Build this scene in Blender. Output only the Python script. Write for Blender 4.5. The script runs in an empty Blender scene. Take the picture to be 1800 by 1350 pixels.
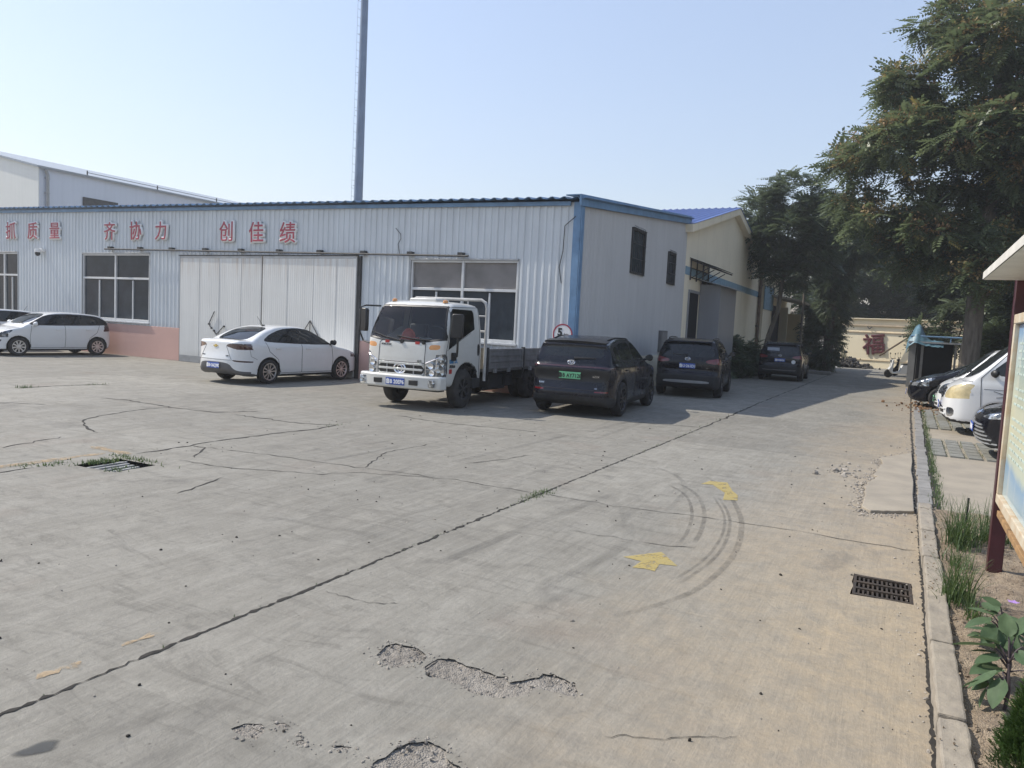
import bpy, bmesh, math, random
import numpy as np
from mathutils import Vector, Matrix, noise
from mathutils.bvhtree import BVHTree
from mathutils.geometry import delaunay_2d_cdt

S = bpy.context.scene
COL = S.collection
R = math.radians
random.seed(7)
rng = np.random.default_rng(7)

# ------------------------------------------------------------------ camera
PITCH, ROLL, YAW, EYE = R(4.57), R(2.87), R(27.8), 1.8
f0 = Vector((-math.sin(YAW), math.cos(YAW), 0)); r0 = Vector((math.cos(YAW), math.sin(YAW), 0)); u0 = Vector((0, 0, 1))
fw = f0 * math.cos(PITCH) - u0 * math.sin(PITCH); up = u0 * math.cos(PITCH) + f0 * math.sin(PITCH)
rt = r0 * math.cos(ROLL) + up * math.sin(ROLL); up = up * math.cos(ROLL) - r0 * math.sin(ROLL)
cd = bpy.data.cameras.new('camera'); cam = bpy.data.objects.new('camera', cd); COL.objects.link(cam)
m = Matrix((rt, up, -fw)).transposed().to_4x4(); m.translation = (0, 0, EYE); cam.matrix_world = m
cd.sensor_width = 36; cd.lens = 26.0; cd.clip_start = .05; cd.clip_end = 4000
S.camera = cam

# ------------------------------------------------------------------ sky and sun
SUN_EL = R(47); SUN_DIR = Vector((-1, -.15, 0)).normalized()
w = bpy.data.worlds.new('World'); S.world = w; w.use_nodes = True
nt = w.node_tree; bg = nt.nodes['Background']
sky = nt.nodes.new('ShaderNodeTexSky'); sky.sky_type = 'NISHITA'; sky.sun_disc = False
sky.sun_elevation = SUN_EL; sky.sun_rotation = math.atan2(SUN_DIR.x, SUN_DIR.y)
sky.air_density = 1.7; sky.dust_density = .8; sky.ozone_density = 3.0; sky.altitude = 0
tn_ = nt.nodes.new('ShaderNodeMix'); tn_.data_type = 'RGBA'; tn_.blend_type = 'MULTIPLY'; tn_.inputs[0].default_value = 1; tn_.inputs[7].default_value = (1.05, .955, 1.02, 1)
nt.links.new(sky.outputs[0], tn_.inputs[6])
hz_ = nt.nodes.new('ShaderNodeMix'); hz_.data_type = 'RGBA'; hz_.inputs[0].default_value = .38; hz_.inputs[7].default_value = (3.35, 4.05, 5.35, 1)   # milky summer haze
nt.links.new(tn_.outputs[2], hz_.inputs[6]); nt.links.new(hz_.outputs[2], bg.inputs[0]); bg.inputs[1].default_value = .15
sl = bpy.data.lights.new('sun', 'SUN'); so = bpy.data.objects.new('sun', sl); COL.objects.link(so)
sl.energy = 4.8; sl.angle = R(.6); sl.color = (1, .93, .82)
sd = Vector((SUN_DIR.x * math.cos(SUN_EL), SUN_DIR.y * math.cos(SUN_EL), math.sin(SUN_EL)))
so.rotation_euler = sd.to_track_quat('Z', 'Y').to_euler(); so.location = (-30, -5, 40)
S.view_settings.view_transform = 'Standard'; S.view_settings.look = 'None'
S.view_settings.exposure = .22; S.view_settings.gamma = 1

# ------------------------------------------------------------------ tags
def tag(o, label=None, cat=None, group=None, kind=None):
    if label: o['label'] = label
    if cat: o['category'] = cat
    if group: o['group'] = group
    if kind: o['kind'] = kind
    return o
def thing(name, label, cat, loc=(0, 0, 0), rz=0, group=None, scale=1):
    o = bpy.data.objects.new(name, None); COL.objects.link(o)
    o.empty_display_size = .3
    o.location = loc; o.rotation_euler = (0, 0, rz); o.scale = (scale,) * 3
    return tag(o, label, cat, group)
def copy_tree(o, parent=None):
    c = o.copy(); COL.objects.link(c); c.parent = parent
    for ch in list(o.children): copy_tree(ch, c)
    return c

# ------------------------------------------------------------------ mesh builder
class MB:
    def __init__(s): s.v = []; s.f = []
    def add(s, vs, fs):
        n = len(s.v); s.v += [tuple(v) for v in vs]; s.f += [tuple(i + n for i in f) for f in fs]; return s
    def box(s, c, d, rz=0, M=None):
        x, y, z = [k / 2 for k in d]
        vs = [Vector((a * x, b * y, e * z)) for a in (-1, 1) for b in (-1, 1) for e in (-1, 1)]
        rm = M if M else Matrix.Rotation(rz, 3, 'Z')
        vs = [rm @ v + Vector(c) for v in vs]
        return s.add(vs, [(0, 1, 3, 2), (4, 6, 7, 5), (0, 4, 5, 1), (2, 3, 7, 6), (0, 2, 6, 4), (1, 5, 7, 3)])
    def bar(s, a, b, wd, th):
        a = Vector(a); b = Vector(b); d = b - a
        q = d.to_track_quat('X', 'Z').to_matrix()
        return s.box((a + b) / 2, (d.length, wd, th), M=q)
    def tube(s, pts, rad, n=8, cap=True):
        pts = [Vector(p) for p in pts]
        if not hasattr(rad, '__len__'): rad = [rad] * len(pts)
        rings = []; ref = None
        for i, p in enumerate(pts):
            a = pts[max(i - 1, 0)]; b = pts[min(i + 1, len(pts) - 1)]; t = (b - a)
            if t.length < 1e-9: t = Vector((0, 0, 1))
            t.normalize()
            if ref is None: ref = Vector((0, 0, 1)) if abs(t.z) < .9 else Vector((1, 0, 0))
            x = (ref - t * ref.dot(t)); x.normalize(); y = t.cross(x); ref = x
            rings.append([p + (x * math.cos(2 * math.pi * k / n) + y * math.sin(2 * math.pi * k / n)) * rad[i] for k in range(n)])
        vs = [v for r_ in rings for v in r_]; fs = []
        for i in range(len(rings) - 1):
            for k in range(n): fs.append((i * n + k, i * n + (k + 1) % n, (i + 1) * n + (k + 1) % n, (i + 1) * n + k))
        if cap: fs += [tuple(range(n - 1, -1, -1)), tuple((len(rings) - 1) * n + k for k in range(n))]
        return s.add(vs, fs)
    def lathe(s, prof, n=24, axis='Z', c=(0, 0, 0)):     # prof: (radius, height)
        vs = []
        for r_, h in prof:
            for k in range(n):
                a = 2 * math.pi * k / n; x, y = r_ * math.cos(a), r_ * math.sin(a)
                p = (x, y, h) if axis == 'Z' else ((x, h, y) if axis == 'Y' else (h, x, y))
                vs.append(Vector(p) + Vector(c))
        fs = []
        for i in range(len(prof) - 1):
            for k in range(n):
                q = (i * n + k, i * n + (k + 1) % n, (i + 1) * n + (k + 1) % n, (i + 1) * n + k)
                fs.append(q if axis == 'Z' else q[::-1])
        return s.add(vs, fs)
    def prism(s, poly, z0, z1, axis='Z', off=(0, 0, 0)):
        n = len(poly)
        def P(a, b, h):
            p = (a, b, h) if axis == 'Z' else ((a, h, b) if axis == 'Y' else (h, a, b))
            return Vector(p) + Vector(off)
        vs = [P(a, b, z0) for a, b in poly] + [P(a, b, z1) for a, b in poly]
        fs = [tuple(range(n))[::-1], tuple(range(n, 2 * n))] + [(i, (i + 1) % n, n + (i + 1) % n, n + i) for i in range(n)]
        return s.add(vs, fs)
    def mesh(s, name, fixn=True):
        me = bpy.data.meshes.new(name); me.from_pydata(s.v, [], s.f)
        if fixn:
            b = bmesh.new(); b.from_mesh(me); bmesh.ops.recalc_face_normals(b, faces=b.faces); b.to_mesh(me); b.free()
        return me
    def build(s, name, mat, parent=None, smooth=35, bevel=0, fixn=True, loc=None):
        me = s.mesh(name, fixn); me.materials.append(mat)
        if smooth:
            me.shade_smooth(); me.set_sharp_from_angle(angle=R(smooth))
        o = bpy.data.objects.new(name, me); COL.objects.link(o)
        if parent: o.parent = parent
        if loc: o.location = loc
        if bevel:
            bm_ = o.modifiers.new('bevel', 'BEVEL'); bm_.width = bevel; bm_.segments = 2; bm_.limit_method = 'ANGLE'; bm_.angle_limit = R(40)
        return o

def raw_mesh(name, V, F, mat, parent=None, smooth=False, attr=None):
    """fast numpy mesh: F is (n,k)"""
    me = bpy.data.meshes.new(name); n, k = F.shape
    me.vertices.add(len(V)); me.vertices.foreach_set('co', np.ascontiguousarray(V, dtype=np.float32).ravel())
    me.loops.add(n * k); me.loops.foreach_set('vertex_index', F.astype(np.int32).ravel())
    me.polygons.add(n); me.polygons.foreach_set('loop_start', np.arange(0, n * k, k, dtype=np.int32))
    me.polygons.foreach_set('loop_total', np.full(n, k, dtype=np.int32))
    me.update(calc_edges=True); me.materials.append(mat)
    if smooth: me.shade_smooth()
    if attr is not None:
        a = me.attributes.new('tint', 'FLOAT', 'POINT'); a.data.foreach_set('value', attr.astype(np.float32))
    o = bpy.data.objects.new(name, me); COL.objects.link(o)
    if parent: o.parent = parent
    return o

def text_obj(name, body, size, mat, parent=None, M=None, offset=0.0, depth=.004, sx=1.0, spacing=1.0, bev=0):
    c = bpy.data.curves.new('t', 'FONT'); c.body = body; c.size = size; c.align_x = 'CENTER'; c.align_y = 'CENTER'
    c.offset = offset; c.extrude = depth; c.space_character = spacing; c.bevel_depth = bev; c.bevel_resolution = 1; c.resolution_u = 3
    t = bpy.data.objects.new('t', c); COL.objects.link(t)
    dg = bpy.context.evaluated_depsgraph_get(); me = bpy.data.meshes.new_from_object(t.evaluated_get(dg))
    bpy.data.objects.remove(t); bpy.data.curves.remove(c)
    # centre on its bounding box
    co = np.array([v.co[:] for v in me.vertices]); mid = (co.max(0) + co.min(0)) / 2
    for v in me.vertices: v.co = ((v.co.x - mid[0]) * sx, v.co.y - mid[1], v.co.z)
    me.materials.clear(); me.materials.append(mat); me.name = name
    o = bpy.data.objects.new(name, me); COL.objects.link(o)
    if parent: o.parent = parent
    if M is not None: o.matrix_local = M
    return o
def frame(origin, xdir, ydir):
    x = Vector(xdir).normalized(); y = Vector(ydir).normalized(); z = x.cross(y)
    M = Matrix((x, y, z)).transposed().to_4x4(); M.translation = origin
    return M

# ------------------------------------------------------------------ materials
def nodes(name):
    m_ = bpy.data.materials.new(name); m_.use_nodes = True
    n = m_.node_tree.nodes; l = m_.node_tree.links
    return m_, n, l, n['Principled BSDF']
def nz(n, l, scale, vec=None, detail=6, rough=.6, dist=0):
    t = n.new('ShaderNodeTexNoise'); t.inputs['Scale'].default_value = scale; t.inputs['Detail'].default_value = detail
    t.inputs['Roughness'].default_value = rough; t.inputs['Distortion'].default_value = dist
    if vec: l.new(vec, t.inputs['Vector'])
    return t.outputs['Fac']
def mapr(n, l, src, a, b, c=0., d=1.):
    t = n.new('ShaderNodeMapRange'); l.new(src, t.inputs[0])
    for i, v in enumerate((a, b, c, d)): t.inputs[i + 1].default_value = v
    return t.outputs[0]
def mixc(n, l, fac, a, b, mode='MIX'):
    t = n.new('ShaderNodeMix'); t.data_type = 'RGBA'; t.blend_type = mode
    if isinstance(fac, (int, float)): t.inputs[0].default_value = fac
    else: l.new(fac, t.inputs[0])
    for i, v in ((6, a), (7, b)):
        if isinstance(v, tuple): t.inputs[i].default_value = (*v, 1)
        else: l.new(v, t.inputs[i])
    return t.outputs[2]
def mth(n, l, op, a, b=0.):
    t = n.new('ShaderNodeMath'); t.operation = op
    for i, v in enumerate((a, b)):
        if isinstance(v, (int, float)): t.inputs[i].default_value = v
        else: l.new(v, t.inputs[i])
    return t.outputs[0]
def coords(n, l, scale=(1, 1, 1), rot=(0, 0, 0)):
    t = n.new('ShaderNodeTexCoord'); mp = n.new('ShaderNodeMapping'); l.new(t.outputs['Object'], mp.inputs[0])
    mp.inputs['Scale'].default_value = scale; mp.inputs['Rotation'].default_value = rot
    return mp.outputs[0]
def bump(n, l, h, strength=.3, dist=.01, prev=None):
    t = n.new('ShaderNodeBump'); l.new(h, t.inputs['Height']); t.inputs['Strength'].default_value = strength; t.inputs['Distance'].default_value = dist
    if prev: l.new(prev, t.inputs['Normal'])
    return t.outputs[0]

def plain(name, col, rough=.6, metal=0., var=.15, scale=4., bmp=0., bscale=40., coat=0., spec=.5, col2=None, stretch=(1, 1, 1)):
    m_, n, l, p = nodes(name); v = coords(n, l, stretch)
    c2 = col2 or tuple(k * (1 - var) for k in col); c1 = tuple(min(1, k * (1 + var * .5)) for k in col) if not col2 else col
    f = mapr(n, l, nz(n, l, scale, v), .3, .7)
    l.new(mixc(n, l, f, c1, c2), p.inputs['Base Color'])
    p.inputs['Roughness'].default_value = rough; p.inputs['Metallic'].default_value = metal
    p.inputs['Coat Weight'].default_value = coat; p.inputs['Coat Roughness'].default_value = .05; p.inputs['Specular IOR Level'].default_value = spec
    if bmp: l.new(bump(n, l, nz(n, l, bscale, v), bmp, .01), p.inputs['Normal'])
    return m_

def concrete_yard():
    m_, n, l, p = nodes('concrete_yard'); v = coords(n, l)
    big = nz(n, l, .28, v, 5, .55, .4); med = nz(n, l, 1.5, v, 9, .66, .5); fine = nz(n, l, 34, v, 6, .7); mot = nz(n, l, 6, v, 8, .7, .3)
    broom = nz(n, l, 1, coords(n, l, (22, 1.6, 1), (0, 0, R(7))), 6, .68, .3)
    broom2 = nz(n, l, 1, coords(n, l, (2.4, .7, 1), (0, 0, R(-9))), 9, .72, 1.8)
    cross = nz(n, l, 1, coords(n, l, (1.1, 3.4, 1), (0, 0, R(14))), 9, .72, 2.2)
    c = mixc(n, l, mapr(n, l, big, .35, .65), (0.192, 0.183, 0.158), (0.262, 0.249, 0.214))
    c = mixc(n, l, mapr(n, l, med, .40, .60, 0, .65), c, (0.172, 0.163, 0.141))
    c = mixc(n, l, mapr(n, l, med, .56, .68, 0, .7), c, (0.292, 0.279, 0.243))
    c = mixc(n, l, mapr(n, l, broom2, .46, .62, 0, .55), c, (0.292, 0.279, 0.245))
    c = mixc(n, l, mapr(n, l, cross, .52, .66, 0, .68), c, (0.122, 0.115, 0.099))
    c = mixc(n, l, mapr(n, l, mot, .50, .66, 0, .40), c, (0.140, 0.132, 0.115))
    c = mixc(n, l, mapr(n, l, broom, .44, .62, .0, .22), c, (0.332, 0.317, 0.278))
    sx = n.new('ShaderNodeSeparateXYZ'); l.new(coords(n, l), sx.inputs[0])
    # each cast bay a little different
    bx = mth(n, l, 'FLOOR', mth(n, l, 'DIVIDE', mth(n, l, 'ADD', sx.outputs[0], 3.34), 4.9)); by = mth(n, l, 'FLOOR', mth(n, l, 'DIVIDE', mth(n, l, 'ADD', sx.outputs[1], -7.2), 5.0))
    cb = n.new('ShaderNodeCombineXYZ'); l.new(bx, cb.inputs[0]); l.new(by, cb.inputs[1]); wn = n.new('ShaderNodeTexWhiteNoise'); wn.noise_dimensions = '2D'; l.new(cb.outputs[0], wn.inputs['Vector'])
    hs = n.new('ShaderNodeHueSaturation'); l.new(mapr(n, l, wn.outputs['Value'], 0, 1, .88, 1.12), hs.inputs['Value']); l.new(c, hs.inputs['Color']); c = hs.outputs[0]
    # tan dust that gathers along the right kerb near the soil bed
    e = mth(n, l, 'ADD', sx.outputs[0], mth(n, l, 'MULTIPLY', mth(n, l, 'SUBTRACT', big, .5), 2.2))
    e = mth(n, l, 'ADD', e, mth(n, l, 'MULTIPLY', mth(n, l, 'SUBTRACT', med, .5), 1.4))
    e = mth(n, l, 'SUBTRACT', e, mth(n, l, 'MULTIPLY', mth(n, l, 'SUBTRACT', sx.outputs[1], 4), .035))
    dust = mapr(n, l, e, -2.0, -.1, 0, .74)
    c = mixc(n, l, dust, c, mixc(n, l, mapr(n, l, mot, .35, .65), (.405, .318, .210), (.290, .245, .185)))
    red = nz(n, l, .55, coords(n, l, (1, 1, 1), (0, 0, 1.1)), 6, .6)
    c = mixc(n, l, mapr(n, l, red, .58, .74, 0, .35), c, (.205, .148, .115))
    oil = nz(n, l, .8, coords(n, l, (1, .7, 1), (0, 0, .4)), 5, .7, .6)
    c = mixc(n, l, mapr(n, l, oil, .60, .72, 0, .55), c, (0.093, 0.088, 0.080))
    spk = n.new('ShaderNodeTexVoronoi'); spk.inputs['Scale'].default_value = 7.5; l.new(v, spk.inputs[0])
    sp = mapr(n, l, mth(n, l, 'ADD', spk.outputs['Distance'], mth(n, l, 'MULTIPLY', fine, .07)), .075, .095, .75, 0)
    c = mixc(n, l, mth(n, l, 'MULTIPLY', sp, mapr(n, l, nz(n, l, .9, v, 3), .5, .6)), c, (0.076, 0.070, 0.060))
    c = mixc(n, l, mapr(n, l, fine, .3, .7, 0, .35), c, (0.136, 0.128, 0.110))
    l.new(c, p.inputs['Base Color']); l.new(mapr(n, l, med, .3, .7, .62, .9), p.inputs['Roughness'])
    p.inputs['Specular IOR Level'].default_value = .3
    h = mth(n, l, 'ADD', mth(n, l, 'MULTIPLY', fine, .6), mth(n, l, 'ADD', mth(n, l, 'MULTIPLY', broom, .7), mth(n, l, 'MULTIPLY', mot, 1.2)))
    l.new(bump(n, l, h, .6, .014), p.inputs['Normal'])
    return m_
def aggregate(name, a, b, c_, sc=55, st=1.0):
    m_, n, l, p = nodes(name); v = coords(n, l)
    vo = n.new('ShaderNodeTexVoronoi'); vo.inputs['Scale'].default_value = sc; l.new(v, vo.inputs[0])
    r_ = n.new('ShaderNodeTexVoronoi'); r_.inputs['Scale'].default_value = sc * .37; l.new(v, r_.inputs[0])
    big = nz(n, l, 6, v, 6, .65)
    sep = n.new('ShaderNodeSeparateColor'); l.new(vo.outputs['Color'], sep.inputs[0])
    col = mixc(n, l, sep.outputs[0], a, b); col = mixc(n, l, mapr(n, l, big, .4, .65), col, c_)
    l.new(col, p.inputs['Base Color']); p.inputs['Roughness'].default_value = .95
    h = mth(n, l, 'SUBTRACT', mth(n, l, 'MULTIPLY', big, 2.2), mth(n, l, 'ADD', vo.outputs['Distance'], mth(n, l, 'MULTIPLY', r_.outputs['Distance'], .8)))
    l.new(bump(n, l, h, st, .02), p.inputs['Normal'])
    return m_
def clad(name, col, pitch=None, axis=0, dirt=.25, rust=0., low=None):
    """painted steel sheet: faint vertical run-off streaks, dirt in blotches"""
    m_, n, l, p = nodes(name)
    st = nz(n, l, 1, coords(n, l, (5, 5, .25)), 5, .6); bl = nz(n, l, .8, coords(n, l), 6, .6)
    c = mixc(n, l, mapr(n, l, st, .4, .75, 0, dirt), col, tuple(k * .62 for k in col))
    c = mixc(n, l, mapr(n, l, bl, .45, .75, 0, dirt), c, tuple(k * .75 for k in col))
    if rust:
        r1 = nz(n, l, 1, coords(n, l, (7, 7, .35)), 5, .6)
        sx = n.new('ShaderNodeSeparateXYZ'); l.new(coords(n, l), sx.inputs[0])
        hi = mapr(n, l, mth(n, l, 'ADD', sx.outputs[2], mth(n, l, 'MULTIPLY', r1, .9)), 3.2, 4.2)
        c = mixc(n, l, mth(n, l, 'MULTIPLY', mth(n, l, 'MULTIPLY', hi, mapr(n, l, r1, .42, .66)), rust), c, (.33, .20, .10))
    if low:
        sx = n.new('ShaderNodeSeparateXYZ'); l.new(coords(n, l), sx.inputs[0])
        lo = mapr(n, l, mth(n, l, 'ADD', sx.outputs[2], mth(n, l, 'MULTIPLY', bl, .9)), low + .1, low + .75, .6, 0)
        c = mixc(n, l, lo, c, (.26, .235, .20))
    l.new(c, p.inputs['Base Color']); p.inputs['Roughness'].default_value = .45; p.inputs['Specular IOR Level'].default_value = .4
    if pitch:
        wv = n.new('ShaderNodeTexWave'); wv.wave_type = 'BANDS'; wv.bands_direction = 'X' if axis == 0 else 'Y'
        wv.inputs['Scale'].default_value = .314 / pitch; l.new(coords(n, l), wv.inputs[0])
        l.new(bump(n, l, wv.outputs['Fac'], .28, .010), p.inputs['Normal'])
    return m_
def render_wall(name, col, stain=(.30, .26, .2), amt=.5):
    m_, n, l, p = nodes(name)
    st = nz(n, l, 1, coords(n, l, (2.2, 2.2, .22)), 6, .62); bl = nz(n, l, .7, coords(n, l), 7, .62)
    c = mixc(n, l, mapr(n, l, bl, .4, .7, 0, .5), col, tuple(k * .86 for k in col))
    c = mixc(n, l, mapr(n, l, st, .56, .78, 0, amt), c, stain)
    l.new(c, p.inputs['Base Color']); p.inputs['Roughness'].default_value = .9; p.inputs['Specular IOR Level'].default_value = .2
    l.new(bump(n, l, nz(n, l, 25, coords(n, l)), .15, .01), p.inputs['Normal'])
    return m_
def leafmat(name, c1, c2, c3=None, trans=.35):
    m_, n, l, p = nodes(name)
    a = n.new('ShaderNodeAttribute'); a.attribute_name = 'tint'
    c = mixc(n, l, a.outputs['Fac'], c1, c2); c = mixc(n, l, mapr(n, l, nz(n, l, 14, coords(n, l)), .42, .65, 0, .45), c, tuple(k * .62 for k in c1))
    if c3: c = mixc(n, l, mapr(n, l, a.outputs['Fac'], .93, 1.0), c, c3)
    l.new(c, p.inputs['Base Color']); p.inputs['Roughness'].default_value = .42; p.inputs['Specular IOR Level'].default_value = .5
    t = n.new('ShaderNodeBsdfTranslucent'); l.new(mixc(n, l, .3, c, (.09, .10, .03), 'ADD'), t.inputs[0])
    ms = n.new('ShaderNodeMixShader'); ms.inputs[0].default_value = trans
    l.new(p.outputs[0], ms.inputs[1]); l.new(t.outputs[0], ms.inputs[2]); l.new(ms.outputs[0], n['Material Output'].inputs[0])
    return m_
def paint(name, col, dust=.1, rough=.3):
    m_, n, l, p = nodes(name)
    f = mapr(n, l, nz(n, l, 3, coords(n, l), 6, .65), .4, .75, 0, dust)
    l.new(mixc(n, l, f, col, (.30, .27, .23)), p.inputs['Base Color'])
    l.new(mapr(n, l, f, 0, max(dust, .01), rough, rough + .2), p.inputs['Roughness'])
    dk_ = max(col) < .05; p.inputs['Coat Weight'].default_value = .45 if dk_ else .9; p.inputs['Coat Roughness'].default_value = .04; p.inputs['Specular IOR Level'].default_value = .2 if dk_ else .5
    return m_
def glassy(name, col=(.010, .012, .014), rough=.03, spec=.5, tr=0.):
    m_, n, l, p = nodes(name)
    l.new(mixc(n, l, mapr(n, l, nz(n, l, 2.5, coords(n, l)), .4, .7, 0, .5), col, tuple(k * 1.6 + .004 for k in col)), p.inputs['Base Color'])
    p.inputs['Roughness'].default_value = rough; p.inputs['Specular IOR Level'].default_value = spec
    if tr:
        t = n.new('ShaderNodeBsdfTransparent'); t.inputs[0].default_value = (.84, .88, .89, 1)
        ms = n.new('ShaderNodeMixShader'); ms.inputs[0].default_value = tr
        g = n.new('ShaderNodeBsdfGlossy'); g.inputs['Roughness'].default_value = rough
        fr = n.new('ShaderNodeFresnel'); fr.inputs[0].default_value = 1.5
        a = n.new('ShaderNodeMixShader'); l.new(p.outputs[0], ms.inputs[1]); l.new(t.outputs[0], ms.inputs[2])
        l.new(fr.outputs[0], a.inputs[0]); l.new(ms.outputs[0], a.inputs[1]); l.new(g.outputs[0], a.inputs[2])
        l.new(a.outputs[0], n['Material Output'].inputs[0])
    return m_
def lens(name, a, b):
    m_, n, l, p = nodes(name); v = n.new('ShaderNodeTexVoronoi'); v.inputs['Scale'].default_value = 13; l.new(coords(n, l), v.inputs[0]); sp = n.new('ShaderNodeSeparateColor'); l.new(v.outputs['Color'], sp.inputs[0])
    l.new(mixc(n, l, mapr(n, l, sp.outputs[0], .35, .65), a, b), p.inputs['Base Color']); p.inputs['Metallic'].default_value = .7; p.inputs['Roughness'].default_value = .15; p.inputs['Coat Weight'].default_value = 1; p.inputs['Coat Roughness'].default_value = .02
    l.new(bump(n, l, v.outputs['Distance'], .5, .03), p.inputs['Normal']); return m_
def decal(name, col, amax, scale=3., stretch=(1, 1, 1), lo=.35, hi=.65):
    m_, n, l, p = nodes(name)
    f = mapr(n, l, nz(n, l, scale, coords(n, l, stretch), 8, .68), lo, hi, 0, amax)
    a = n.new('ShaderNodeAttribute'); a.attribute_name = 'tint'
    f = mth(n, l, 'MULTIPLY', f, a.outputs['Fac'])
    l.new(mixc(n, l, mapr(n, l, nz(n, l, 9, coords(n, l)), .35, .65), col, tuple(k * .8 for k in col)), p.inputs['Base Color'])
    l.new(f, p.inputs['Alpha']); p.inputs['Roughness'].default_value = .8; p.inputs['Specular IOR Level'].default_value = .2
    return m_

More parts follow.
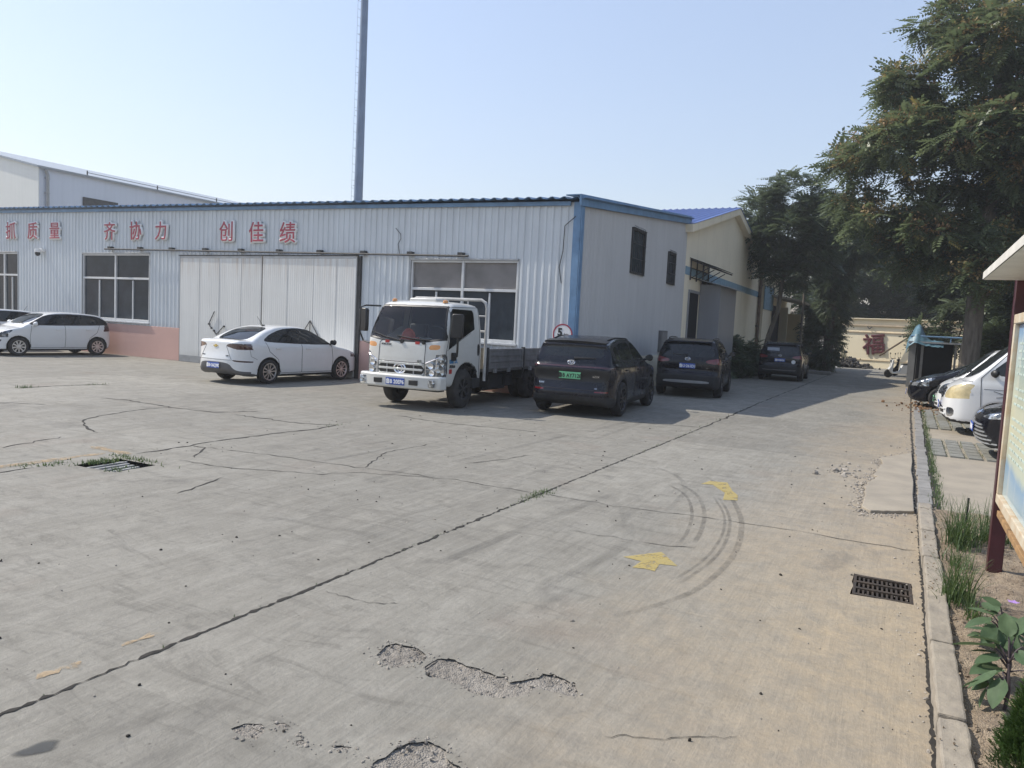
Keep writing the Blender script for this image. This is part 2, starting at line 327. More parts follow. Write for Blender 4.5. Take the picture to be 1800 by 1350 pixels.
def egg_rough(m_): m_.node_tree.nodes['Principled BSDF'].inputs['Roughness'].default_value = .62; m_.node_tree.nodes['Principled BSDF'].inputs['Specular IOR Level'].default_value = .3; return m_
MT = dict(
    yard=concrete_yard(),
    hole=aggregate('broken_concrete', (.225, .205, .178), (.30, .278, .245), (.17, .155, .135), 110, .55),
    dirtcrack=plain('crack_soil', (.028, .025, .021), .95, var=.6, scale=20),
    soil=aggregate('dry_soil', (.22, .172, .122), (.31, .25, .178), (.16, .12, .082), 120, .55),
    rubble=plain('rubble', (.33, .30, .26), .95, var=.5, scale=9, bmp=.6, bscale=60),
    kerb=plain('kerb_concrete', (.31, .272, .215), .92, var=.4, scale=5, bmp=.5, bscale=45, col2=(.20, .178, .15)),
    kerb2=plain('flat_kerb', (.22, .213, .20), .92, var=.3, scale=4, bmp=.4, bscale=45),
    slab=plain('pale_concrete', (.325, .285, .222), .92, var=.3, scale=2.2, bmp=.4, bscale=40, col2=(.235, .208, .168)),
    paver=plain('paver_concrete', (.205, .205, .182), .92, var=.25, scale=6, bmp=.4, bscale=40),
    ypaint=None, iron=plain('cast_iron', (.045, .042, .04), .65, .6, var=.4, scale=9, col2=(.10, .075, .055)),
    pit=plain('drain_pit', (.02, .019, .018), .95),
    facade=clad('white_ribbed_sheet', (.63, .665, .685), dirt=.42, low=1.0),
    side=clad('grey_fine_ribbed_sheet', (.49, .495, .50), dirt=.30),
    door=clad('white_door_sheet', (.68, .68, .655), .085, 0, dirt=.30, rust=.55, low=.15),
    pink=render_wall('pink_render', (.62, .40, .34), (.42, .26, .21), .35),
    bluetrim=plain('blue_sheet_trim', (.14, .255, .41), .45, var=.25, scale=3),
    blueroof=plain('blue_roof_sheet', (.13, .23, .37), .45, var=.35, scale=2),
    brightblue=plain('bright_blue_roof', (.055, .105, .33), .4, var=.2, scale=2),
    cream=render_wall('cream_render', (.80, .735, .585), (.50, .44, .34), .45),
    creamlit=render_wall('cream_render_lit', (.84, .745, .54), (.62, .52, .36), .25),  # warmer copy of the cream render, sunlit tone put into the colour
    band_shade=plain('blue_band_and_shade', (.22, .34, .43), .8, var=.2),
    frame=plain('white_aluminium_frame', (.62, .63, .63), .4, var=.1),
    winglass=glassy('dark_window_glass', (.036, .046, .056), .10, .10),
    board=plain('window_board', (.24, .225, .215), .7, var=.25, scale=1.5, spec=.3),
    dark=plain('dark_opening', (.012, .013, .016), .9),
    darksteel=plain('dark_steel', (.07, .07, .07), .6, .4, var=.4, scale=6),
    greysheet=clad('grey_door_sheet', (.27, .275, .29), .12, 1, dirt=.2),
    steelgrey=plain('galvanised', (.38, .39, .40), .45, .5, var=.2),
    red=plain('sign_red', (.36, .042, .072), .45, var=.12), fured=plain('maroon_red', (.09, .010, .016), .6, var=.2),
    white=plain('white_plastic', (.78, .78, .77), .4, var=.06),
    black=plain('black_plastic', (.014, .014, .015), .45, var=.3), matblack=plain('matt_black', (.018, .018, .019), .75, var=.3, scale=8),
    rubber=plain('tyre_rubber', (.022, .021, .021), .85, var=.4, scale=6, bmp=.2, bscale=80),
    alloy=plain('alloy', (.62, .62, .63), .28, .9, var=.1), darkalloy=plain('dark_alloy', (.06, .06, .065), .35, .8),
    mirrorglass=plain('mirror_glass', (.05, .055, .06), .15, .6), chrome=plain('chrome', (.75, .75, .76), .12, 1.0, var=.05),
    chimney=plain('blue_grey_steel', (.14, .20, .30), .5, var=.2, scale=1),
    hall=clad('pale_sheet_shaded', (.62, .66, .73), dirt=.15), hall_lit=clad('pale_sheet_lit', (.74, .745, .70), dirt=.15),  # one pale cladding: bluish shade and warm light put into two colours
    roofgrey=plain('grey_roof', (.32, .36, .40), .5),
    wpaint=paint('white_paint', (.70, .71, .71), .08), wpaint2=paint('dusty_white_paint', (.56, .56, .53), .20, .38),
    kpaint=paint('black_paint', (.005, .005, .008), .012, .18), kpaint2=paint('blue_black_paint', (.005, .006, .012), .015, .2),
    tint=glassy('tinted_glass'), clear=glassy('windscreen_glass', (.02, .023, .026), .02, .3, .96),
    screen=glassy('windscreen_dark', (.018, .021, .024), .02, .6),
    tail=plain('tail_light', (.15, .006, .010), .12, var=.3, scale=12, coat=1), taildark=plain('smoked_tail_light', (.04, .006, .008), .12, coat=1),
    lamp=lens('headlight_lens', (.50, .52, .54), (.10, .11, .12)), lampdark=lens('smoked_headlight', (.20, .22, .25), (.03, .035, .04)),
    lampyel=plain('yellowed_lens', (.62, .52, .30), .15, .1, var=.3, scale=7, coat=1), amber=plain('amber_lens', (.62, .26, .06), .2, coat=1),
    grille=plain('grille', (.012, .012, .013), .4), plateblue=plain('plate_blue', (.02, .075, .36), .4, var=.1), plategreen=plain('plate_green', (.16, .50, .26), .4, var=.2),
    platetext=plain('plate_white', (.80, .80, .80), .5, var=.05), blacktext=plain('plate_black', (.01, .012, .01), .5),
    bark=plain('bark', (.16, .14, .115), .95, var=.5, scale=5, bmp=.7, bscale=18, stretch=(2, 2, .4)),
    leaf=leafmat('tree_leaf', (.078, .112, .060), (.170, .210, .108), (.32, .26, .09), .42), leafd=leafmat('dark_leaf', (.064, .094, .056), (.135, .172, .098), None, .38),
    seed=leafmat('seed_cluster', (.33, .205, .105), (.38, .31, .13), None, .3),
    conifer=leafmat('conifer_leaf', (.030, .070, .016), (.075, .130, .030), None, .25), grass=leafmat('grass_blade', (.055, .100, .032), (.105, .155, .05), None, .35),
    egg=egg_rough(leafmat('broad_leaf', (.060, .110, .058), (.105, .160, .080), None, .3)), purple=plain('purple_flower', (.34, .21, .52), .6),
    maroon=plain('maroon_painted_steel', (.055, .014, .020), .4, var=.3, scale=5), cream_al=plain('dirty_cream_frame', (.56, .53, .44), .55, var=.3, scale=7, col2=(.42, .30, .18)),
    soffit=plain('white_soffit', (.60, .585, .54), .6, var=.15), rust=plain('rusty_steel', (.33, .20, .09), .8, var=.5, scale=9),
    tarp=plain('blue_tarp', (.10, .20, .27), .45, var=.4, scale=5, bmp=.5, bscale=9), concretepost=plain('grey_post', (.25, .25, .245), .9, var=.2),
    orange=plain('orange_plastic', (.55, .10, .05), .35), redplastic=plain('red_plastic', (.45, .03, .025), .35), paper=plain('paper', (.7, .7, .68), .8),
    truckbed=plain('weathered_bed', (.19, .187, .185), .6, var=.4, scale=4, bmp=.2), truckframe=plain('chassis', (.03, .03, .031), .75, var=.4), beige=plain('bed_board', (.46, .40, .30), .7, var=.3),
    bluetext=plain('blue_sticker', (.02, .19, .42), .5), redsq=plain('red_reflector', (.40, .03, .03), .3),
    wtrim=plain('grey_bumper', (.10, .10, .105), .5), tireclay=plain('dusty_tyre', (.045, .042, .04), .92, var=.5, scale=5, bmp=.3, bscale=60),
    trash=plain('rubbish_heap', (.06, .055, .05), .9, var=.8, scale=6),
)
def painted_yellow(nm='worn_yellow_paint', a=(.43, .33, .10), b=(.34, .285, .13), lo=.52):
    m_, n, l, p = nodes(nm)
    v = coords(n, l); f = nz(n, l, 9, v, 8, .7); g = nz(n, l, 45, v, 5, .7)
    l.new(mixc(n, l, mapr(n, l, f, .4, .65), a, b), p.inputs['Base Color'])
    l.new(mapr(n, l, mth(n, l, 'ADD', f, mth(n, l, 'MULTIPLY', g, .35)), lo, lo + .14, .05, .80), p.inputs['Alpha']); p.inputs['Roughness'].default_value = .8
    return m_
MT['ypaint'] = painted_yellow()

# ================================================================== GROUND
def sdfp(poly, X, Y):
    d = np.full(X.shape, 1e9); ins = np.zeros(X.shape, bool); n = len(poly)
    for i in range(n):
        ax, ay = poly[i]; bx, by = poly[(i + 1) % n]; ex, ey = bx - ax, by - ay; L = ex * ex + ey * ey
        if L < 1e-14: continue
        wx, wy = X - ax, Y - ay; t = np.clip((wx * ex + wy * ey) / L, 0, 1)
        d = np.minimum(d, (wx - ex * t) ** 2 + (wy - ey * t) ** 2)
        if abs(by - ay) > 1e-12:
            c = ((ay > Y) != (by > Y)) & (X < ex * (Y - ay) / ey + ax); ins ^= c
    d = np.sqrt(d); return np.where(ins, -d, d)
def inside(poly, x, y):
    c = False; n = len(poly)
    for i in range(n):
        x1, y1 = poly[i]; x2, y2 = poly[i - 1]
        if (y1 > y) != (y2 > y) and x < (x2 - x1) * (y - y1) / (y2 - y1) + x1: c = not c
    return c
def rough(poly, k=3, amp=.01, seed=0):
    r_ = random.Random(seed); out = []; n = len(poly)
    for i in range(n):
        a = Vector((*poly[i], 0)); b = Vector((*poly[(i + 1) % n], 0)); d = b - a; nn = Vector((-d.y, d.x, 0)).normalized()
        for j in range(k):
            q = a + d * (j / k) + nn * r_.uniform(-amp, amp); out.append((q.x, q.y))
    return out
P1 = [(-2.36, 3.09), (-2.4, 3.21), (-2.37, 3.26), (-2.26, 3.28), (-2.18, 3.26), (-2.12, 3.2), (-2.16, 3.13), (-2.18, 3.04), (-2.28, 3.03)]
P2 = [(-2.06, 3.09), (-2.08, 3.17), (-2.07, 3.23), (-2.02, 3.28), (-1.94, 3.26), (-1.83, 3.26), (-1.73, 3.24), (-1.67, 3.27), (-1.63, 3.22), (-1.57, 3.3), (-1.53, 3.35), (-1.53, 3.4), (-1.48, 3.42), (-1.37, 3.4), (-1.33, 3.39), (-1.28, 3.28), (-1.32, 3.26), (-1.4, 3.26), (-1.48, 3.25), (-1.49, 3.19), (-1.53, 3.1), (-1.63, 3.04), (-1.73, 3.02), (-1.83, 3.06), (-1.94, 3.05), (-2.02, 3.05)]
P3 = [(-1.76, 2.31), (-1.76, 2.4), (-1.73, 2.51), (-1.67, 2.56), (-1.61, 2.56), (-1.57, 2.54), (-1.54, 2.5), (-1.48, 2.49), (-1.43, 2.47), (-1.4, 2.44), (-1.48, 2.35), (-1.65, 2.2), (-1.73, 2.23)]
P4 = [(-2.44, 2.18), (-2.42, 2.24), (-2.36, 2.28), (-2.31, 2.25), (-2.28, 2.18), (-2.34, 2.16)]
P5 = [(-2.32, 2.31), (-2.28, 2.34), (-2.24, 2.33), (-2.25, 2.3), (-2.3, 2.3)]
P6 = [(-2.14, 2.26), (-2.12, 2.28), (-2.08, 2.26), (-2.12, 2.245)]
P7 = [(-1.99, 2.31), (-1.96, 2.34), (-1.91, 2.35), (-1.93, 2.31)]
holes = [rough(p, 3, .009 if i < 3 else .004, i) for i, p in enumerate((P1, P2, P3, P4, P5, P6, P7))]
GL = [(-8.06, 4.94), (-8.08, 5.45), (-7.43, 5.50), (-7.43, 4.98)]
GR = [(-.21, 6.27), (.19, 6.28), (.185, 5.80), (-.20, 5.74)]
pits = [rough(GL, 5, .015, 21), rough(GR, 5, .008, 22)]
pts, edges = [], []
for poly in [[(-150, -150), (150, -150), (150, 150), (-150, 150)]] + holes + pits:
    b = len(pts); pts += [Vector(p) for p in poly]; edges += [(b + i, b + (i + 1) % len(poly)) for i in range(len(poly))]
V2, _, F2, *_ = delaunay_2d_cdt(pts, edges, [], 0, 1e-6)
F2 = [f for f in F2 if not any(inside(h, sum(V2[i].x for i in f) / 3, sum(V2[i].y for i in f) / 3) for h in holes + pits)]
g = MB(); g.add([(v.x, v.y, 0) for v in V2], [tuple(f) for f in F2])
tag(g.build('ground', MT['yard'], smooth=0, fixn=False), kind='structure')
# broken floors of the potholes: bumpy sheets just under the slab, reaching past the rims
for hi, h in enumerate(holes):
    xs = [p[0] for p in h]; ys = [p[1] for p in h]; st = .012 if hi < 3 else .008
    x0, x1, y0, y1 = min(xs) - .06, max(xs) + .06, min(ys) - .06, max(ys) + .06
    nx, ny = int((x1 - x0) / st), int((y1 - y0) / st); dep = .013 if hi < 3 else .007
    gx, gy = np.meshgrid(np.linspace(x0, x1, nx), np.linspace(y0, y1, ny), indexing='ij')
    V = []
    hh = [np.array(q) for q in h]; ds = -sdfp(hh, gx.ravel(), gy.ravel() - .016)
    for a, b, d_ in zip(gx.ravel(), gy.ravel(), ds):
        q = .35 + .65 * min(1, max(0, d_ + .006) / .05)
        V.append((a, b, -dep * q + min(dep * .8, (.009 * noise.noise((a * 9, b * 9, hi)) + .010 * noise.noise((a * 38, b * 38, hi))) + .006 * noise.noise((a * 95, b * 95, hi))) * q - .0022))
    idx = np.arange(nx * ny).reshape(nx, ny)
    F = np.stack([idx[:-1, :-1], idx[1:, :-1], idx[1:, 1:], idx[:-1, 1:]], -1).reshape(-1, 4)
    tag(raw_mesh('pothole', np.array(V), F, MT['hole'], smooth=True), kind='structure')

def strip(mb, pts, wd, z=.004, jit=.02, wj=.6, step=.12, seed=0):
    r_ = random.Random(seed); P = []
    for a, b in zip(pts, pts[1:]):
        a, b = Vector((*a, 0)), Vector((*b, 0)); n = max(1, int((b - a).length / step))
        P += [a.lerp(b, i / n) for i in range(n)]
    P.append(Vector((*pts[-1], 0)))
    L, Rr = [], []
    for i, p in enumerate(P):
        d = (P[min(i + 1, len(P) - 1)] - P[max(i - 1, 0)]); nn = Vector((-d.y, d.x, 0)).normalized()
        q = p + nn * r_.gauss(0, jit); ww = wd * r_.uniform(1 - wj, 1 + wj) * .5
        if i in (0, len(P) - 1): ww *= .2
        L.append(q + nn * ww * r_.uniform(.6, 1.3)); Rr.append(q - nn * ww * r_.uniform(.6, 1.3))
    n = len(P); mb.add([(v.x, v.y, z) for v in L + Rr], [(n + i, n + i + 1, i + 1, i) for i in range(n - 1)])
cr = MB()
strip(cr, [(-3.34, -1.2), (-3.33, 1.7), (-3.34, 7.06), (-3.34, 14.3)], .019, jit=.006, wj=.95, step=.035, seed=1)
strip(cr, [(-3.34, 14.3), (-3.40, 20), (-3.43, 44)], .035, jit=.014, step=.25, seed=2)
CR = [([(-3.32, 7.15), (-2.5, 7.12), (-1.57, 7.27), (-.76, 7.34), (-.18, 7.29), (.23, 7.33)], .010), ([(-2.52, 6.0), (-2.12, 6.02), (-1.75, 6.05), (-1.42, 6.18)], .007),
    ([(-3.37, 7.1), (-3.82, 7.11), (-4.43, 7.12), (-5.06, 6.89), (-5.53, 6.65), (-5.72, 6.35), (-6.14, 6.18), (-6.64, 5.95), (-7.04, 5.86), (-7.5, 5.85)], .012),
    ([(-13.56, 8.81), (-13.08, 8.99), (-11.67, 8.91), (-10.66, 9.0), (-10.28, 9.71)], .04), ([(-11.67, 8.91), (-11.7, 8.33), (-11.42, 7.48), (-11.16, 6.96), (-10.63, 6.65), (-9.91, 6.37)], .03),
    ([(-10.21, 9.06), (-9.5, 9.1), (-8.66, 9.12), (-8.21, 9.43)], .035), ([(-8.21, 9.43), (-8.13, 8.77), (-8.22, 8.25), (-8.27, 7.01), (-8.2, 6.55), (-8.17, 6.06), (-8.18, 5.77)], .035),
    ([(-9.61, 4.98), (-9.73, 5.39), (-9.89, 5.88)], .025), ([(-15.99, 8.68), (-16.04, 9.56), (-15.91, 10.29), (-15.69, 10.41)], .05), ([(-8.23, 4.2), (-8.22, 4.6)], .03),
    ([(-8.18, 6.57), (-7.96, 6.61), (-7.71, 6.28), (-7.57, 6.09)], .02), ([(-7.96, 6.61), (-7.07, 6.79), (-5.91, 6.89), (-4.71, 7.08)], .010), ([(-6.42, 5.57), (-6.29, 5.27), (-6.2, 4.96), (-6.13, 4.77)], .014),
    ([(-3.22, 3.63), (-2.86, 3.64), (-2.7, 3.73)], .005), ([(-1.04, 3.01), (-.93, 3.09), (-.85, 3.11), (-.77, 3.16), (-.71, 3.23), (-.64, 3.26), (-.52, 3.34)], .0035),
    ([(-4.75, 13.89), (-4.05, 14.19), (-3.32, 14.32)], .03), ([(-4.84, 8.03), (-4.57, 8.77), (-4.51, 9.17)], .012), ([(-5.63, 6.97), (-6.07, 7.98), (-6.02, 9.0)], .012),
    ([(-15.6, 6.4), (-14.2, 6.9), (-13.2, 7.6)], .025), ([(-8.2, 4.2), (-8.25, 1.0)], .02), ([(-8.3, 11.2), (-7.2, 11.0), (-5.4, 11.3)], .02)]
for i, (p, wd) in enumerate(CR): strip(cr, p, wd, jit=.015 if wd > .006 else .006, step=.1 if wd > .006 else .03, seed=10 + i)
tag(cr.build('ground_cracks', MT['dirtcrack'], smooth=0, fixn=False), kind='structure')

# paint on the yard
def flat(name, poly, z, mat, attr=None):
    V, _, F, *_ = delaunay_2d_cdt([Vector(p) for p in poly], [], [tuple(range(len(poly)))], 1, 1e-6)
    mb = MB(); mb.add([(v.x, v.y, z) for v in V], [tuple(f) for f in F])
    return mb.build(name, mat, smooth=0, fixn=False)
A1 = [(-1.85, 5.55), (-1.63, 5.87), (-1.42, 5.59), (-1.55, 5.55), (-1.53, 5.36), (-1.61, 5.37), (-1.70, 5.34), (-1.69, 5.53)]
A2 = [(-2.04, 8.88), (-1.99, 9.15), (-1.79, 9.19), (-1.64, 8.74), (-1.54, 8.54), (-1.49, 8.27), (-1.63, 8.19), (-1.69, 8.57), (-1.81, 8.76), (-1.91, 8.94)]
for a in (A1, A2): tag(flat('painted_arrow', a[::-1], .004, MT['ypaint']), kind='structure')
yl = MB(); strip(yl, [(-8.50, 4.1), (-8.47, 5.56)], .13, jit=.008, wj=.15, seed=3); strip(yl, [(-8.98, 5.71), (-8.2, 5.72)], .13, jit=.008, wj=.15, seed=4)
[strip(yl, [(-3.53, q_), (-3.52, q_ + .22)], .05, jit=.012, wj=.6, step=.03, seed=50 + k) for k, q_ in enumerate((1.55, 1.98, 2.42))]; strip(yl, [(-12.4, 5.1), (-10.4, 5.2)], .12, jit=.01, seed=6)
tag(yl.build('painted_line', painted_yellow('faded_ochre_paint', (.42, .30, .16), (.34, .26, .17), .60), smooth=0, fixn=False), kind='structure')
def ribbon(name, pts, wd, mat, z=.003, fade=.15, seed=0):
    # smooth the path with Chaikin, then a four-column ribbon whose 'tint' fades to the rims and ends
    P = [np.array(p, float) for p in pts]
    for _ in range(3): P = [P[0]] + [q for a, b in zip(P, P[1:]) for q in (a * .75 + b * .25, a * .25 + b * .75)] + [P[-1]]
    V, F, A = [], [], []; n = len(P)
    for i, p in enumerate(P):
        d = P[min(i + 1, n - 1)] - P[max(i - 1, 0)]; nn = np.array((-d[1], d[0])); nn /= np.linalg.norm(nn)
        t = i / (n - 1); e = min(1, t / fade, (1 - t) / fade)
        for k, a in ((-1, 0), (-.7, 1), (.7, 1), (1, 0)): V.append((*(p + nn * wd * .5 * k), z)); A.append(a * e)
        if i < n - 1: F += [(4 * i + k, 4 * i + k + 1, 4 * i + k + 5, 4 * i + k + 4) for k in range(3)]
    return tag(raw_mesh(name, np.array(V), np.array(F)[:, ::-1], mat, attr=np.array(A)), kind='structure')
skid = decal('tyre_rubber_on_concrete', (.072, .071, .069), .34, 7, lo=.28, hi=.68)
smear = decal('grey_smear', (.095, .094, .093), .20, 1.2, (3, .6, 1), .38, .62)
ribbon('tyre_mark', [(-2.18, 9.54), (-1.81, 8.9), (-1.57, 8.36), (-1.37, 7.74), (-1.24, 7.24), (-1.12, 6.42), (-1.10, 5.94), (-1.12, 5.5), (-1.16, 5.12), (-1.30, 4.7), (-1.5, 4.3)], .06, skid)
ribbon('tyre_mark', [(-1.70, 8.3), (-1.41, 7.51), (-1.28, 6.83), (-1.22, 6.21), (-1.23, 5.73), (-1.30, 5.2)], .035, skid)
ribbon('tyre_mark', [(-1.76, 8.3), (-1.46, 7.51), (-1.33, 6.83), (-1.28, 6.21), (-1.29, 5.73), (-1.35, 5.3)], .03, skid)
ribbon('tyre_mark', [(-2.28, 8.75), (-1.93, 8.29), (-1.66, 7.51), (-1.52, 6.8), (-1.47, 6.3)], .05, skid)
ribbon('tyre_mark', [(-2.38, 8.6), (-2.03, 8.19), (-1.76, 7.41), (-1.62, 6.7), (-1.57, 6.2)], .04, skid)
ribbon('tyre_mark', [(-2.35, 7.0), (-2.05, 6.3), (-1.95, 5.9), (-1.98, 5.3), (-2.1, 4.6)], .13, smear)
ribbon('tyre_mark', [(-4.6, 9.6), (-3.6, 9.9), (-2.6, 9.5), (-2.1, 8.6), (-2.0, 7.4)], .07, smear)
for k in range(9):
    x = rng.uniform(-8, -2.2); y = rng.uniform(4.5, 12); L = rng.uniform(1.5, 3.5); s_ = rng.uniform(-.25, .35)
    ribbon('tyre_mark', [(x, y), (x + s_ * .4, y + L * .5), (x + s_, y + L)], rng.uniform(.08, .16), smear, z=.0015 + k * .0001)
wet = decal('damp_spot', (.085, .088, .088), .8, 4, lo=.05, hi=.35)
V_, F_, A_ = [(-2.955, 1.665, .003)], [], [1.]
for q_, (a_, t_) in enumerate(((.62, 1.), (1., 0.))):
    for k in range(24):
        an = 2 * math.pi * k / 24; rr_ = a_ * (1 + .13 * math.sin(3 * an + 1) + .07 * math.sin(5 * an)); V_.append((-2.955 + .052 * rr_ * math.cos(an) + .02 * rr_ * math.sin(an), 1.665 + .085 * rr_ * math.sin(an), .003)); A_.append(t_)
F_ = [(0, 1 + k, 1 + (k + 1) % 24, 1 + (k + 1) % 24) for k in range(0)]
tag(raw_mesh('damp_spot', np.array(V_), np.array([(1 + k, 25 + k, 25 + (k + 1) % 24, 1 + (k + 1) % 24) for k in range(24)] + [(0, 1 + 2 * k, 1 + (2 * k + 1) % 24, 1 + (2 * k + 2) % 24) for k in range(12)]), wet, attr=np.array(A_)), kind='structure')

# right side: kerb, soil bed, flat kerb stones, broken apron, parking bay
kb = MB()
y = -1.0
while y < 9.0:
    L = 1.0 + random.uniform(-.06, .06); dx = random.uniform(-.006, .006)
    y2 = min(y + L, 9.02)
    kb.prism([(.262 + dx, y + .004), (.385 + dx, y + .004), (.385 + dx, y2 - .004), (.262 + dx, y2 - .004)], -.05, .115 + random.uniform(-.006, .006)); y = y2
kb = kb.build('kerb', MT['kerb'], smooth=0, bevel=.012); tag(kb, kind='structure')
md = kb.modifiers.new('sub', 'SUBSURF'); md.subdivision_type = 'SIMPLE'; md.levels = md.render_levels = 4
tx = bpy.data.textures.new('kerb_wear', 'CLOUDS'); tx.noise_scale = .12
md = kb.modifiers.new('wear', 'DISPLACE'); md.texture = tx; md.strength = .022; md.mid_level = .55; md.texture_coords = 'GLOBAL'
fk = MB(); y = 9.05
while y < 34:
    L = random.uniform(.45, .6); kk = random.uniform(-.012, .012)
    fk.box((.345 + kk + (y - 9) * .006, y + L / 2, .0), (.15, L - .015, .05 + random.uniform(-.01, .01)), rz=random.uniform(-.02, .02)); y += L
tag(fk.build('flat_kerb_stones', MT['kerb2'], smooth=0, bevel=.008), kind='structure')
kd = MB(); strip(kd, [(.25, 8.9), (.255, 20), (.34, 34)], .035, z=.003, jit=.006, step=.05, seed=31); strip(kd, [(.46, 9.0), (.47, 20), (.56, 34)], .07, z=.016, jit=.015, seed=32)
strip(kd, [(.258, -1), (.258, 8.9)], .022, z=.003, jit=.003, wj=.7, step=.03, seed=33)
tag(kd.build('kerb_joint_dirt', MT['dirtcrack'], smooth=0, fixn=False), kind='structure')

def bumpy(name, x0, x1, y0, y1, st, z0, fn, mat):
    nx, ny = max(2, int((x1 - x0) / st)), max(2, int((y1 - y0) / st))
    gx, gy = np.meshgrid(np.linspace(x0, x1, nx), np.linspace(y0, y1, ny), indexing='ij')
    V = np.array([(a, b, z0 + fn(a, b)) for a, b in zip(gx.ravel(), gy.ravel())])
    idx = np.arange(nx * ny).reshape(nx, ny)
    F = np.stack([idx[:-1, :-1], idx[1:, :-1], idx[1:, 1:], idx[:-1, 1:]], -1).reshape(-1, 4)
    return tag(raw_mesh(name, V, F, mat, smooth=True), kind='structure')
def soilz(a, b):
    return .030 * noise.noise((a * 2.3, b * 2.3, 1)) + .022 * noise.noise((a * 8, b * 8, 2)) + .012 * noise.noise((a * 22, b * 22, 5)) + .006 * noise.noise((a * 60, b * 60, 9))
bumpy('soil_bed', .386, 3.0, 2.2, 8.95, .022, .082, soilz, MT['soil'])
bumpy('soil_bed', 3.0, 9, -1, 8.95, .2, .082, soilz, MT['soil'])
slab = [(.225, 13.77), (-.2, 12.8), (-.16, 12.2), (-.24, 11.04), (-.19, 10.91), (-.27, 10.4), (-.3, 9.93), (-.27, 9.4), (-.29, 8.84), (-.19, 8.63), (.02, 8.77), (.225, 8.92)]
sb = MB(); sb.prism(rough(slab, 5, .012, 5)[::-1], -.02, .035); tag(sb.build('broken_apron', MT['slab'], smooth=0, bevel=.008), kind='structure')
# loose rubble round the apron
def stones(name, spots, mat, seed=0, kind='stuff'):
    r_ = random.Random(seed); mb = MB()
    base = bmesh.new(); bmesh.ops.create_icosphere(base, subdivisions=1, radius=1); bv = [v.co.copy() for v in base.verts]; bf = [tuple(v.index for v in f.verts) for f in base.faces]; base.free()
    for x, y, z, s_ in spots:
        e = Matrix.Rotation(r_.uniform(0, 6), 3, 'Z') @ Matrix.Rotation(r_.uniform(0, 6), 3, 'X')
        sx, sy, sz = s_ * r_.uniform(.7, 1.4), s_ * r_.uniform(.6, 1.1), s_ * r_.uniform(.4, .8)
        mb.add([e @ Vector((v.x * sx * r_.uniform(.75, 1.2), v.y * sy * r_.uniform(.75, 1.2), v.z * sz)) + Vector((x, y, z + sz * .3)) for v in bv], bf)
    return tag(mb.build(name, mat, smooth=0, fixn=False), kind=kind)
sp = []
for _ in range(950):
    t = random.random() * (len(slab) - 1); i = int(t); a = slab[i]; b = slab[i + 1]; q = t - i
    x = a[0] + (b[0] - a[0]) * q + random.gauss(-.03, .055); yy = a[1] + (b[1] - a[1]) * q + random.gauss(-.03, .11)
    if not inside(slab, x, yy) and x < .25: sp.append((x, yy, 0, abs(random.gauss(.006, .006)) + .003))
for _ in range(70): sp.append((random.gauss(-.62, .13), random.gauss(11.15, .35), 0, abs(random.gauss(.012, .012)) + .005))
sp += [(-.72, 11.1, 0, .05), (-.66, 11.25, 0, .03), (-.55, 11.0, 0, .035), (-.45, 10.8, 0, .04), (-.60, 10.7, 0, .02)]
for _ in range(700): sp.append((.25 - abs(random.gauss(0, .10)), random.uniform(2.2, 34), 0, abs(random.gauss(.004, .004)) + .002))
for _ in range(260): sp.append((random.uniform(-7, .2), random.uniform(1.5, 14), 0, abs(random.gauss(.003, .004)) + .0015))
for hi, h in enumerate(holes):
    for _ in range(170 if hi < 3 else 30):
        a, b = random.choice(h); x = a + random.gauss(0, .035); yy = b + random.gauss(-.01, .03)
        sp.append((x, yy, -.006 if inside(h, x, yy) else 0, abs(random.gauss(.0028, .003)) + .0012))
stones('rubble', sp, MT['rubble'], 3)
ss = []
for _ in range(2600):
    x = random.uniform(.39, 1.7); yy = random.uniform(2.3, 8.9); s_ = abs(random.gauss(.0045, .005)) + .0025
    ss.append((x, yy, .082 + soilz(x, yy) - s_ * .2, s_))
for _ in range(420):
    ss.append((random.uniform(.27, .42), random.uniform(2.4, 8.9), .112, abs(random.gauss(.0022, .003)) + .001))
stones('soil_clods', ss, MT['soil'], 4)
dk = []
for _ in range(330): dk.append((random.uniform(-9, .2), random.uniform(1.3, 15), .001, abs(random.gauss(.004, .004)) + .002))
stones('dark_grit', dk, MT['dirtcrack'], 6)
flatd = MB()
drt = MB()
# parking bay: concrete with strips of grass-joint pavers
pk = MB(); pk.prism([(.43, 8.9), (12, 8.9), (12, 36), (.62, 36)], -.03, .012); tag(pk.build('parking_bay', MT['slab'], smooth=0), kind='structure')
pb = MB(); gs = []
def paver_band(y0, y1):
    yy = y0
    while yy < y1 - .1:
        x = .50 + (yy - 9) * .006
        while x < 5.2:
            pb.box((x + .10, yy + .2, .012), (.19, .36, .05)); gs.append((x + .225, yy + .2)); x += .255
        yy += .40
for a in ((13.85, 16.1), (18.3, 20.8), (21.0, 23.3), (23.6, 29.2), (29.5, 33)): paver_band(*a)
tag(pb.build('grass_pavers', MT['paver'], smooth=0), kind='structure')

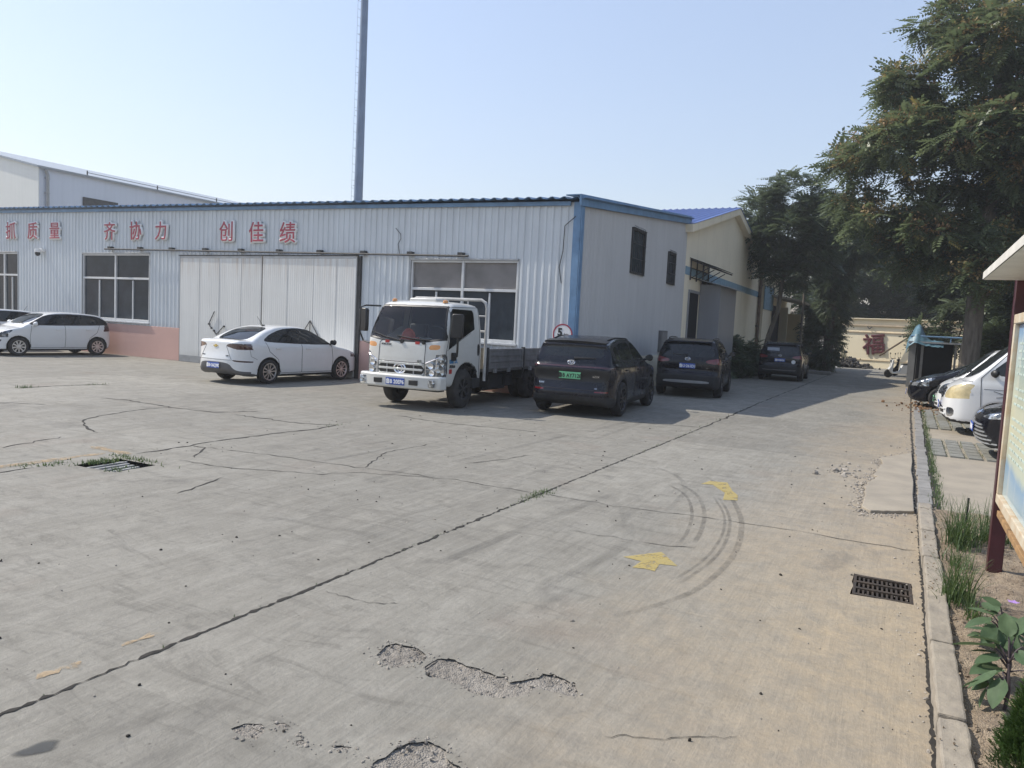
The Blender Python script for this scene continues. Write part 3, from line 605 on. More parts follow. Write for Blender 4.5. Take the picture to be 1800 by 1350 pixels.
# ================================================================== vegetation helpers
def blades(name, spots, mat, parent=None, seed=0):
    """spots: x,y,z,height,width,lean -> one mesh of bent blades"""
    r_ = np.random.default_rng(seed); V, F, A = [], [], []
    for x, y, z, h, wd, lean in spots:
        a = r_.uniform(0, 6.283); dx, dy = math.cos(a), math.sin(a); px, py = -dy, dx; b = len(V); tn = r_.uniform(0, 1)
        for t in (0, .35, .7, 1):
            o = lean * t * t; hh = h * (t - .35 * lean / max(h, .01) * t * t * .6); ww = wd * (1 - t) * .5 + .0006
            V += [(x + dx * o + px * ww, y + dy * o + py * ww, z + hh), (x + dx * o - px * ww, y + dy * o - py * ww, z + hh)]; A += [tn, tn]
        F += [(b + 2 * i, b + 2 * i + 1, b + 2 * i + 3, b + 2 * i + 2) for i in range(3)]
    return raw_mesh(name, np.array(V), np.array(F), mat, parent, smooth=True, attr=np.array(A))
jg = []
for x, y in gs:
    if y < 36:
        for _ in range(16 if y < 24 else 8):
            jg.append((x + random.gauss(0, .03), y + random.uniform(-.2, .2), .0, random.uniform(.02, .07), .008, random.uniform(.01, .04)))
for _ in range(1500):
    yy = 9.3 + abs(random.gauss(4, 8)); jg.append((.46 + (yy - 9) * .006 + random.gauss(.02, .03), yy, .01, random.uniform(.02, .10), .007, random.uniform(.01, .05)))
tag(blades('paver_grass', jg, MT['grass'], seed=5), kind='stuff')
wg = []
for cx, cy, n, sx, sy, h in ((-3.34, 7.08, 170, .05, .16, .035), (-3.36, 6.7, 40, .03, .2, .02), (-8.2, 9.35, 30, .05, .15, .035), (-16.0, 8.8, 70, .06, .12, .07), (-15.9, 10.2, 40, .05, .2, .04),
                             (-3.35, 12, 60, .02, 1.4, .03), (-3.35, 5, 50, .015, 1.5, .015), (-3.39, 19, 50, .03, 2.5, .04), (-8.0, 5.2, 220, .05, .10, .05), (-7.9, 5.55, 120, .25, .04, .05), (-7.5, 5.1, 70, .05, .10, .04), (-8.25, 4.8, 60, .05, .1, .04), (-8.4, 4.6, 50, .06, .06, .03)):
    for _ in range(n): wg.append((random.gauss(cx, sx), random.gauss(cy, sy), 0, random.uniform(.3, 1.2) * h, .007 if h < .04 else .012, random.uniform(.2, 1) * h))
tag(blades('crack_weeds', wg, MT['grass'], seed=6), kind='stuff')
lt = []
for _ in range(240): lt.append((random.gauss(.9, .5), random.gauss(24.0, 1.0), .03, abs(random.gauss(.02, .02)) + .01))
stones('leaf_litter', lt, plain('dead_leaves', (.20, .115, .06), .95, var=.5, scale=12), 8)

# ================================================================== drain grates
def pit_box(poly, depth, name):
    xs = [p[0] for p in poly]; ys = [p[1] for p in poly]
    x0, x1, y0, y1 = min(xs) - .03, max(xs) + .03, min(ys) - .03, max(ys) + .03; mb = MB()
    mb.add([(x0, y0, -depth), (x1, y0, -depth), (x1, y1, -depth), (x0, y1, -depth), (x0, y0, -.002), (x1, y0, -.002), (x1, y1, -.002), (x0, y1, -.002)],
           [(0, 1, 2, 3), (0, 4, 5, 1), (1, 5, 6, 2), (2, 6, 7, 3), (3, 7, 4, 0)])
    return tag(mb.build(name, MT['pit'], smooth=0, fixn=False), kind='structure')
pit_box(GL, .25, 'drain_pit'); pit_box(GR, .25, 'drain_pit')
gr = thing('drain_grate', 'rusty black cast iron slotted drain grate beside the low kerb', 'drain grate', (-.005, 6.02, 0), R(1.5))
mb = MB()
for yy in (-.235, -.08, .075, .232): mb.box((0, yy, -.012), (.385, .032, .03))
for xx in (-.185, .185): mb.box((xx, 0, -.013), (.022, .5, .03))
mb.build('grate_frame', MT['iron'], gr, bevel=.003)
mb = MB()
for k in range(11): mb.box((-.155 + k * .031, 0, -.018), (.014, .48, .022))
mb.build('grate_bars', MT['iron'], gr, bevel=.002)
gl = thing('drain_grate', 'pale worn drain grate with broken bars set in weeds by the yellow line', 'drain grate', (-7.72, 5.22, 0), R(4))
mb = MB()
for k in range(6): mb.box((-.20 + k * .095, -.015 + random.uniform(-.01, .01), -.03 - .006 * k), (.042, .50 - .02 * k, .03), rz=random.uniform(-.05, .05))
mb.bar((-.30, .1, -.05), (-.12, .22, -.01), .03, .02); mb.bar((-.32, -.02, -.06), (-.2, .2, -.02), .03, .02)
mb.build('grate_bars', plain('worn_grate', (.33, .33, .32), .6, .2, var=.3), gl, bevel=.004)
mb = MB(); mb.box((0, -.255, -.022), (.62, .03, .03)); mb.box((.30, 0, -.022), (.03, .48, .03)); mb.build('grate_frame', MT['iron'], gl, bevel=.003)

# ================================================================== BUILDINGS
XC, YF = -7.336, 17.1
def rib_wall(x0, x1, zb, zt, opens, pitch=.2, h=.028, prof=((0, 0), (.105, 0), (.128, 1), (.172, 1), (.195, 0))):
    """corrugated sheet in the XZ plane, outside towards -y; opens = (x0,x1,z0,z1)"""
    xs = []; n = int((x1 - x0) / pitch) + 1
    for i in range(n):
        for a, d in prof:
            x = x0 + i * pitch + a
            if x <= x1: xs.append((x, -h * d))
    def dep(x):
        for (a, da), (b, db) in zip(xs, xs[1:]):
            if a <= x <= b: return da + (db - da) * (x - a) / max(b - a, 1e-9)
        return 0
    for o in opens: xs += [(o[0], dep(o[0])), (o[1], dep(o[1]))]
    xs.append((x1, 0)); xs = sorted(set(xs)); mb = MB()
    for (a, da), (b, db) in zip(xs, xs[1:]):
        if b - a < 1e-6: continue
        mid = (a + b) / 2; segs = [(zb(mid), None)]
        lo = zb(mid); cuts = sorted([(o[2], o[3]) for o in opens if o[0] < mid < o[1]])
        spans = []; cur = lo
        for c0, c1 in cuts:
            if c0 > cur: spans.append((cur, c0, 0))
            cur = max(cur, c1)
        spans.append((cur, None, 1))
        for s0, s1, last in spans:
            t0, t1 = (zt(a), zt(b)) if last else (s1, s1)
            mb.add([(a, da, s0), (b, db, s0), (b, db, t1), (a, da, t0)], [(0, 1, 2, 3)])
    return mb
ws = thing('workshop', 'long white corrugated workshop with pink plinth, blue roof edge and sliding doors', 'workshop', (XC, YF, 0))
zt = lambda x: 4.90 - x * .0185             # x local, 0 at the corner, negative to the left
WIN = [(-26.4, -24.33, 1.25, 3.70), (-20.12, -16.27, 1.25, 3.64), (-5.06, -1.66, 1.32, 3.46)]
DOOR = (-14.45, -6.88, 0, 3.56)
rib_wall(-29.5, -.02, lambda x: 1.12, zt, WIN + [DOOR]).build('wall', MT['facade'], ws, smooth=0, fixn=False)
for a, b in ((-29.5, DOOR[0]), (DOOR[1], 0.0)): mb = MB(); mb.box(((a + b) / 2, .12, .56), (b - a, .30, 1.12)); mb.build('plinth', MT['pink'], ws, smooth=0, bevel=.01)
def window(parent, x0, x1, z0, z1, board=None, y=.05):
    fr = MB(); t = .055; xm = (x0 + x1) / 2; zm = z0 + (z1 - z0) * .635
    for xx, wd in ((x0 + t / 2, t), (x1 - t / 2, t), (xm, .075)): fr.box((xx, y, (z0 + z1) / 2), (wd, .07, z1 - z0))
    for zz, wd in ((z0 + .035, .07), (z1 - t / 2, t), (zm, .07)):
        for a, b in ((x0 + t, xm - .0375), (xm + .0375, x1 - t)): fr.box(((a + b) / 2, y + .001, zz), (b - a, .066, wd))
    for xx in ((x0 + xm) / 2, (x1 + xm) / 2): fr.box((xx, y + .012, (z0 + zm) / 2), (.05, .05, zm - z0 - .14))
    f = fr.build('window', MT['frame'], parent, bevel=.006)
    rv = MB()     # reveals
    rv.box((x0 - .02, y + .02, (z0 + z1) / 2), (.04, .16, z1 - z0 + .08)); rv.box((x1 + .02, y + .02, (z0 + z1) / 2), (.04, .16, z1 - z0 + .08))
    rv.box((xm, y + .005, z1 + .025), (x1 - x0 - .002, .17, .05)); rv.build('reveal', MT['steelgrey'], f, bevel=.004)
    sl_ = MB(); sl_.box((xm, y - .03, z0 - .04), (x1 - x0 + .12, .20, .055)); sl_.build('sill', MT['frame'], f, bevel=.006)
    p = MB(); zt_ = z1 - t if not board else zm
    p.add([(x0 + t, y + .03, z0), (x1 - t, y + .03, z0), (x1 - t, y + .03, zt_), (x0 + t, y + .03, zt_)], [(0, 1, 2, 3)]); p.build('pane', MT['winglass'], f, smooth=0, fixn=False)
    if board:
        b_ = MB(); b_.add([(x0 + t, y + .03, zm), (x1 - t, y + .03, zm), (x1 - t, y + .03, z1 - t), (x0 + t, y + .03, z1 - t)], [(0, 1, 2, 3)]); b_.build('board', MT['board'], f, smooth=0, fixn=False)
    bk = MB(); bk.add([(x0, y + .2, z0 - .05), (x1, y + .2, z0 - .05), (x1, y + .2, z1), (x0, y + .2, z1)], [(0, 1, 2, 3)]); bk.build('backing', MT['dark'], f, smooth=0, fixn=False)
    return f
for i, o in enumerate(WIN): window(ws, *o, board=(i == 2))
# door opening, sliding leaves, track
for nm, a, b, seams in (('sliding_door', -14.49, -10.70, (.95, 1.9, 2.9)), ('sliding_door', -10.64, -6.90, (1.05, 2.1, 3.0))):
    d = MB(); d.box(((a + b) / 2, -.10, 1.80), (b - a, .07, 3.52)); dl = d.build(nm, MT['door'], ws, bevel=.006)
    s_ = MB()
    for q in seams: s_.box((a + q, -.137, 1.8), (.009, .006, 3.5))
    s_.build('seam', plain('door_seam', (.42, .42, .41), .6), dl, smooth=0)
    e = MB(); e.box(((a + b) / 2, -.138, .12), (b - a - .04, .008, .22)); e.build('kick_plate', MT['steelgrey'], dl, smooth=0); e = MB(); e.box(((a + b) / 2, -.138, 3.52), (b - a - .04, .008, .07)); e.build('top_channel', MT['steelgrey'], dl, smooth=0)
    c = (a + b) / 2; h = MB()
    if a < -12: lines = [((c - .16, 1.75), (c - .42, 1.33)), ((c - .42, 1.33), (c - .30, 1.20)), ((c - .05, 1.0), (c - .18, 1.12)), ((c - .05, 1.0), (c + .28, 1.28))]
    else: lines = [((c + .18, 1.62), (c - .18, 1.14)), ((c - .18, 1.14), (c + .18, .73)), ((c + .18, 1.62), (c + .55, 1.12)), ((c + .18, 1.62), (c + .18, .95))]
    for p, q in lines: h.tube([(p[0], -.17, p[1]), (q[0], -.17, q[1])], .014, 6)
    for p, q in lines: h.tube([(q[0], -.13, q[1]), (q[0], -.18, q[1])], .03, 8)
    h.build('brace_rod', MT['darksteel'], dl)
for bx_ in (((-10.67, -.05, 1.8), (.075, .05, 3.5)), ((-6.84, -.02, 1.78), (.12, .14, 3.56)), ((-14.53, -.02, 1.78), (.06, .14, 3.56))): g_ = MB(); g_.box(*bx_); g_.build('door_frame', MT['darksteel'], ws)
tr_ = MB(); tr_.tube([(-18.55, -.16, 3.80), (-3.1, -.16, 3.56)], .028, 8); tr_.box((-10.7, -.13, 3.575), (7.7, .06, .03))
for k in range(10): x = -18.3 + k * 1.66; tr_.box((x, -.10, 3.80 - (x + 18.55) * .0155 + .05), (.16, .14, .09))
tr_.build('door_track', MT['darksteel'], ws)
# corner trim and roof
tm = MB(); tm.box((-.06, -.045, 2.45), (.20, .03, 4.9)); tm.box((.045, .03, 2.45), (.03, .18, 4.9)); tm.build('corner_trim', MT['bluetrim'], ws, smooth=0)
RS = (5.95 - 4.97) / 9.9
def roof_sheet(x0, x1, y0, y1, zf, slope, pitch, amp, mat, parent, name='roof', per=6):
    V, F = [], []; n = int((x1 - x0) / pitch * per)
    for i in range(n + 1):
        x = x0 + (x1 - x0) * i / n; a = (i % per) / per; d = amp * (1 if a in (1 / per, 2 / per) else (.0 if a > .4 else .5))
        for y_ in (y0, y1): V.append((x, y_, zf(x) + slope * (y_ - y0) + d))
    F = [(2 * i, 2 * i + 2, 2 * i + 3, 2 * i + 1) for i in range(n)]
    mb = MB(); mb.add(V, F); o = mb.build(name, mat, parent, smooth=0, fixn=False)
    s_ = o.modifiers.new('thickness', 'SOLIDIFY'); s_.thickness = .012; return o
roof_sheet(-29.5, .22, -.25, 10.0, lambda x: 4.955 - x * .0185, RS, .33, .05, MT['blueroof'], ws)
fs = MB()
fs.bar((-29.5, -.06, 4.86 + 29.5 * .0185), (-.25, -.06, 4.865), .05, .10)
fs.build('eave_fascia', MT['bluetrim'], ws, smooth=0)
vg = MB(); vg.bar((.09, -.27, 4.90), (.09, 10.0, 4.90 + RS * 10.2), .05, .26); vg.bar((-.1, -.27, 5.035), (-.1, 10.0, 5.035 + RS * 10.2), .40, .03); vg.build('verge_trim', MT['bluetrim'], ws, smooth=0)
# east side wall, fine ribs, two barred windows, plinth
sw = rib_wall(.2, 9.9, lambda x: 1.03, lambda x: 4.80 + RS * x, [(3.85, 5.12, 3.50, 4.83), (7.63, 8.55, 3.46, 4.54)], .11, .010, ((0, 0), (.06, 0), (.07, 1), (.10, 1)))
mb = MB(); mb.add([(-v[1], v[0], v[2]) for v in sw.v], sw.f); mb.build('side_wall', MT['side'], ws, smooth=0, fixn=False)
mb = MB(); mb.box((-.12, 5.0, .515), (.30, 9.7, 1.03)); mb.build('side_plinth', MT['cream'], ws, smooth=0)
for a, b, c, d in ((3.85, 5.12, 3.50, 4.83), (7.63, 8.55, 3.46, 4.54)):
    f = MB()
    for yy in (a + .03, b - .03): f.box((.0, yy, (c + d) / 2), (.09, .06, d - c))
    for zz in (c + .03, d - .03): f.box((.001, (a + b) / 2, zz), (.085, b - a - .12, .06))
    wf = f.build('side_window', MT['darksteel'], ws)
    f = MB(); f.add([(-.03, a, c), (-.03, b, c), (-.03, b, d), (-.03, a, d)], [(0, 1, 2, 3)]); f.build('pane', MT['winglass'], wf, smooth=0, fixn=False)
    f = MB()
    for k in range(1, 7): yy = a + (b - a) * k / 7; f.tube([(.06, yy, c - .03), (.06, yy, d + .05), (.02, yy, d + .07)], .008, 5)
    for k in range(4): zz = c + (d - c) * k / 3; f.tube([(.06, a, zz), (.06, b, zz)], .008, 5)
    f.build('bars', MT['darksteel'], wf)
eb = thing('electrical_box', 'grey metal meter box low on the grey side wall', 'meter box', (XC + .02, 24.55, 1.5))
mb = MB(); mb.box((.05, 0, 0), (.12, .66, .72)); mb.build('box_body', plain('box_grey', (.16, .155, .155), .6, var=.2), eb, bevel=.01)
mb = MB(); mb.box((.115, 0, 0), (.012, .56, .62)); mb.build('box_door', plain('box_door_grey', (.20, .20, .205), .55, var=.2), eb, bevel=.004)
cb = MB(); cb.tube([(-.10, -.06, 4.55), (-.38, -.07, 4.32), (-.40, -.06, 3.7), (-.48, -.06, 3.3), (-.44, -.06, 3.1), (-.40, -.06, 2.9)], .012, 6)
tag(cb.build('loose_cable', MT['darksteel'], loc=(XC, YF, 0)), 'thin dark loose cable dangling down the white wall near the blue corner', 'cable')
cb = MB(); cb.tube([(-5.6, -.05, 4.35), (-5.42, -.05, 4.18), (-5.40, -.06, 4.05), (-5.5, -.05, 3.9), (-5.42, -.05, 3.6)], .01, 5)
tag(cb.build('wire_scrap', MT['darksteel'], loc=(XC, YF, 0)), 'short scrap of dark wire on the white wall right of the slogan', 'wire')

# slogan characters, each lifted off the wall
for ch, x, z, s_ in (('抓', -31.98, 4.56, .72), ('质', -30.49, 4.53, .70), ('量', -29.03, 4.515, .68), ('齐', -25.68, 4.45, .68), ('协', -24.23, 4.44, .68), ('力', -22.89, 4.42, .66),
                     ('创', -19.69, 4.355, .68), ('佳', -18.33, 4.31, .68), ('绩', -17.0, 4.28, .68)):
    t = thing('slogan_character', f'raised red character {ch} with white outline on the corrugated wall', 'wall letter', (x, YF - .06, z), group='red slogan characters on the workshop wall')
    M_ = frame((0, 0, 0), (1, 0, 0), (0, 0, 1))
    a = text_obj('outline', ch, s_, MT['white'], t, M_, depth=.0, bev=.050)
    M2 = M_.copy(); M2.translation = (0, -.050, 0)
    b = text_obj('character_face', ch, s_, MT['red'], t, M2, depth=.004, bev=.006)
# speed sign, security camera
t = thing('speed_sign', 'round white 5 km speed limit sign with red rim beside the blue corner', 'road sign', (-7.62, YF - .05, 1.62))
mb = MB(); mb.lathe([(0, -.01), (.27, -.01), (.27, .01), (0, .01)], 40, 'Y'); mb.build('plate', MT['white'], t)
mb = MB(); mb.lathe([(.235, -.014), (.27, -.014), (.27, .012), (.235, .012)], 40, 'Y'); mb.build('rim', MT['red'], t)
M_ = frame((-.075, -.014, .06), (1, 0, 0), (0, 0, 1)); text_obj('digit', '5', .26, MT['blacktext'], t, M_, offset=.012, depth=.002)
text_obj('unit', 'km', .10, MT['blacktext'], t, frame((.10, -.014, .01), (1, 0, 0), (0, 0, 1)), depth=.002)
text_obj('caption', '限速', .10, MT['blacktext'], t, frame((0, -.014, -.14), (1, 0, 0), (0, 0, 1)), depth=.002, spacing=1.3)
mb = MB(); mb.tube([(0, .02, -1.0), (0, .02, .2)], .02, 8); mb.build('post', MT['steelgrey'], t)
t = thing('security_camera', 'small white dome security camera on the wall under the characters', 'camera', (-29.9, YF - .1, 3.70))
mb = MB(); mb.box((0, .03, .08), (.22, .14, .12)); mb.tube([(0, .0, .05), (0, -.12, .0)], .03, 8); mb.lathe([(0, .12), (.09, .11), (.11, .05), (.10, -.02), (0, -.02)], 16, c=(0, -.14, 0)); mb.build('housing', MT['white'], t)
mb = MB(); mb.lathe([(.095, -.02), (.09, -.10), (.05, -.15), (0, -.17)], 16, c=(0, -.14, 0)); mb.build('dome', MT['black'], t)

# cream hall with gable over the road, blue roof
ch = thing('cream_hall', 'cream rendered hall with a gable end, blue stripe and bright blue roof', 'hall', (XC, 27.0, 0))
LY, EV, RG = 15.3, 5.75, 7.50
mb = MB(); mb.prism([(0.03, 0), (LY, 0), (LY, EV), (LY / 2, RG), (.03, EV)], -14, 0, 'X'); mb.build('wall', MT['cream'], ch, smooth=0)
mb = MB()
sl2 = (RG - EV) / (LY / 2)
for s_, y0 in ((1, -.25), (-1, LY + .25)):
    y1 = LY / 2; z0 = EV - .25 * sl2 + .06; z1 = RG + .06; n = 48
    V, F = [], []
    for i in range(n * 4 + 1):
        x = -14.2 + 14.5 * i / (n * 4); d = .05 if i % 4 == 1 else 0
        V += [(x, y0, z0 + d), (x, y1, z1 + d)]
    F = [(2 * i, 2 * i + 2, 2 * i + 3, 2 * i + 1) for i in range(n * 4)]
    mb.add(V, F)
ro = mb.build('roof', MT['brightblue'], ch, smooth=0, fixn=False); s_ = ro.modifiers.new('t', 'SOLIDIFY'); s_.thickness = .015
mb = MB()
mb.bar((.12, -.3, EV - .3 * sl2 - .10), (.12, LY / 2, RG - .10), .30, .28); mb.bar((.12, LY + .3, EV - .3 * sl2 - .10), (.12, LY / 2, RG - .10), .30, .28)
mb.build('verge_board', MT['cream'], ch, smooth=0)
mb = MB(); mb.box((.006, LY / 2, 4.12), (.02, LY - .1, .30)); mb.build('stripe', MT['band_shade'], ch, smooth=0)
mb = MB(); mb.add([(.012, .75, .02), (.012, 2.2, .02), (.012, 2.2, 3.35), (.012, .75, 3.35)], [(0, 1, 2, 3)])
d = mb.build('doorway', MT['dark'], ch, smooth=0, fixn=False)
mb = MB(); mb.box((.02, 1.475, 3.40), (.06, 1.6, .10)); mb.box((.02, .70, 1.7), (.06, .10, 3.3)); mb.build('frame', MT['greysheet'], d)
mb = MB(); mb.box((.42, 3.85, 1.9), (.80, 3.0, 3.7)); pr = mb.build('porch', MT['greysheet'], ch, smooth=0)
mb = MB()
for k in range(9): mb.bar((.0, 2.3 + k * .38, 3.93), (1.15, 2.3 + k * .38, 3.66), .37, .03)
mb.build('porch_roof', MT['roofgrey'], pr, smooth=0)
mb = MB(); mb.bar((0, 2.1, 4.62), (1.0, 2.1, 4.28), 3.0, .02)
for yy in (.7, 1.6, 2.6, 3.5):
    mb.bar((.02, yy, 4.55), (.98, yy, 4.22), .04, .05); mb.bar((.02, yy, 3.85), (.7, yy, 4.26), .03, .03); mb.bar((.04, yy, 3.8), (.04, yy, 4.6), .04, .04)
for zz in (3.9, 4.25, 4.55): mb.bar((.05, .7, zz), (.05, 3.5, zz), .03, .03)
mb.build('canopy', MT['darksteel'], ch, smooth=0)
pp = thing('drain_pipe', 'brown stained drain pipe at the far corner of the cream hall', 'pipe', (XC + .12, 42.1, 0))
mb = MB(); mb.tube([(0, 0, 0), (0, 0, 5.6), (-.1, 0, 5.8)], .09, 10); mb.build('pipe', plain('brown_pipe', (.16, .12, .09), .8, var=.4), pp)
for zz in (.8, 2.4, 4.0, 5.3): mb = MB(); mb.box((-.03, 0, zz), (.20, .22, .05)); mb.build('bracket', MT['darksteel'], pp)

# second cream hall further along
h2 = thing('far_hall', 'low cream hall with dark doorway and canopy behind the slim tree', 'hall', (-7.05, 42.4, 0))
mb = MB(); mb.box((-6, 5.4, 2.7), (12, 10.8, 5.4)); mb.build('wall', MT['cream'], h2, smooth=0)
mb = MB(); mb.box((-6, 5.4, 5.46), (12.4, 11.2, .12)); mb.build('roof', MT['roofgrey'], h2, smooth=0)
mb = MB(); mb.box((.02, 1.5, 4.0), (.06, 3.0, 1.3)); mb.build('stripe', MT['band_shade'], h2, smooth=0)  # blue-grey panel painting a shadowed patch of the cream wall
mb = MB(); mb.add([(.02, 2.9, .02), (.02, 6.0, .02), (.02, 6.0, 3.7), (.02, 2.9, 3.7)], [(0, 1, 2, 3)]); d = mb.build('doorway', MT['dark'], h2, smooth=0, fixn=False)
mb = MB(); mb.box((.25, 5.95, 1.85), (.5, .12, 3.7)); mb.build('door_leaf', MT['cream'], d, smooth=0)
mb = MB(); mb.bar((-.1, 5.5, 4.25), (1.6, 5.5, 3.95), 6.6, .12); mb.build('canopy', MT['slab'], h2, smooth=0)
mb = MB(); mb.box((.5, 9.4, 1.7), (1.0, 2.0, 3.4)); mb.build('annex', MT['creamlit'], h2, smooth=0)

# far cream building carrying the character
fu = thing('end_building', 'sunlit cream building closing the road with a red fortune character', 'building', (-4.45, 60, 0), R(-13))
mb = MB(); mb.box((4.5, 3, 1.75), (9.0, 6, 3.5)); mb.build('wall', MT['creamlit'], fu, smooth=0)
mb = MB(); mb.box((4.5, -.05, 3.06), (9.1, .14, .10)); mb.box((4.5, -.03, 2.55), (9.05, .08, .05)); mb.box((4.5, -.02, .55), (9.05, .06, .04)); mb.build('moulding', plain('moulding_cream', (.58, .47, .33), .9, var=.2), fu, smooth=0)
mb = MB(); mb.box((4.5, 2.9, 3.53), (9.1, 6.2, .06)); mb.build('roof', MT['creamlit'], fu, smooth=0)
mb = MB(); mb.tube([(2.0, -.1, 2.95), (2.15, -.2, 2.8), (2.3, -.1, 2.95)], .04, 6); mb.build('wall_light', MT['darksteel'], fu)
t = thing('fortune_character', 'large maroon calligraphic character 福 on the cream end wall', 'wall character', (-2.05, 59.38, 1.72), R(-13))
text_obj('character_face', '福', 1.55, MT['fured'], t, frame((0, 0, 0), (1, 0, .10), (-.10, 0, 1)), depth=.02, bev=.035)

# pale hall behind on the left, steel chimney
bh = thing('rear_hall', 'tall off-white hall rising behind the workshop roof', 'hall', (-47.8, 27, 0))
mb = MB(); mb.add([(-.05, .06, 0), (-.05, 40, 0), (-.05, 40, 10.0), (-.05, .06, 10.0)], [(0, 1, 2, 3)]); mb.build('side_wall', MT['hall'], bh, smooth=0, fixn=False)
mb = MB(); mb.prism([(-26, 0), (0, 0), (0, 10.0), (-13, 12.7), (-26, 10.0)], 0, .05, 'Y'); mb.build('gable_wall', MT['hall_lit'], bh, smooth=0)
mb = MB()
mb.add([(.2, -.15, 10.08), (.2, 40, 10.08), (-13, 40, 12.8), (-13, -.15, 12.8), (-26.2, -.15, 10.08), (-26.2, 40, 10.08)], [(0, 1, 2, 3), (3, 2, 5, 4)])
r_ = mb.build('roof', MT['roofgrey'], bh, smooth=0, fixn=False); r_.modifiers.new('t', 'SOLIDIFY').thickness = .12
mb = MB(); mb.tube([(.1, .5, 0), (.1, .5, 9.6), (.2, .3, 9.9)], .10, 8)
for zz in (7.5, 8.5, 9.4): mb.box((.05, .5, zz), (.1, .3, .06))
mb.build('downpipe', MT['steelgrey'], bh)
mb = MB(); mb.box((.0, 4.0, 8.40), (.06, 2.4, .55)); mb.build('window', MT['darksteel'], bh)
mb = MB()
for k in range(7): mb.box((.12, 3 + k * 5.1, 10.22), (.06, .06, .3))
mb.tube([(.12, 3, 10.25), (.12, 34, 10.25)], .02, 5); mb.build('roof_cable', MT['darksteel'], bh)
cm = thing('chimney', 'tall slim blue grey steel chimney with ladder rungs behind the workshop', 'chimney', (-37.8, 45, 0))
mb = MB(); mb.lathe([(.37, 0), (.33, 12), (.27, 26), (.23, 42)], 28); mb.build('stack', MT['chimney'], cm)
mb = MB()
for s_ in (-.18, .18): mb.tube([(-.46, -.1 + s_, 8), (-.33, -.1 + s_, 42)], .010, 5)
for k in range(56): zz = 8 + k * .6; mb.bar((-.46 + .13 * (zz - 8) / 34, -.28, zz), (-.46 + .13 * (zz - 8) / 34, .08, zz), .016, .016)
for k in range(12): zz = 9 + k * 2.8; mb.bar((-.5 + .13 * (zz - 8) / 34, -.1, zz), (-.2, -.1, zz), .03, .03)
mb.build('ladder', MT['chimney'], cm)

# ================================================================== VEHICLES: bodies meshed from smooth solid functions
def chaikin(P, k=2, keep=()):
    P = [np.array(p, float) for p in P]
    for _ in range(k):
        P = [q for a, b in zip(P, P[1:] + P[:1]) for q in (a * .8 + b * .2, a * .2 + b * .8)]
    return P
def smax(a, b, k): h = np.clip(.5 + .5 * (a - b) / k, 0, 1); return b * (1 - h) + a * h + k * h * (1 - h)
def smin(a, b, k): return -smax(-a, -b, k)
class Grid2:
    def __init__(s, poly, x0, x1, y0, y1, h):
        s.x0, s.y0, s.h = x0, y0, h; s.nx, s.ny = int((x1 - x0) / h) + 2, int((y1 - y0) / h) + 2
        X, Y = np.meshgrid(x0 + h * np.arange(s.nx), y0 + h * np.arange(s.ny), indexing='ij'); s.g = sdfp(poly, X, Y)
    def __call__(s, X, Y):
        u = np.clip((X - s.x0) / s.h, 0, s.nx - 1.001); v = np.clip((Y - s.y0) / s.h, 0, s.ny - 1.001)
        i, j = u.astype(int), v.astype(int); a, b = u - i, v - j; g = s.g
        return (g[i, j] * (1 - a) + g[i + 1, j] * a) * (1 - b) + (g[i, j + 1] * (1 - a) + g[i + 1, j + 1] * a) * b
def surface_nets(D):
    s = D < 0; nx, ny, nz = D.shape
    def cs(A, d): return A[d[0]:nx - 1 + d[0], d[1]:ny - 1 + d[1], d[2]:nz - 1 + d[2]]
    cnt = np.zeros((nx - 1, ny - 1, nz - 1)); acc = np.zeros((nx - 1, ny - 1, nz - 1, 3))
    for ax in range(3):
        o1, o2 = [a for a in range(3) if a != ax]
        for p in (0, 1):
            for q in (0, 1):
                d = [0, 0, 0]; d[o1] = p; d[o2] = q; e = list(d); e[ax] = 1
                a, b = cs(D, d), cs(D, e); m_ = (a < 0) != (b < 0); t = np.where(m_, a / np.where(m_, a - b, 1), 0)
                cnt += m_; acc[..., ax] += t * m_; acc[..., o1] += p * m_; acc[..., o2] += q * m_
    act = cnt > 0; idx = -np.ones(cnt.shape, int); idx[act] = np.arange(act.sum())
    V = np.argwhere(act) + acc[act] / cnt[act][:, None]; F = []
    for ax in range(3):
        o1, o2 = (ax + 1) % 3, (ax + 2) % 3
        sa = np.take(s, range(0, s.shape[ax] - 1), ax); sb_ = np.take(s, range(1, s.shape[ax]), ax); P = np.argwhere(sa != sb_)
        P = P[(P[:, o1] > 0) & (P[:, o2] > 0) & (P[:, o1] < cnt.shape[o1]) & (P[:, o2] < cnt.shape[o2])]
        q = []
        for d1, d2 in ((1, 1), (0, 1), (0, 0), (1, 0)):
            c = P.copy(); c[:, o1] -= d1; c[:, o2] -= d2; q.append(idx[c[:, 0], c[:, 1], c[:, 2]])
        q = np.stack(q, 1); fl = sa[P[:, 0], P[:, 1], P[:, 2]]; q[~fl] = q[~fl][:, ::-1]; F.append(q)
    return V, np.concatenate(F)
def fld(D, P):
    u = np.clip(P, 0, np.array(D.shape) - 1.001); i = u.astype(int); f = u - i; r_ = 0
    for a in (0, 1):
        for b in (0, 1):
            for c in (0, 1):
                wgt = (f[:, 0] if a else 1 - f[:, 0]) * (f[:, 1] if b else 1 - f[:, 1]) * (f[:, 2] if c else 1 - f[:, 2])
                r_ = r_ + D[i[:, 0] + a, i[:, 1] + b, i[:, 2] + c] * wgt
    return r_

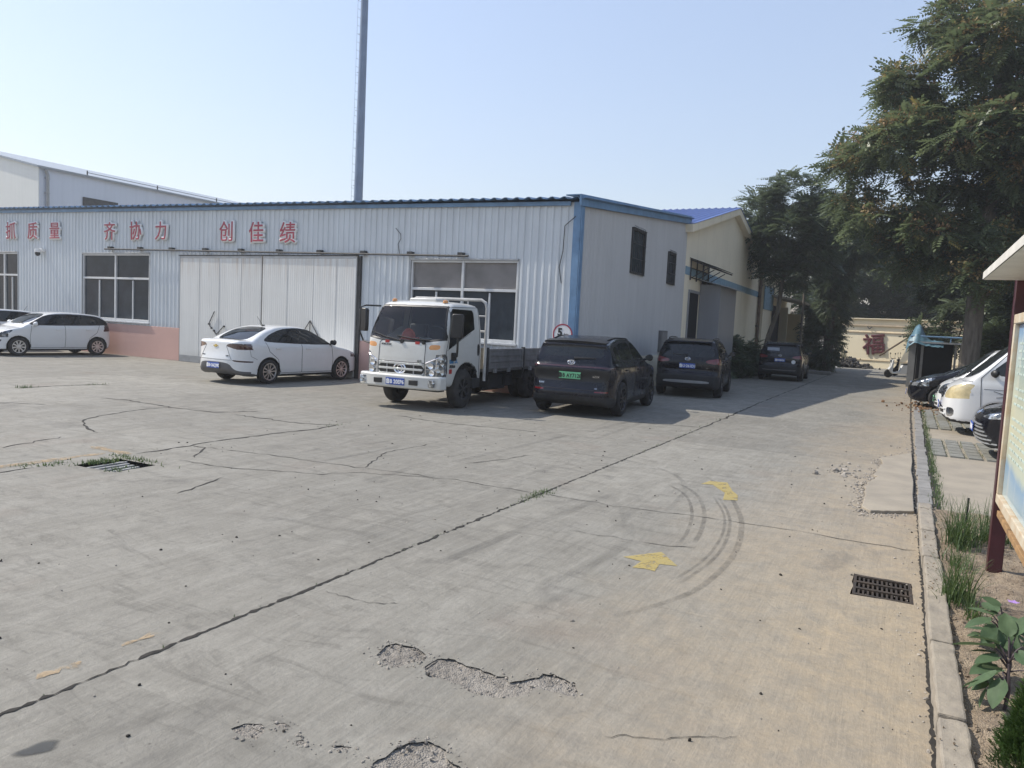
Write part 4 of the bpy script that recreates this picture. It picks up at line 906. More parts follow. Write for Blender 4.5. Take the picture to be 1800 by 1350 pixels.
def sq(P, f=.10):
    out = []
    for i in range(len(P)):
        p, a, b = np.array(P[i]), np.array(P[i - 1]), np.array(P[(i + 1) % len(P)]); out += [tuple(p + (a - p) * f), tuple(p), tuple(p + (b - p) * f)]
    return out
class Body:
    """sp: lower/upper side outlines, section half-outlines, plan half-outline, arches; regs: coloured regions that become parts"""
    def __init__(s, sp, regs, vox=.025):
        X0, X1 = sp['x']; Yw = sp['w'] + .06; Z1 = sp['h'] + .06
        h = vox; o = np.array([X0 - .06, -Yw, .08]); n = [int((X1 - X0 + .12) / h) + 2, int(2 * Yw / h) + 2, int((Z1 - .08) / h) + 2]
        x, y, z = [o[i] + h * np.arange(n[i]) for i in range(3)]
        X, Y, Z = np.meshgrid(x, y, z, indexing='ij')
        sg = np.clip(X / 1.3, -1, 1); kf, kr = sp.get('bow', (.11, .09))
        Xb = X + np.where(X > 0, kf, kr) * sg * Y * Y; Zb = Z + sp.get('crown', .035) * Y * Y
        ck = sp.get('ck', 2)
        g = Grid2(chaikin(sp['low'], ck), X0 - .5, X1 + .5, -.1, Z1 + .2, h * .8); low = g(Xb, Zb)
        g = Grid2(chaikin(sp['up'], ck), X0 - .5, X1 + .5, -.1, Z1 + .2, h * .8); upp = g(Xb, Zb)
        sym = lambda L: L + [(-a, b) for a, b in L[::-1]]
        sl_ = chaikin(sym(sp['slow']), 1); su = chaikin(sym(sp['sup']), 1)
        A, B = np.meshgrid(y, z, indexing='ij'); s1 = sdfp(sl_, A, B)[None]; s2 = sdfp(su, A, B)[None]
        pl = sp['plan'] + [(a, -b) for a, b in sp['plan'][::-1]]
        A, B = np.meshgrid(x, y, indexing='ij'); p1 = sdfp(chaikin(pl, 2), A, B)[:, :, None]
        k = sp.get('k', .07)
        D = smax(smax(low, s1 + 0 * X, k), p1 + 0 * X, k)
        D = smin(D, smax(smax(upp, s2 + 0 * X, sp.get('k2', .06)), p1 + .02 + 0 * X, .06), sp.get('kj', .03))
        D = np.maximum(D, -(Z - .09))
        for wx, wz, rad in sp['arch']:
            c = np.sqrt((X - wx) ** 2 + (Z - wz) ** 2) - rad; c = np.maximum(c, (sp['w'] - .30) - np.abs(Y)); D = smax(D, -c, .015)
        if sp.get('fn'): D = sp['fn'](D, X, Y, Z)
        V, F = surface_nets(D)
        G3 = np.stack(np.gradient(D), -1)
        def nrm(P): q = np.stack([fld(G3[..., i], P) for i in range(3)], 1); return q / (np.linalg.norm(q, axis=1)[:, None] + 1e-9)
        for _ in range(2): N = nrm(V); V = V - N * np.clip(fld(D, V) / h, -.6, .6)[:, None]
        s.sp, s.arch = sp, sp['arch']
        W = o + V * h
        lab = np.zeros(len(F), int); C = W[F].mean(1); FN = N[F].mean(1); s.names = [('body', None)]
        def pv(P, view): return {'side': (P[:, 0], P[:, 2]), 'front': (P[:, 1], P[:, 2]), 'rear': (P[:, 1], P[:, 2]), 'top': (P[:, 0], P[:, 1])}[view]
        for nm, mat, view, poly, cond in regs:
            s.names.append((nm, mat)); L = len(s.names) - 1
            if view == 'fn': lab[poly(C, FN)] = L; continue
            ok = {'side': np.abs(FN[:, 1]) > .3, 'front': FN[:, 0] > .12, 'rear': FN[:, 0] < -.12, 'top': FN[:, 2] > .2}[view]
            if cond is not None: ok = ok & cond(C, FN)
            ppl = chaikin(poly, 2) if len(poly) > 2 else poly
            f = sdfp(ppl, *pv(C, view)); sel = ok & (f < 0); lab[sel] = L
            vin = np.zeros(len(W), bool); vout = np.zeros(len(W), bool); vin[F[sel].ravel()] = True; vout[F[~sel].ravel()] = True
            b = np.where(vin & vout)[0]
            if len(b):
                e = 1e-3; P = W[b]; q = pv(P, view); f0 = sdfp(ppl, *q); gx = (sdfp(ppl, q[0] + e, q[1]) - f0) / e; gy = (sdfp(ppl, q[0], q[1] + e) - f0) / e
                st = np.clip(f0, -1.1 * h, 1.1 * h); ia, ib = {'side': (0, 2), 'front': (1, 2), 'rear': (1, 2), 'top': (0, 1)}[view]
                P = P.copy(); P[:, ia] -= st * gx; P[:, ib] -= st * gy; Q = (P - o) / h
                N2 = nrm(Q); Q = Q - N2 * np.clip(fld(D, Q) / h, -.6, .6)[:, None]; W[b] = o + Q * h
        s.W, s.F, s.lab, s.N = W, F, lab, nrm((W - o) / h)
        s.bvh = BVHTree.FromPolygons([tuple(v) for v in W], [tuple(int(i) for i in f) for f in F])
    def parts(s, parent, paintm):
        for L, (nm, mat) in enumerate(s.names):
            sel = s.lab == L
            if not sel.any(): continue
            groups = [sel]
            if nm in ('side_window', 'headlight', 'tail_light', 'fog_lamp', 'turn_signal', 'mirror_trim', 'quarter_window'):
                cy = s.W[s.F].mean(1)[:, 1]; groups = [sel & (cy > 0), sel & (cy <= 0)]
            for gsel in groups:
                f = s.F[gsel]
                if not len(f): continue
                u, inv = np.unique(f, return_inverse=True)
                ob = raw_mesh(nm, s.W[u], inv.reshape(f.shape), mat or paintm, parent, smooth=True)
                ob.data.normals_split_custom_set_from_vertices([tuple(v) for v in s.N[u]])
    def hit(s, view, a, b, side=1):
        if view == 'side': o, d = Vector((a, 3 * side, b)), Vector((0, -side, 0))
        elif view == 'front': o, d = Vector((6, a, b)), Vector((-1, 0, 0))
        elif view == 'rear': o, d = Vector((-6, a, b)), Vector((1, 0, 0))
        else: o, d = Vector((a, b, 5)), Vector((0, 0, -1))
        p, n, *_ = s.bvh.ray_cast(o, d)
        return (p, n) if p is not None else (None, None)
    def seam(s, mb, view, pts, side=1, rad=.006, step=.05, lift=0):
        P = []
        for a, b in zip(pts, pts[1:]):
            n = max(1, int(math.hypot(b[0] - a[0], b[1] - a[1]) / step)); P += [(a[0] + (b[0] - a[0]) * i / n, a[1] + (b[1] - a[1]) * i / n) for i in range(n)]
        P.append(pts[-1]); out = []
        for a, b in P:
            p, n = s.hit(view, a, b, side)
            if p is not None: out.append(p + n * lift)
        if len(out) > 1: mb.tube(out, rad, 6)

def wheel_meshes(rad, wd, spokes=5, style='alloy', hub=.64):
    t = MB(); w2 = wd / 2; r_ = rad * hub
    t.lathe([(r_ * .97, -w2 * .7), (r_ * 1.04, -w2 * .95), (rad * .88, -w2), (rad * .965, -w2 * .8), (rad, -w2 * .5), (rad, w2 * .5), (rad * .965, w2 * .8), (rad * .88, w2), (r_ * 1.04, w2 * .95), (r_ * .97, w2 * .7)], 36, 'Y')
    b = MB(); b.lathe([(r_, -w2 * .7), (r_, w2 * .45), (r_ * .93, w2 * .35), (r_ * .3, w2 * .25), (0, w2 * .25)], 28, 'Y'); b.lathe([(r_ * .55, w2 * .3), (r_ * .55, w2 * .5), (0, w2 * .5)], 20, 'Y')
    s = MB(); y0 = w2 * .82
    s.lathe([(r_ * 1.0, y0 * .8), (r_ * 1.03, y0 * 1.12), (r_ * .95, y0 * 1.10), (r_ * .90, y0 * .8)], 36, 'Y')
    s.lathe([(r_ * .20, y0 * .55), (r_ * .20, y0), (r_ * .12, y0 * 1.05), (0, y0 * 1.05)], 16, 'Y')
    for k in range(spokes):
        a = 2 * math.pi * k / spokes + math.pi / 2
        def pt(rr, da, yy): return Vector((rr * math.cos(a + da), yy, rr * math.sin(a + da)))
        if style == 'split':
            for sg in (-1, 1):
                i0, i1, o0, o1 = sg * .02, sg * .38, sg * .20, sg * .34
                vs = [pt(r_ * .14, i0, y0), pt(r_ * .17, i1 * 1.6, y0), pt(r_ * .94, o1, y0 * 1.02), pt(r_ * .94, o0, y0 * 1.02)]
                vs += [v - Vector((0, w2 * .35, 0)) for v in vs]
                s.add(vs, [(0, 1, 2, 3), (7, 6, 5, 4), (0, 4, 5, 1), (1, 5, 6, 2), (2, 6, 7, 3), (3, 7, 4, 0)])
        else:
            ww = .9 / spokes if style == 'cover' else .75 / spokes
            vs = [pt(r_ * .15, -.5, y0), pt(r_ * .15, .5, y0), pt(r_ * .94, ww * 1.25, y0), pt(r_ * .94, -ww * 1.25, y0)]
            vs += [v - Vector((0, w2 * .35, 0)) for v in vs]
            s.add(vs, [(0, 1, 2, 3), (7, 6, 5, 4), (0, 4, 5, 1), (1, 5, 6, 2), (2, 6, 7, 3), (3, 7, 4, 0)])
    return [x.mesh(n) for x, n in ((t, 'tyre'), (b, 'wheel'), (s, 'rim'))]
def add_wheels(car, pos, rad, wd, spokes, style, rimmat, tyremat=None, hub=.64):
    mt, mb_, ms = wheel_meshes(rad, wd, spokes, style, hub)
    for me, mm in ((mt, tyremat or MT['rubber']), (mb_, MT['matblack']), (ms, rimmat)):
        me.materials.append(mm); me.shade_smooth(); me.set_sharp_from_angle(angle=R(35))
    for x, y in pos:
        o = bpy.data.objects.new('wheel', mb_); COL.objects.link(o); o.parent = car; o.location = (x, y, rad); o.rotation_euler = (0, random.uniform(0, 1), 0 if y > 0 else math.pi)
        for me, nm in ((mt, 'tyre'), (ms, 'rim')):
            c = bpy.data.objects.new(nm, me); COL.objects.link(c); c.parent = o
def plate(car, pos, nrm, txt, green=False, tilt=0, w_=.44, h_=.14):
    n = Vector(nrm).normalized(); x = Vector((0, 0, 1)).cross(n).normalized(); y = n.cross(x)
    M_ = Matrix((x, y, n)).transposed().to_4x4(); M_.translation = pos
    mb = MB(); mb.box((0, 0, 0), (w_, h_, .012)); o = mb.build('licence_plate', MT['plategreen' if green else 'plateblue'], car, smooth=0, bevel=.004); o.matrix_local = M_
    text_obj('plate_text', txt, h_ * .78, MT['blacktext' if green else 'platetext'], o, Matrix.Translation((0, 0, .007)), offset=.004, depth=.001, sx=.86, spacing=1.05)
def mirror_part(car, body, x, z, side, mat, w_=.19):
    p, n = body.hit('side', x, z, side)
    if p is None: return
    mb = MB(); mb.tube([p + Vector((0, -.03 * side, -.02)), p + Vector((0, .08 * side, .01))], [.03, .025], 8)
    prof = [(0, -.02), (.06, -.05), (.085, 0), (.075, .05), (.045, .085), (0, .095)]
    m0 = MB(); c = p + Vector((.0, .06 * side + .075 * side, .045))
    base = bmesh.new(); bmesh.ops.create_uvsphere(base, u_segments=16, v_segments=10, radius=1)
    vs = [Vector((v.co.x * (.09 if v.co.x > 0 else .045), v.co.y * w_ / 2, v.co.z * (.075 + .02 * v.co.y * side))) + c for v in base.verts]; fs = [tuple(v.index for v in f.verts) for f in base.faces]; base.free()
    mb.add(vs, fs); o = mb.build('mirror', mat, car)
    g_ = MB(); g_.lathe([(0, 0), (w_ * .42, 0)], 16, 'X'); q = g_.build('mirror_glass', MT['mirrorglass'], o, smooth=0); q.location = c + Vector((-.047, 0, .0)); q.scale = (1, 1, .8)
def handle(mb, body, x, z, side, L=.17):
    p, n = body.hit('side', x, z, side)
    if p is not None: mb.box(p + Vector((0, .014 * side, 0)), (L, .028, .030))
def badge(car, body, view, a, b, txt, size, mat=None, side=1, name='badge', **kw):
    p, n = body.hit(view, a, b, side)
    if p is None: return
    x = Vector((0, 0, 1)).cross(n).normalized(); y = n.cross(x); M_ = Matrix((x, y, n)).transposed().to_4x4(); M_.translation = p + n * .004
    return text_obj(name, txt, size, mat or MT['chrome'], car, M_, depth=.003, **kw)
def emblem(car, body, view, a, b, rx, rz, kind='ovals'):
    p, n = body.hit(view, a, b)
    if p is None: return
    x = Vector((0, 0, 1)).cross(n).normalized(); y = n.cross(x); M_ = Matrix((x, y, n)).transposed().to_4x4(); M_.translation = p + n * .008
    mb = MB(); ring = lambda cx, cy, ax, ay, r_: mb.tube([(cx + ax * math.cos(t), cy + ay * math.sin(t), 0) for t in np.linspace(0, 2 * math.pi, 25)], r_, 6, cap=False)
    if kind == 'ovals': ring(0, 0, rx, rz, rx * .13); ring(0, rz * .22, rx * .72, rz * .42, rx * .09); ring(0, -rz * .1, rx * .30, rz * .80, rx * .09)
    elif kind == 'cross': mb.prism([(-rx, -rz * .35), (-rx * .35, -rz * .35), (-rx * .4, -rz), (rx * .3, -rz), (rx * .35, -rz * .35), (rx, -rz * .35), (rx * .9, rz * .35), (rx * .3, rz * .35), (rx * .35, rz), (-rx * .3, rz), (-rx * .35, rz * .35), (-rx * .9, rz * .35)], -.005, .006)
    else: ring(0, 0, rx, rz, rx * .16); ring(0, 0, rx * .45, rz * .7, rx * .1); mb.prism([(-rx * .6, -.01), (rx * .6, -.01), (rx * .6, .012), (-rx * .6, .012)], 0, .01)
    o = mb.build('emblem', MT['chrome'] if kind != 'cross' else plain('gold_emblem', (.55, .42, .15), .25, .9), car); o.matrix_local = M_
def underside(C, N): return (N[:, 2] < -.35) & (C[:, 2] < .36)
def wells(arch, w_):
    def f(C, N):
        m_ = np.zeros(len(C), bool)
        for wx, wz, rad in arch:
            dd = np.sqrt((C[:, 0] - wx) ** 2 + (C[:, 2] - wz) ** 2)
            m_ |= (dd < rad + .012) & (((N[:, 0] * (C[:, 0] - wx) + N[:, 2] * (C[:, 2] - wz)) < -.35 * dd) | (np.abs(C[:, 1]) < w_ - .14)) & (C[:, 2] < wz + rad + .02)
        return m_
    return f
def base_regs(sp): return [('underbody', MT['matblack'], 'fn', underside, None), ('wheel_well', MT['matblack'], 'fn', wells(sp['arch'], sp['w']), None)]
def place(name, label, cat, loc, deg, scale=1, group='cars parked in the factory yard'):
    return thing(name, label, cat, (loc[0], loc[1], 0), R(deg), group, scale)

# ---- white saloon by the sliding doors
SED = dict(x=(-2.34, 2.20), w=.87, h=1.48, bow=(.12, .10), crown=.03,
    low=[(2.08, .20), (2.17, .40), (2.16, .60), (2.06, .76), (1.6, .90), (1.05, .985), (0, .99), (-1.3, 1.03), (-1.8, 1.09), (-2.12, 1.10), (-2.24, 1.06), (-2.25, .93), (-2.27, .75), (-2.33, .55), (-2.30, .36), (-2.12, .22), (-1, .17), (1, .17)],
    up=[(1.35, .80), (1.20, .95), (.95, 1.05), (.35, 1.36), (.02, 1.455), (-.4, 1.475), (-.9, 1.445), (-1.35, 1.33), (-1.75, 1.14), (-2.0, 1.00), (-1.9, .8)],
    slow=[(.0, .12), (.70, .14), (.81, .20), (.845, .34), (.862, .55), (.866, .68), (.855, .82), (.845, .92), (.80, 1.02), (.60, 1.25), (0, 1.3)],
    sup=[(0, .5), (.84, .5), (.845, .92), (.80, 1.02), (.70, 1.22), (.60, 1.40), (.53, 1.52), (0, 1.6)],
    plan=[(2.22, 0), (2.20, .35), (2.08, .66), (1.80, .82), (1.3, .866), (-1.3, .868), (-1.85, .83), (-2.16, .72), (-2.31, .45), (-2.35, 0)],
    arch=[(1.30, .31, .355), (-1.30, .31, .355)])
def saloon(car, paintm, ptxt, pz=.45):
    sp = SED; side = lambda C, N: C[:, 2] > .9
    B = Body(sp, base_regs(sp) + [
        ('windscreen', MT['screen'], 'front', [(-.66, 1.04), (.66, 1.04), (.56, 1.39), (-.56, 1.39)], lambda C, N: (C[:, 0] > .1) & (C[:, 0] < 1.2) & (N[:, 2] > .3)),
        ('rear_window', MT['tint'], 'top', [(-1.88, -.58), (-1.88, .58), (-.98, .49), (-.98, -.49)], lambda C, N: (C[:, 2] > 1.06)),
        ('window_trim', MT['black'], 'side', [(1.16, 1.0), (.30, 1.385), (-.25, 1.425), (-.75, 1.39), (-1.20, 1.25), (-1.46, 1.10), (-1.36, 1.055), (0, 1.00)], side),
        ('side_window', MT['tint'], 'side', [(.98, 1.035), (.33, 1.345), (-.16, 1.395), (-.20, 1.03)], side),
        ('side_window', MT['tint'], 'side', [(-.24, 1.03), (-.20, 1.395), (-.72, 1.365), (-1.16, 1.235), (-1.40, 1.105), (-1.33, 1.075)], side),
        ('tail_light', MT['taildark'], 'rear', [(.36, .93), (.40, .99), (.60, 1.01), (.90, 1.00), (.90, .86), (.66, .86), (.56, .89)], None),
        ('tail_light', MT['taildark'], 'rear', [(-.36, .93), (-.40, .99), (-.60, 1.01), (-.90, 1.00), (-.90, .86), (-.66, .86), (-.56, .89)], None),
        ('tail_light', MT['taildark'], 'side', [(-2.25, .87), (-2.25, 1.01), (-1.92, .985), (-2.06, .88)], lambda C, N: C[:, 0] < -1.9),
        ('rear_bumper_trim', MT['wtrim'], 'rear', [(-.88, .20), (-.88, .30), (-.62, .36), (-.48, .54), (.48, .54), (.62, .36), (.88, .30), (.88, .20)], None),
        ('rear_bumper_trim', MT['wtrim'], 'side', [(-2.4, .16), (-2.4, .34), (-1.95, .28), (-1.7, .26), (-1.7, .16)], None),
        ('reflector', MT['taildark'], 'rear', [(.56, .61), (.84, .58), (.84, .54), (.60, .57)], None), ('reflector', MT['taildark'], 'rear', [(-.56, .61), (-.84, .58), (-.84, .54), (-.60, .57)], None),
        ('headlight', MT['lamp'], 'side', [(2.14, .60), (1.78, .74), (1.62, .78), (1.82, .66)], lambda C, N: C[:, 0] > 1.5),
        ('headlight', MT['lamp'], 'front', [(.50, .60), (.86, .66), (.86, .76), (.56, .68)], None), ('headlight', MT['lamp'], 'front', [(-.50, .60), (-.86, .66), (-.86, .76), (-.56, .68)], None),
        ('grille', MT['grille'], 'front', [(-.62, .30), (-.55, .58), (.55, .58), (.62, .30)], None),
        ('sill', MT['black'], 'side', [(-.98, .1), (-.98, .225), (.98, .225), (.98, .1)], None)], .0225)
    B.parts(car, paintm)
    sm = MB()
    for sd_ in (1, -1):
        B.seam(sm, 'side', [(-.20, 1.00), (-.21, .6), (-.19, .27)], sd_); B.seam(sm, 'side', [(-.19, .27), (-.92, .27)], sd_); B.seam(sm, 'side', [(-.92, .30), (-1.02, .62), (-1.30, .82), (-1.40, 1.05)], sd_)
        B.seam(sm, 'side', [(.92, .27), (-.19, .27)], sd_); B.seam(sm, 'side', [(.92, .27), (.95, .6), (.90, 1.0)], sd_); B.seam(sm, 'side', [(-1.9, .88), (-1.86, .7), (-1.68, .62)], sd_, .004)
    B.seam(sm, 'rear', [(-.36, .95), (-.56, .60), (.56, .60), (.36, .95)], rad=.005); B.seam(sm, 'top', [(-2.12, -.66), (-1.92, -.68), (-1.86, -.6)], rad=.004); B.seam(sm, 'top', [(-2.12, .66), (-1.92, .68), (-1.86, .6)], rad=.004)
    B.seam(sm, 'top', [(1.1, -.7), (2.0, -.62), (2.06, 0), (2.0, .62), (1.1, .7)], rad=.004)
    tag(sm.build('panel_gaps', MT['matblack'], car), kind='stuff')
    hm = MB()
    for sd_ in (1, -1):
        for x, z in ((-1.02, .90), (.02, .885)): handle(hm, B, x, z, sd_)
        mirror_part(car, B, .86, 1.02, sd_, MT['black'])
    tag(hm.build('door_handles', paintm, car, bevel=.008), kind='stuff')
    p, n = B.hit('rear', 0, pz); plate(car, p + Vector((-.02, 0, 0)), (-1, 0, .08), ptxt)
    emblem(car, B, 'rear', 0, .93, .085, .035, 'cross')
    badge(car, B, 'rear', .43, .70, 'Monza', .052, MT['darksteel']); badge(car, B, 'rear', -.43, .70, '320T', .045, MT['darksteel'])
    p, n = B.hit('top', -.80, 0); a = MB(); a.tube([p, p + Vector((-.20, 0, .24))], [.009, .004], 6); a.box(p + Vector((.01, 0, .01)), (.09, .04, .03)); a.build('antenna', MT['black'], car)
    add_wheels(car, [(1.30, .76), (1.30, -.76), (-1.30, .76), (-1.30, -.76)], .31, .205, 5, 'split', MT['alloy'], hub=.68)
    return B
c = place('saloon_car', 'white four door saloon parked in front of the sliding doors', 'car', (-14.94, 14.97), 88.1)
saloon(c, MT['wpaint'], '鲁B·36Q9K')
SALOON_SRC = c

# ---- white hatchbacks by the left window
HAT = dict(x=(-1.92, 2.12), w=.85, h=1.49, bow=(.12, .10), crown=.03,
    low=[(2.0, .20), (2.09, .36), (2.07, .56), (1.98, .72), (1.55, .90), (1.05, 1.0), (0, 1.0), (-1.3, 1.06), (-1.75, 1.06), (-1.84, .90), (-1.88, .62), (-1.86, .38), (-1.72, .22), (-1, .17), (1, .17)],
    up=[(1.35, .80), (1.22, .98), (.95, 1.10), (.42, 1.38), (.05, 1.465), (-.5, 1.485), (-1.1, 1.455), (-1.50, 1.40), (-1.62, 1.30), (-1.83, 1.02), (-1.80, .8)],
    slow=[(.0, .12), (.70, .14), (.79, .20), (.825, .34), (.842, .55), (.846, .68), (.838, .82), (.828, .92), (.78, 1.03), (.60, 1.25), (0, 1.3)],
    sup=[(0, .5), (.82, .5), (.828, .92), (.785, 1.03), (.69, 1.24), (.60, 1.42), (.53, 1.54), (0, 1.6)],
    plan=[(2.12, 0), (2.08, .38), (1.95, .66), (1.70, .80), (1.25, .846), (-1.25, .848), (-1.6, .80), (-1.82, .66), (-1.9, .4), (-1.92, 0)],
    arch=[(1.275, .305, .35), (-1.275, .305, .35)])
def hatchback(car, paintm, ptxt, ev=False, spokes=9, style='cover', rim=None, green=False, dark_front=False):
    lampm = MT['lamp'] if paintm is MT['kpaint'] else MT['lampdark']; sp = HAT; side = lambda C, N: C[:, 2] > .9
    regs = base_regs(sp) + [
        ('windscreen', MT['screen'], 'front', [(-.66, 1.06), (.66, 1.06), (.57, 1.41), (-.57, 1.41)], lambda C, N: (C[:, 0] > .1) & (C[:, 0] < 1.25) & (N[:, 2] > .3)),
        ('rear_window', MT['tint'], 'rear', [(-.58, 1.06), (.58, 1.06), (.50, 1.36), (-.50, 1.36)], lambda C, N: C[:, 0] < -1.3),
        ('window_trim', MT['black'], 'side', [(1.10, 1.02), (.36, 1.385), (-.25, 1.425), (-.9, 1.41), (-1.35, 1.37), (-1.62, 1.22), (-1.72, 1.10), (-1.42, 1.06), (0, 1.02)], side),
        ('side_window', MT['tint'], 'side', [(.98, 1.05), (.38, 1.35), (-.14, 1.40), (-.18, 1.05)], side), ('side_window', MT['tint'], 'side', [(-.22, 1.05), (-.18, 1.40), (-.8, 1.385), (-1.30, 1.33), (-1.34, 1.09)], side),
        ('tail_light', MT['taildark'], 'rear', [(.42, .94), (.46, 1.04), (.90, 1.12), (.90, .84), (.62, .86)], None), ('tail_light', MT['taildark'], 'rear', [(-.42, .94), (-.46, 1.04), (-.90, 1.12), (-.90, .84), (-.62, .86)], None),
        ('tail_light', MT['taildark'], 'side', [(-1.95, .84), (-1.95, 1.10), (-1.62, 1.06), (-1.58, .98), (-1.72, .88)], lambda C, N: C[:, 0] < -1.45),
        ('headlight', lampm, 'side', [(2.05, .58), (2.05, .68), (1.70, .82), (1.42, .86), (1.55, .74), (1.80, .64)], lambda C, N: C[:, 0] > 1.3),
        ('headlight', lampm, 'front', [(.42, .60), (.86, .60), (.86, .78), (.50, .70)], None), ('headlight', lampm, 'front', [(-.42, .60), (-.86, .60), (-.86, .78), (-.50, .70)], None),
        ('grille', MT['grille'], 'front', [(-.58, .24), (-.50, .50), (-.30, .58), (.30, .58), (.50, .50), (.58, .24)], None),
        ('fog_lamp', MT['black'], 'side', [(1.98, .28), (2.00, .33), (1.80, .54), (1.74, .52)], lambda C, N: C[:, 0] > 1.5),
        ('sill', MT['black'], 'side', [(-.96, .1), (-.96, .215), (.96, .215), (.96, .1)], None)]
    B = Body(sp, regs, .0225); B.parts(car, paintm); sm = MB()
    for sd_ in (1, -1):
        B.seam(sm, 'side', [(-.18, 1.02), (-.19, .6), (-.17, .27), (-.90, .27), (-1.0, .6), (-1.25, .80), (-1.36, 1.06)], sd_); B.seam(sm, 'side', [(-.17, .27), (.90, .27), (.94, .6), (.88, 1.0)], sd_)
    B.seam(sm, 'top', [(1.1, -.7), (1.85, -.62), (1.98, 0), (1.85, .62), (1.1, .7)], rad=.004)
    tag(sm.build('panel_gaps', MT['matblack'], car), kind='stuff'); hm = MB()
    for sd_ in (1, -1):
        for x, z in ((-.95, .90), (.05, .88)): handle(hm, B, x, z, sd_)
        mirror_part(car, B, .80, 1.02, sd_, paintm)
    tag(hm.build('door_handles', paintm, car, bevel=.008), kind='stuff')
    p, n = B.hit('front', 0, .40); plate(car, p + Vector((.03, 0, 0)), (1, 0, .05), ptxt, green)
    emblem(car, B, 'front', 0, .66, .08, .055)
    wp = MB(); B.seam(wp, 'front', [(-.05, 1.05), (-.55, 1.11)], rad=.009, lift=.012); B.seam(wp, 'front', [(.55, 1.05), (.05, 1.10)], rad=.009, lift=.012); tag(wp.build('wipers', MT['black'], car), kind='stuff')
    p, n = B.hit('top', -1.30, 0); a = MB(); a.tube([p, p + Vector((-.14, 0, .20))], [.008, .004], 6); a.build('antenna', MT['black'], car)
    add_wheels(car, [(1.275, .745), (1.275, -.745), (-1.275, .745), (-1.275, -.745)], .305, .195, spokes, style, rim or MT['alloy'], hub=.66)
    return B
HX, HY = -26.0, 15.0
c = place('hatchback_car', 'white five door hatchback parked beside the pink plinth under a window', 'car', (HX, HY), -95, .985)
hatchback(c, MT['wpaint'], '鲁B·7Q52')
c2 = copy_tree(c); c2.location = (HX - 3.0, HY - .5, 0); c2['label'] = 'white car cut by the left picture edge, only its windscreen and mirror showing'

# ---- black crossover with green plate
SUVA = dict(x=(-2.34, 2.30), w=.94, h=1.66, bow=(.10, .085), crown=.03,
    low=[(2.18, .24), (2.26, .45), (2.25, .72), (2.12, .90), (1.6, 1.02), (1.0, 1.09), (0, 1.08), (-1.4, 1.10), (-2.0, 1.14), (-2.20, 1.06), (-2.24, .98), (-2.20, .80), (-2.24, .62), (-2.30, .50), (-2.27, .32), (-2.08, .23), (-1, .20), (1, .20)],
    up=[(1.30, .85), (1.15, 1.05), (.85, 1.18), (.22, 1.52), (-.15, 1.63), (-.7, 1.655), (-1.3, 1.625), (-1.85, 1.545), (-2.06, 1.50), (-2.04, 1.40), (-2.16, 1.12), (-2.18, .85)],
    slow=[(.0, .15), (.78, .17), (.88, .24), (.915, .40), (.93, .60), (.936, .78), (.925, .92), (.90, 1.03), (.84, 1.12), (.6, 1.3), (0, 1.4)],
    sup=[(0, .5), (.90, .5), (.905, 1.0), (.84, 1.14), (.76, 1.34), (.67, 1.56), (.58, 1.70), (0, 1.76)],
    plan=[(2.30, 0), (2.26, .42), (2.12, .72), (1.85, .88), (1.35, .936), (-1.4, .938), (-1.9, .90), (-2.18, .78), (-2.32, .5), (-2.34, 0)],
    arch=[(1.38, .36, .41), (-1.38, .36, .41)])
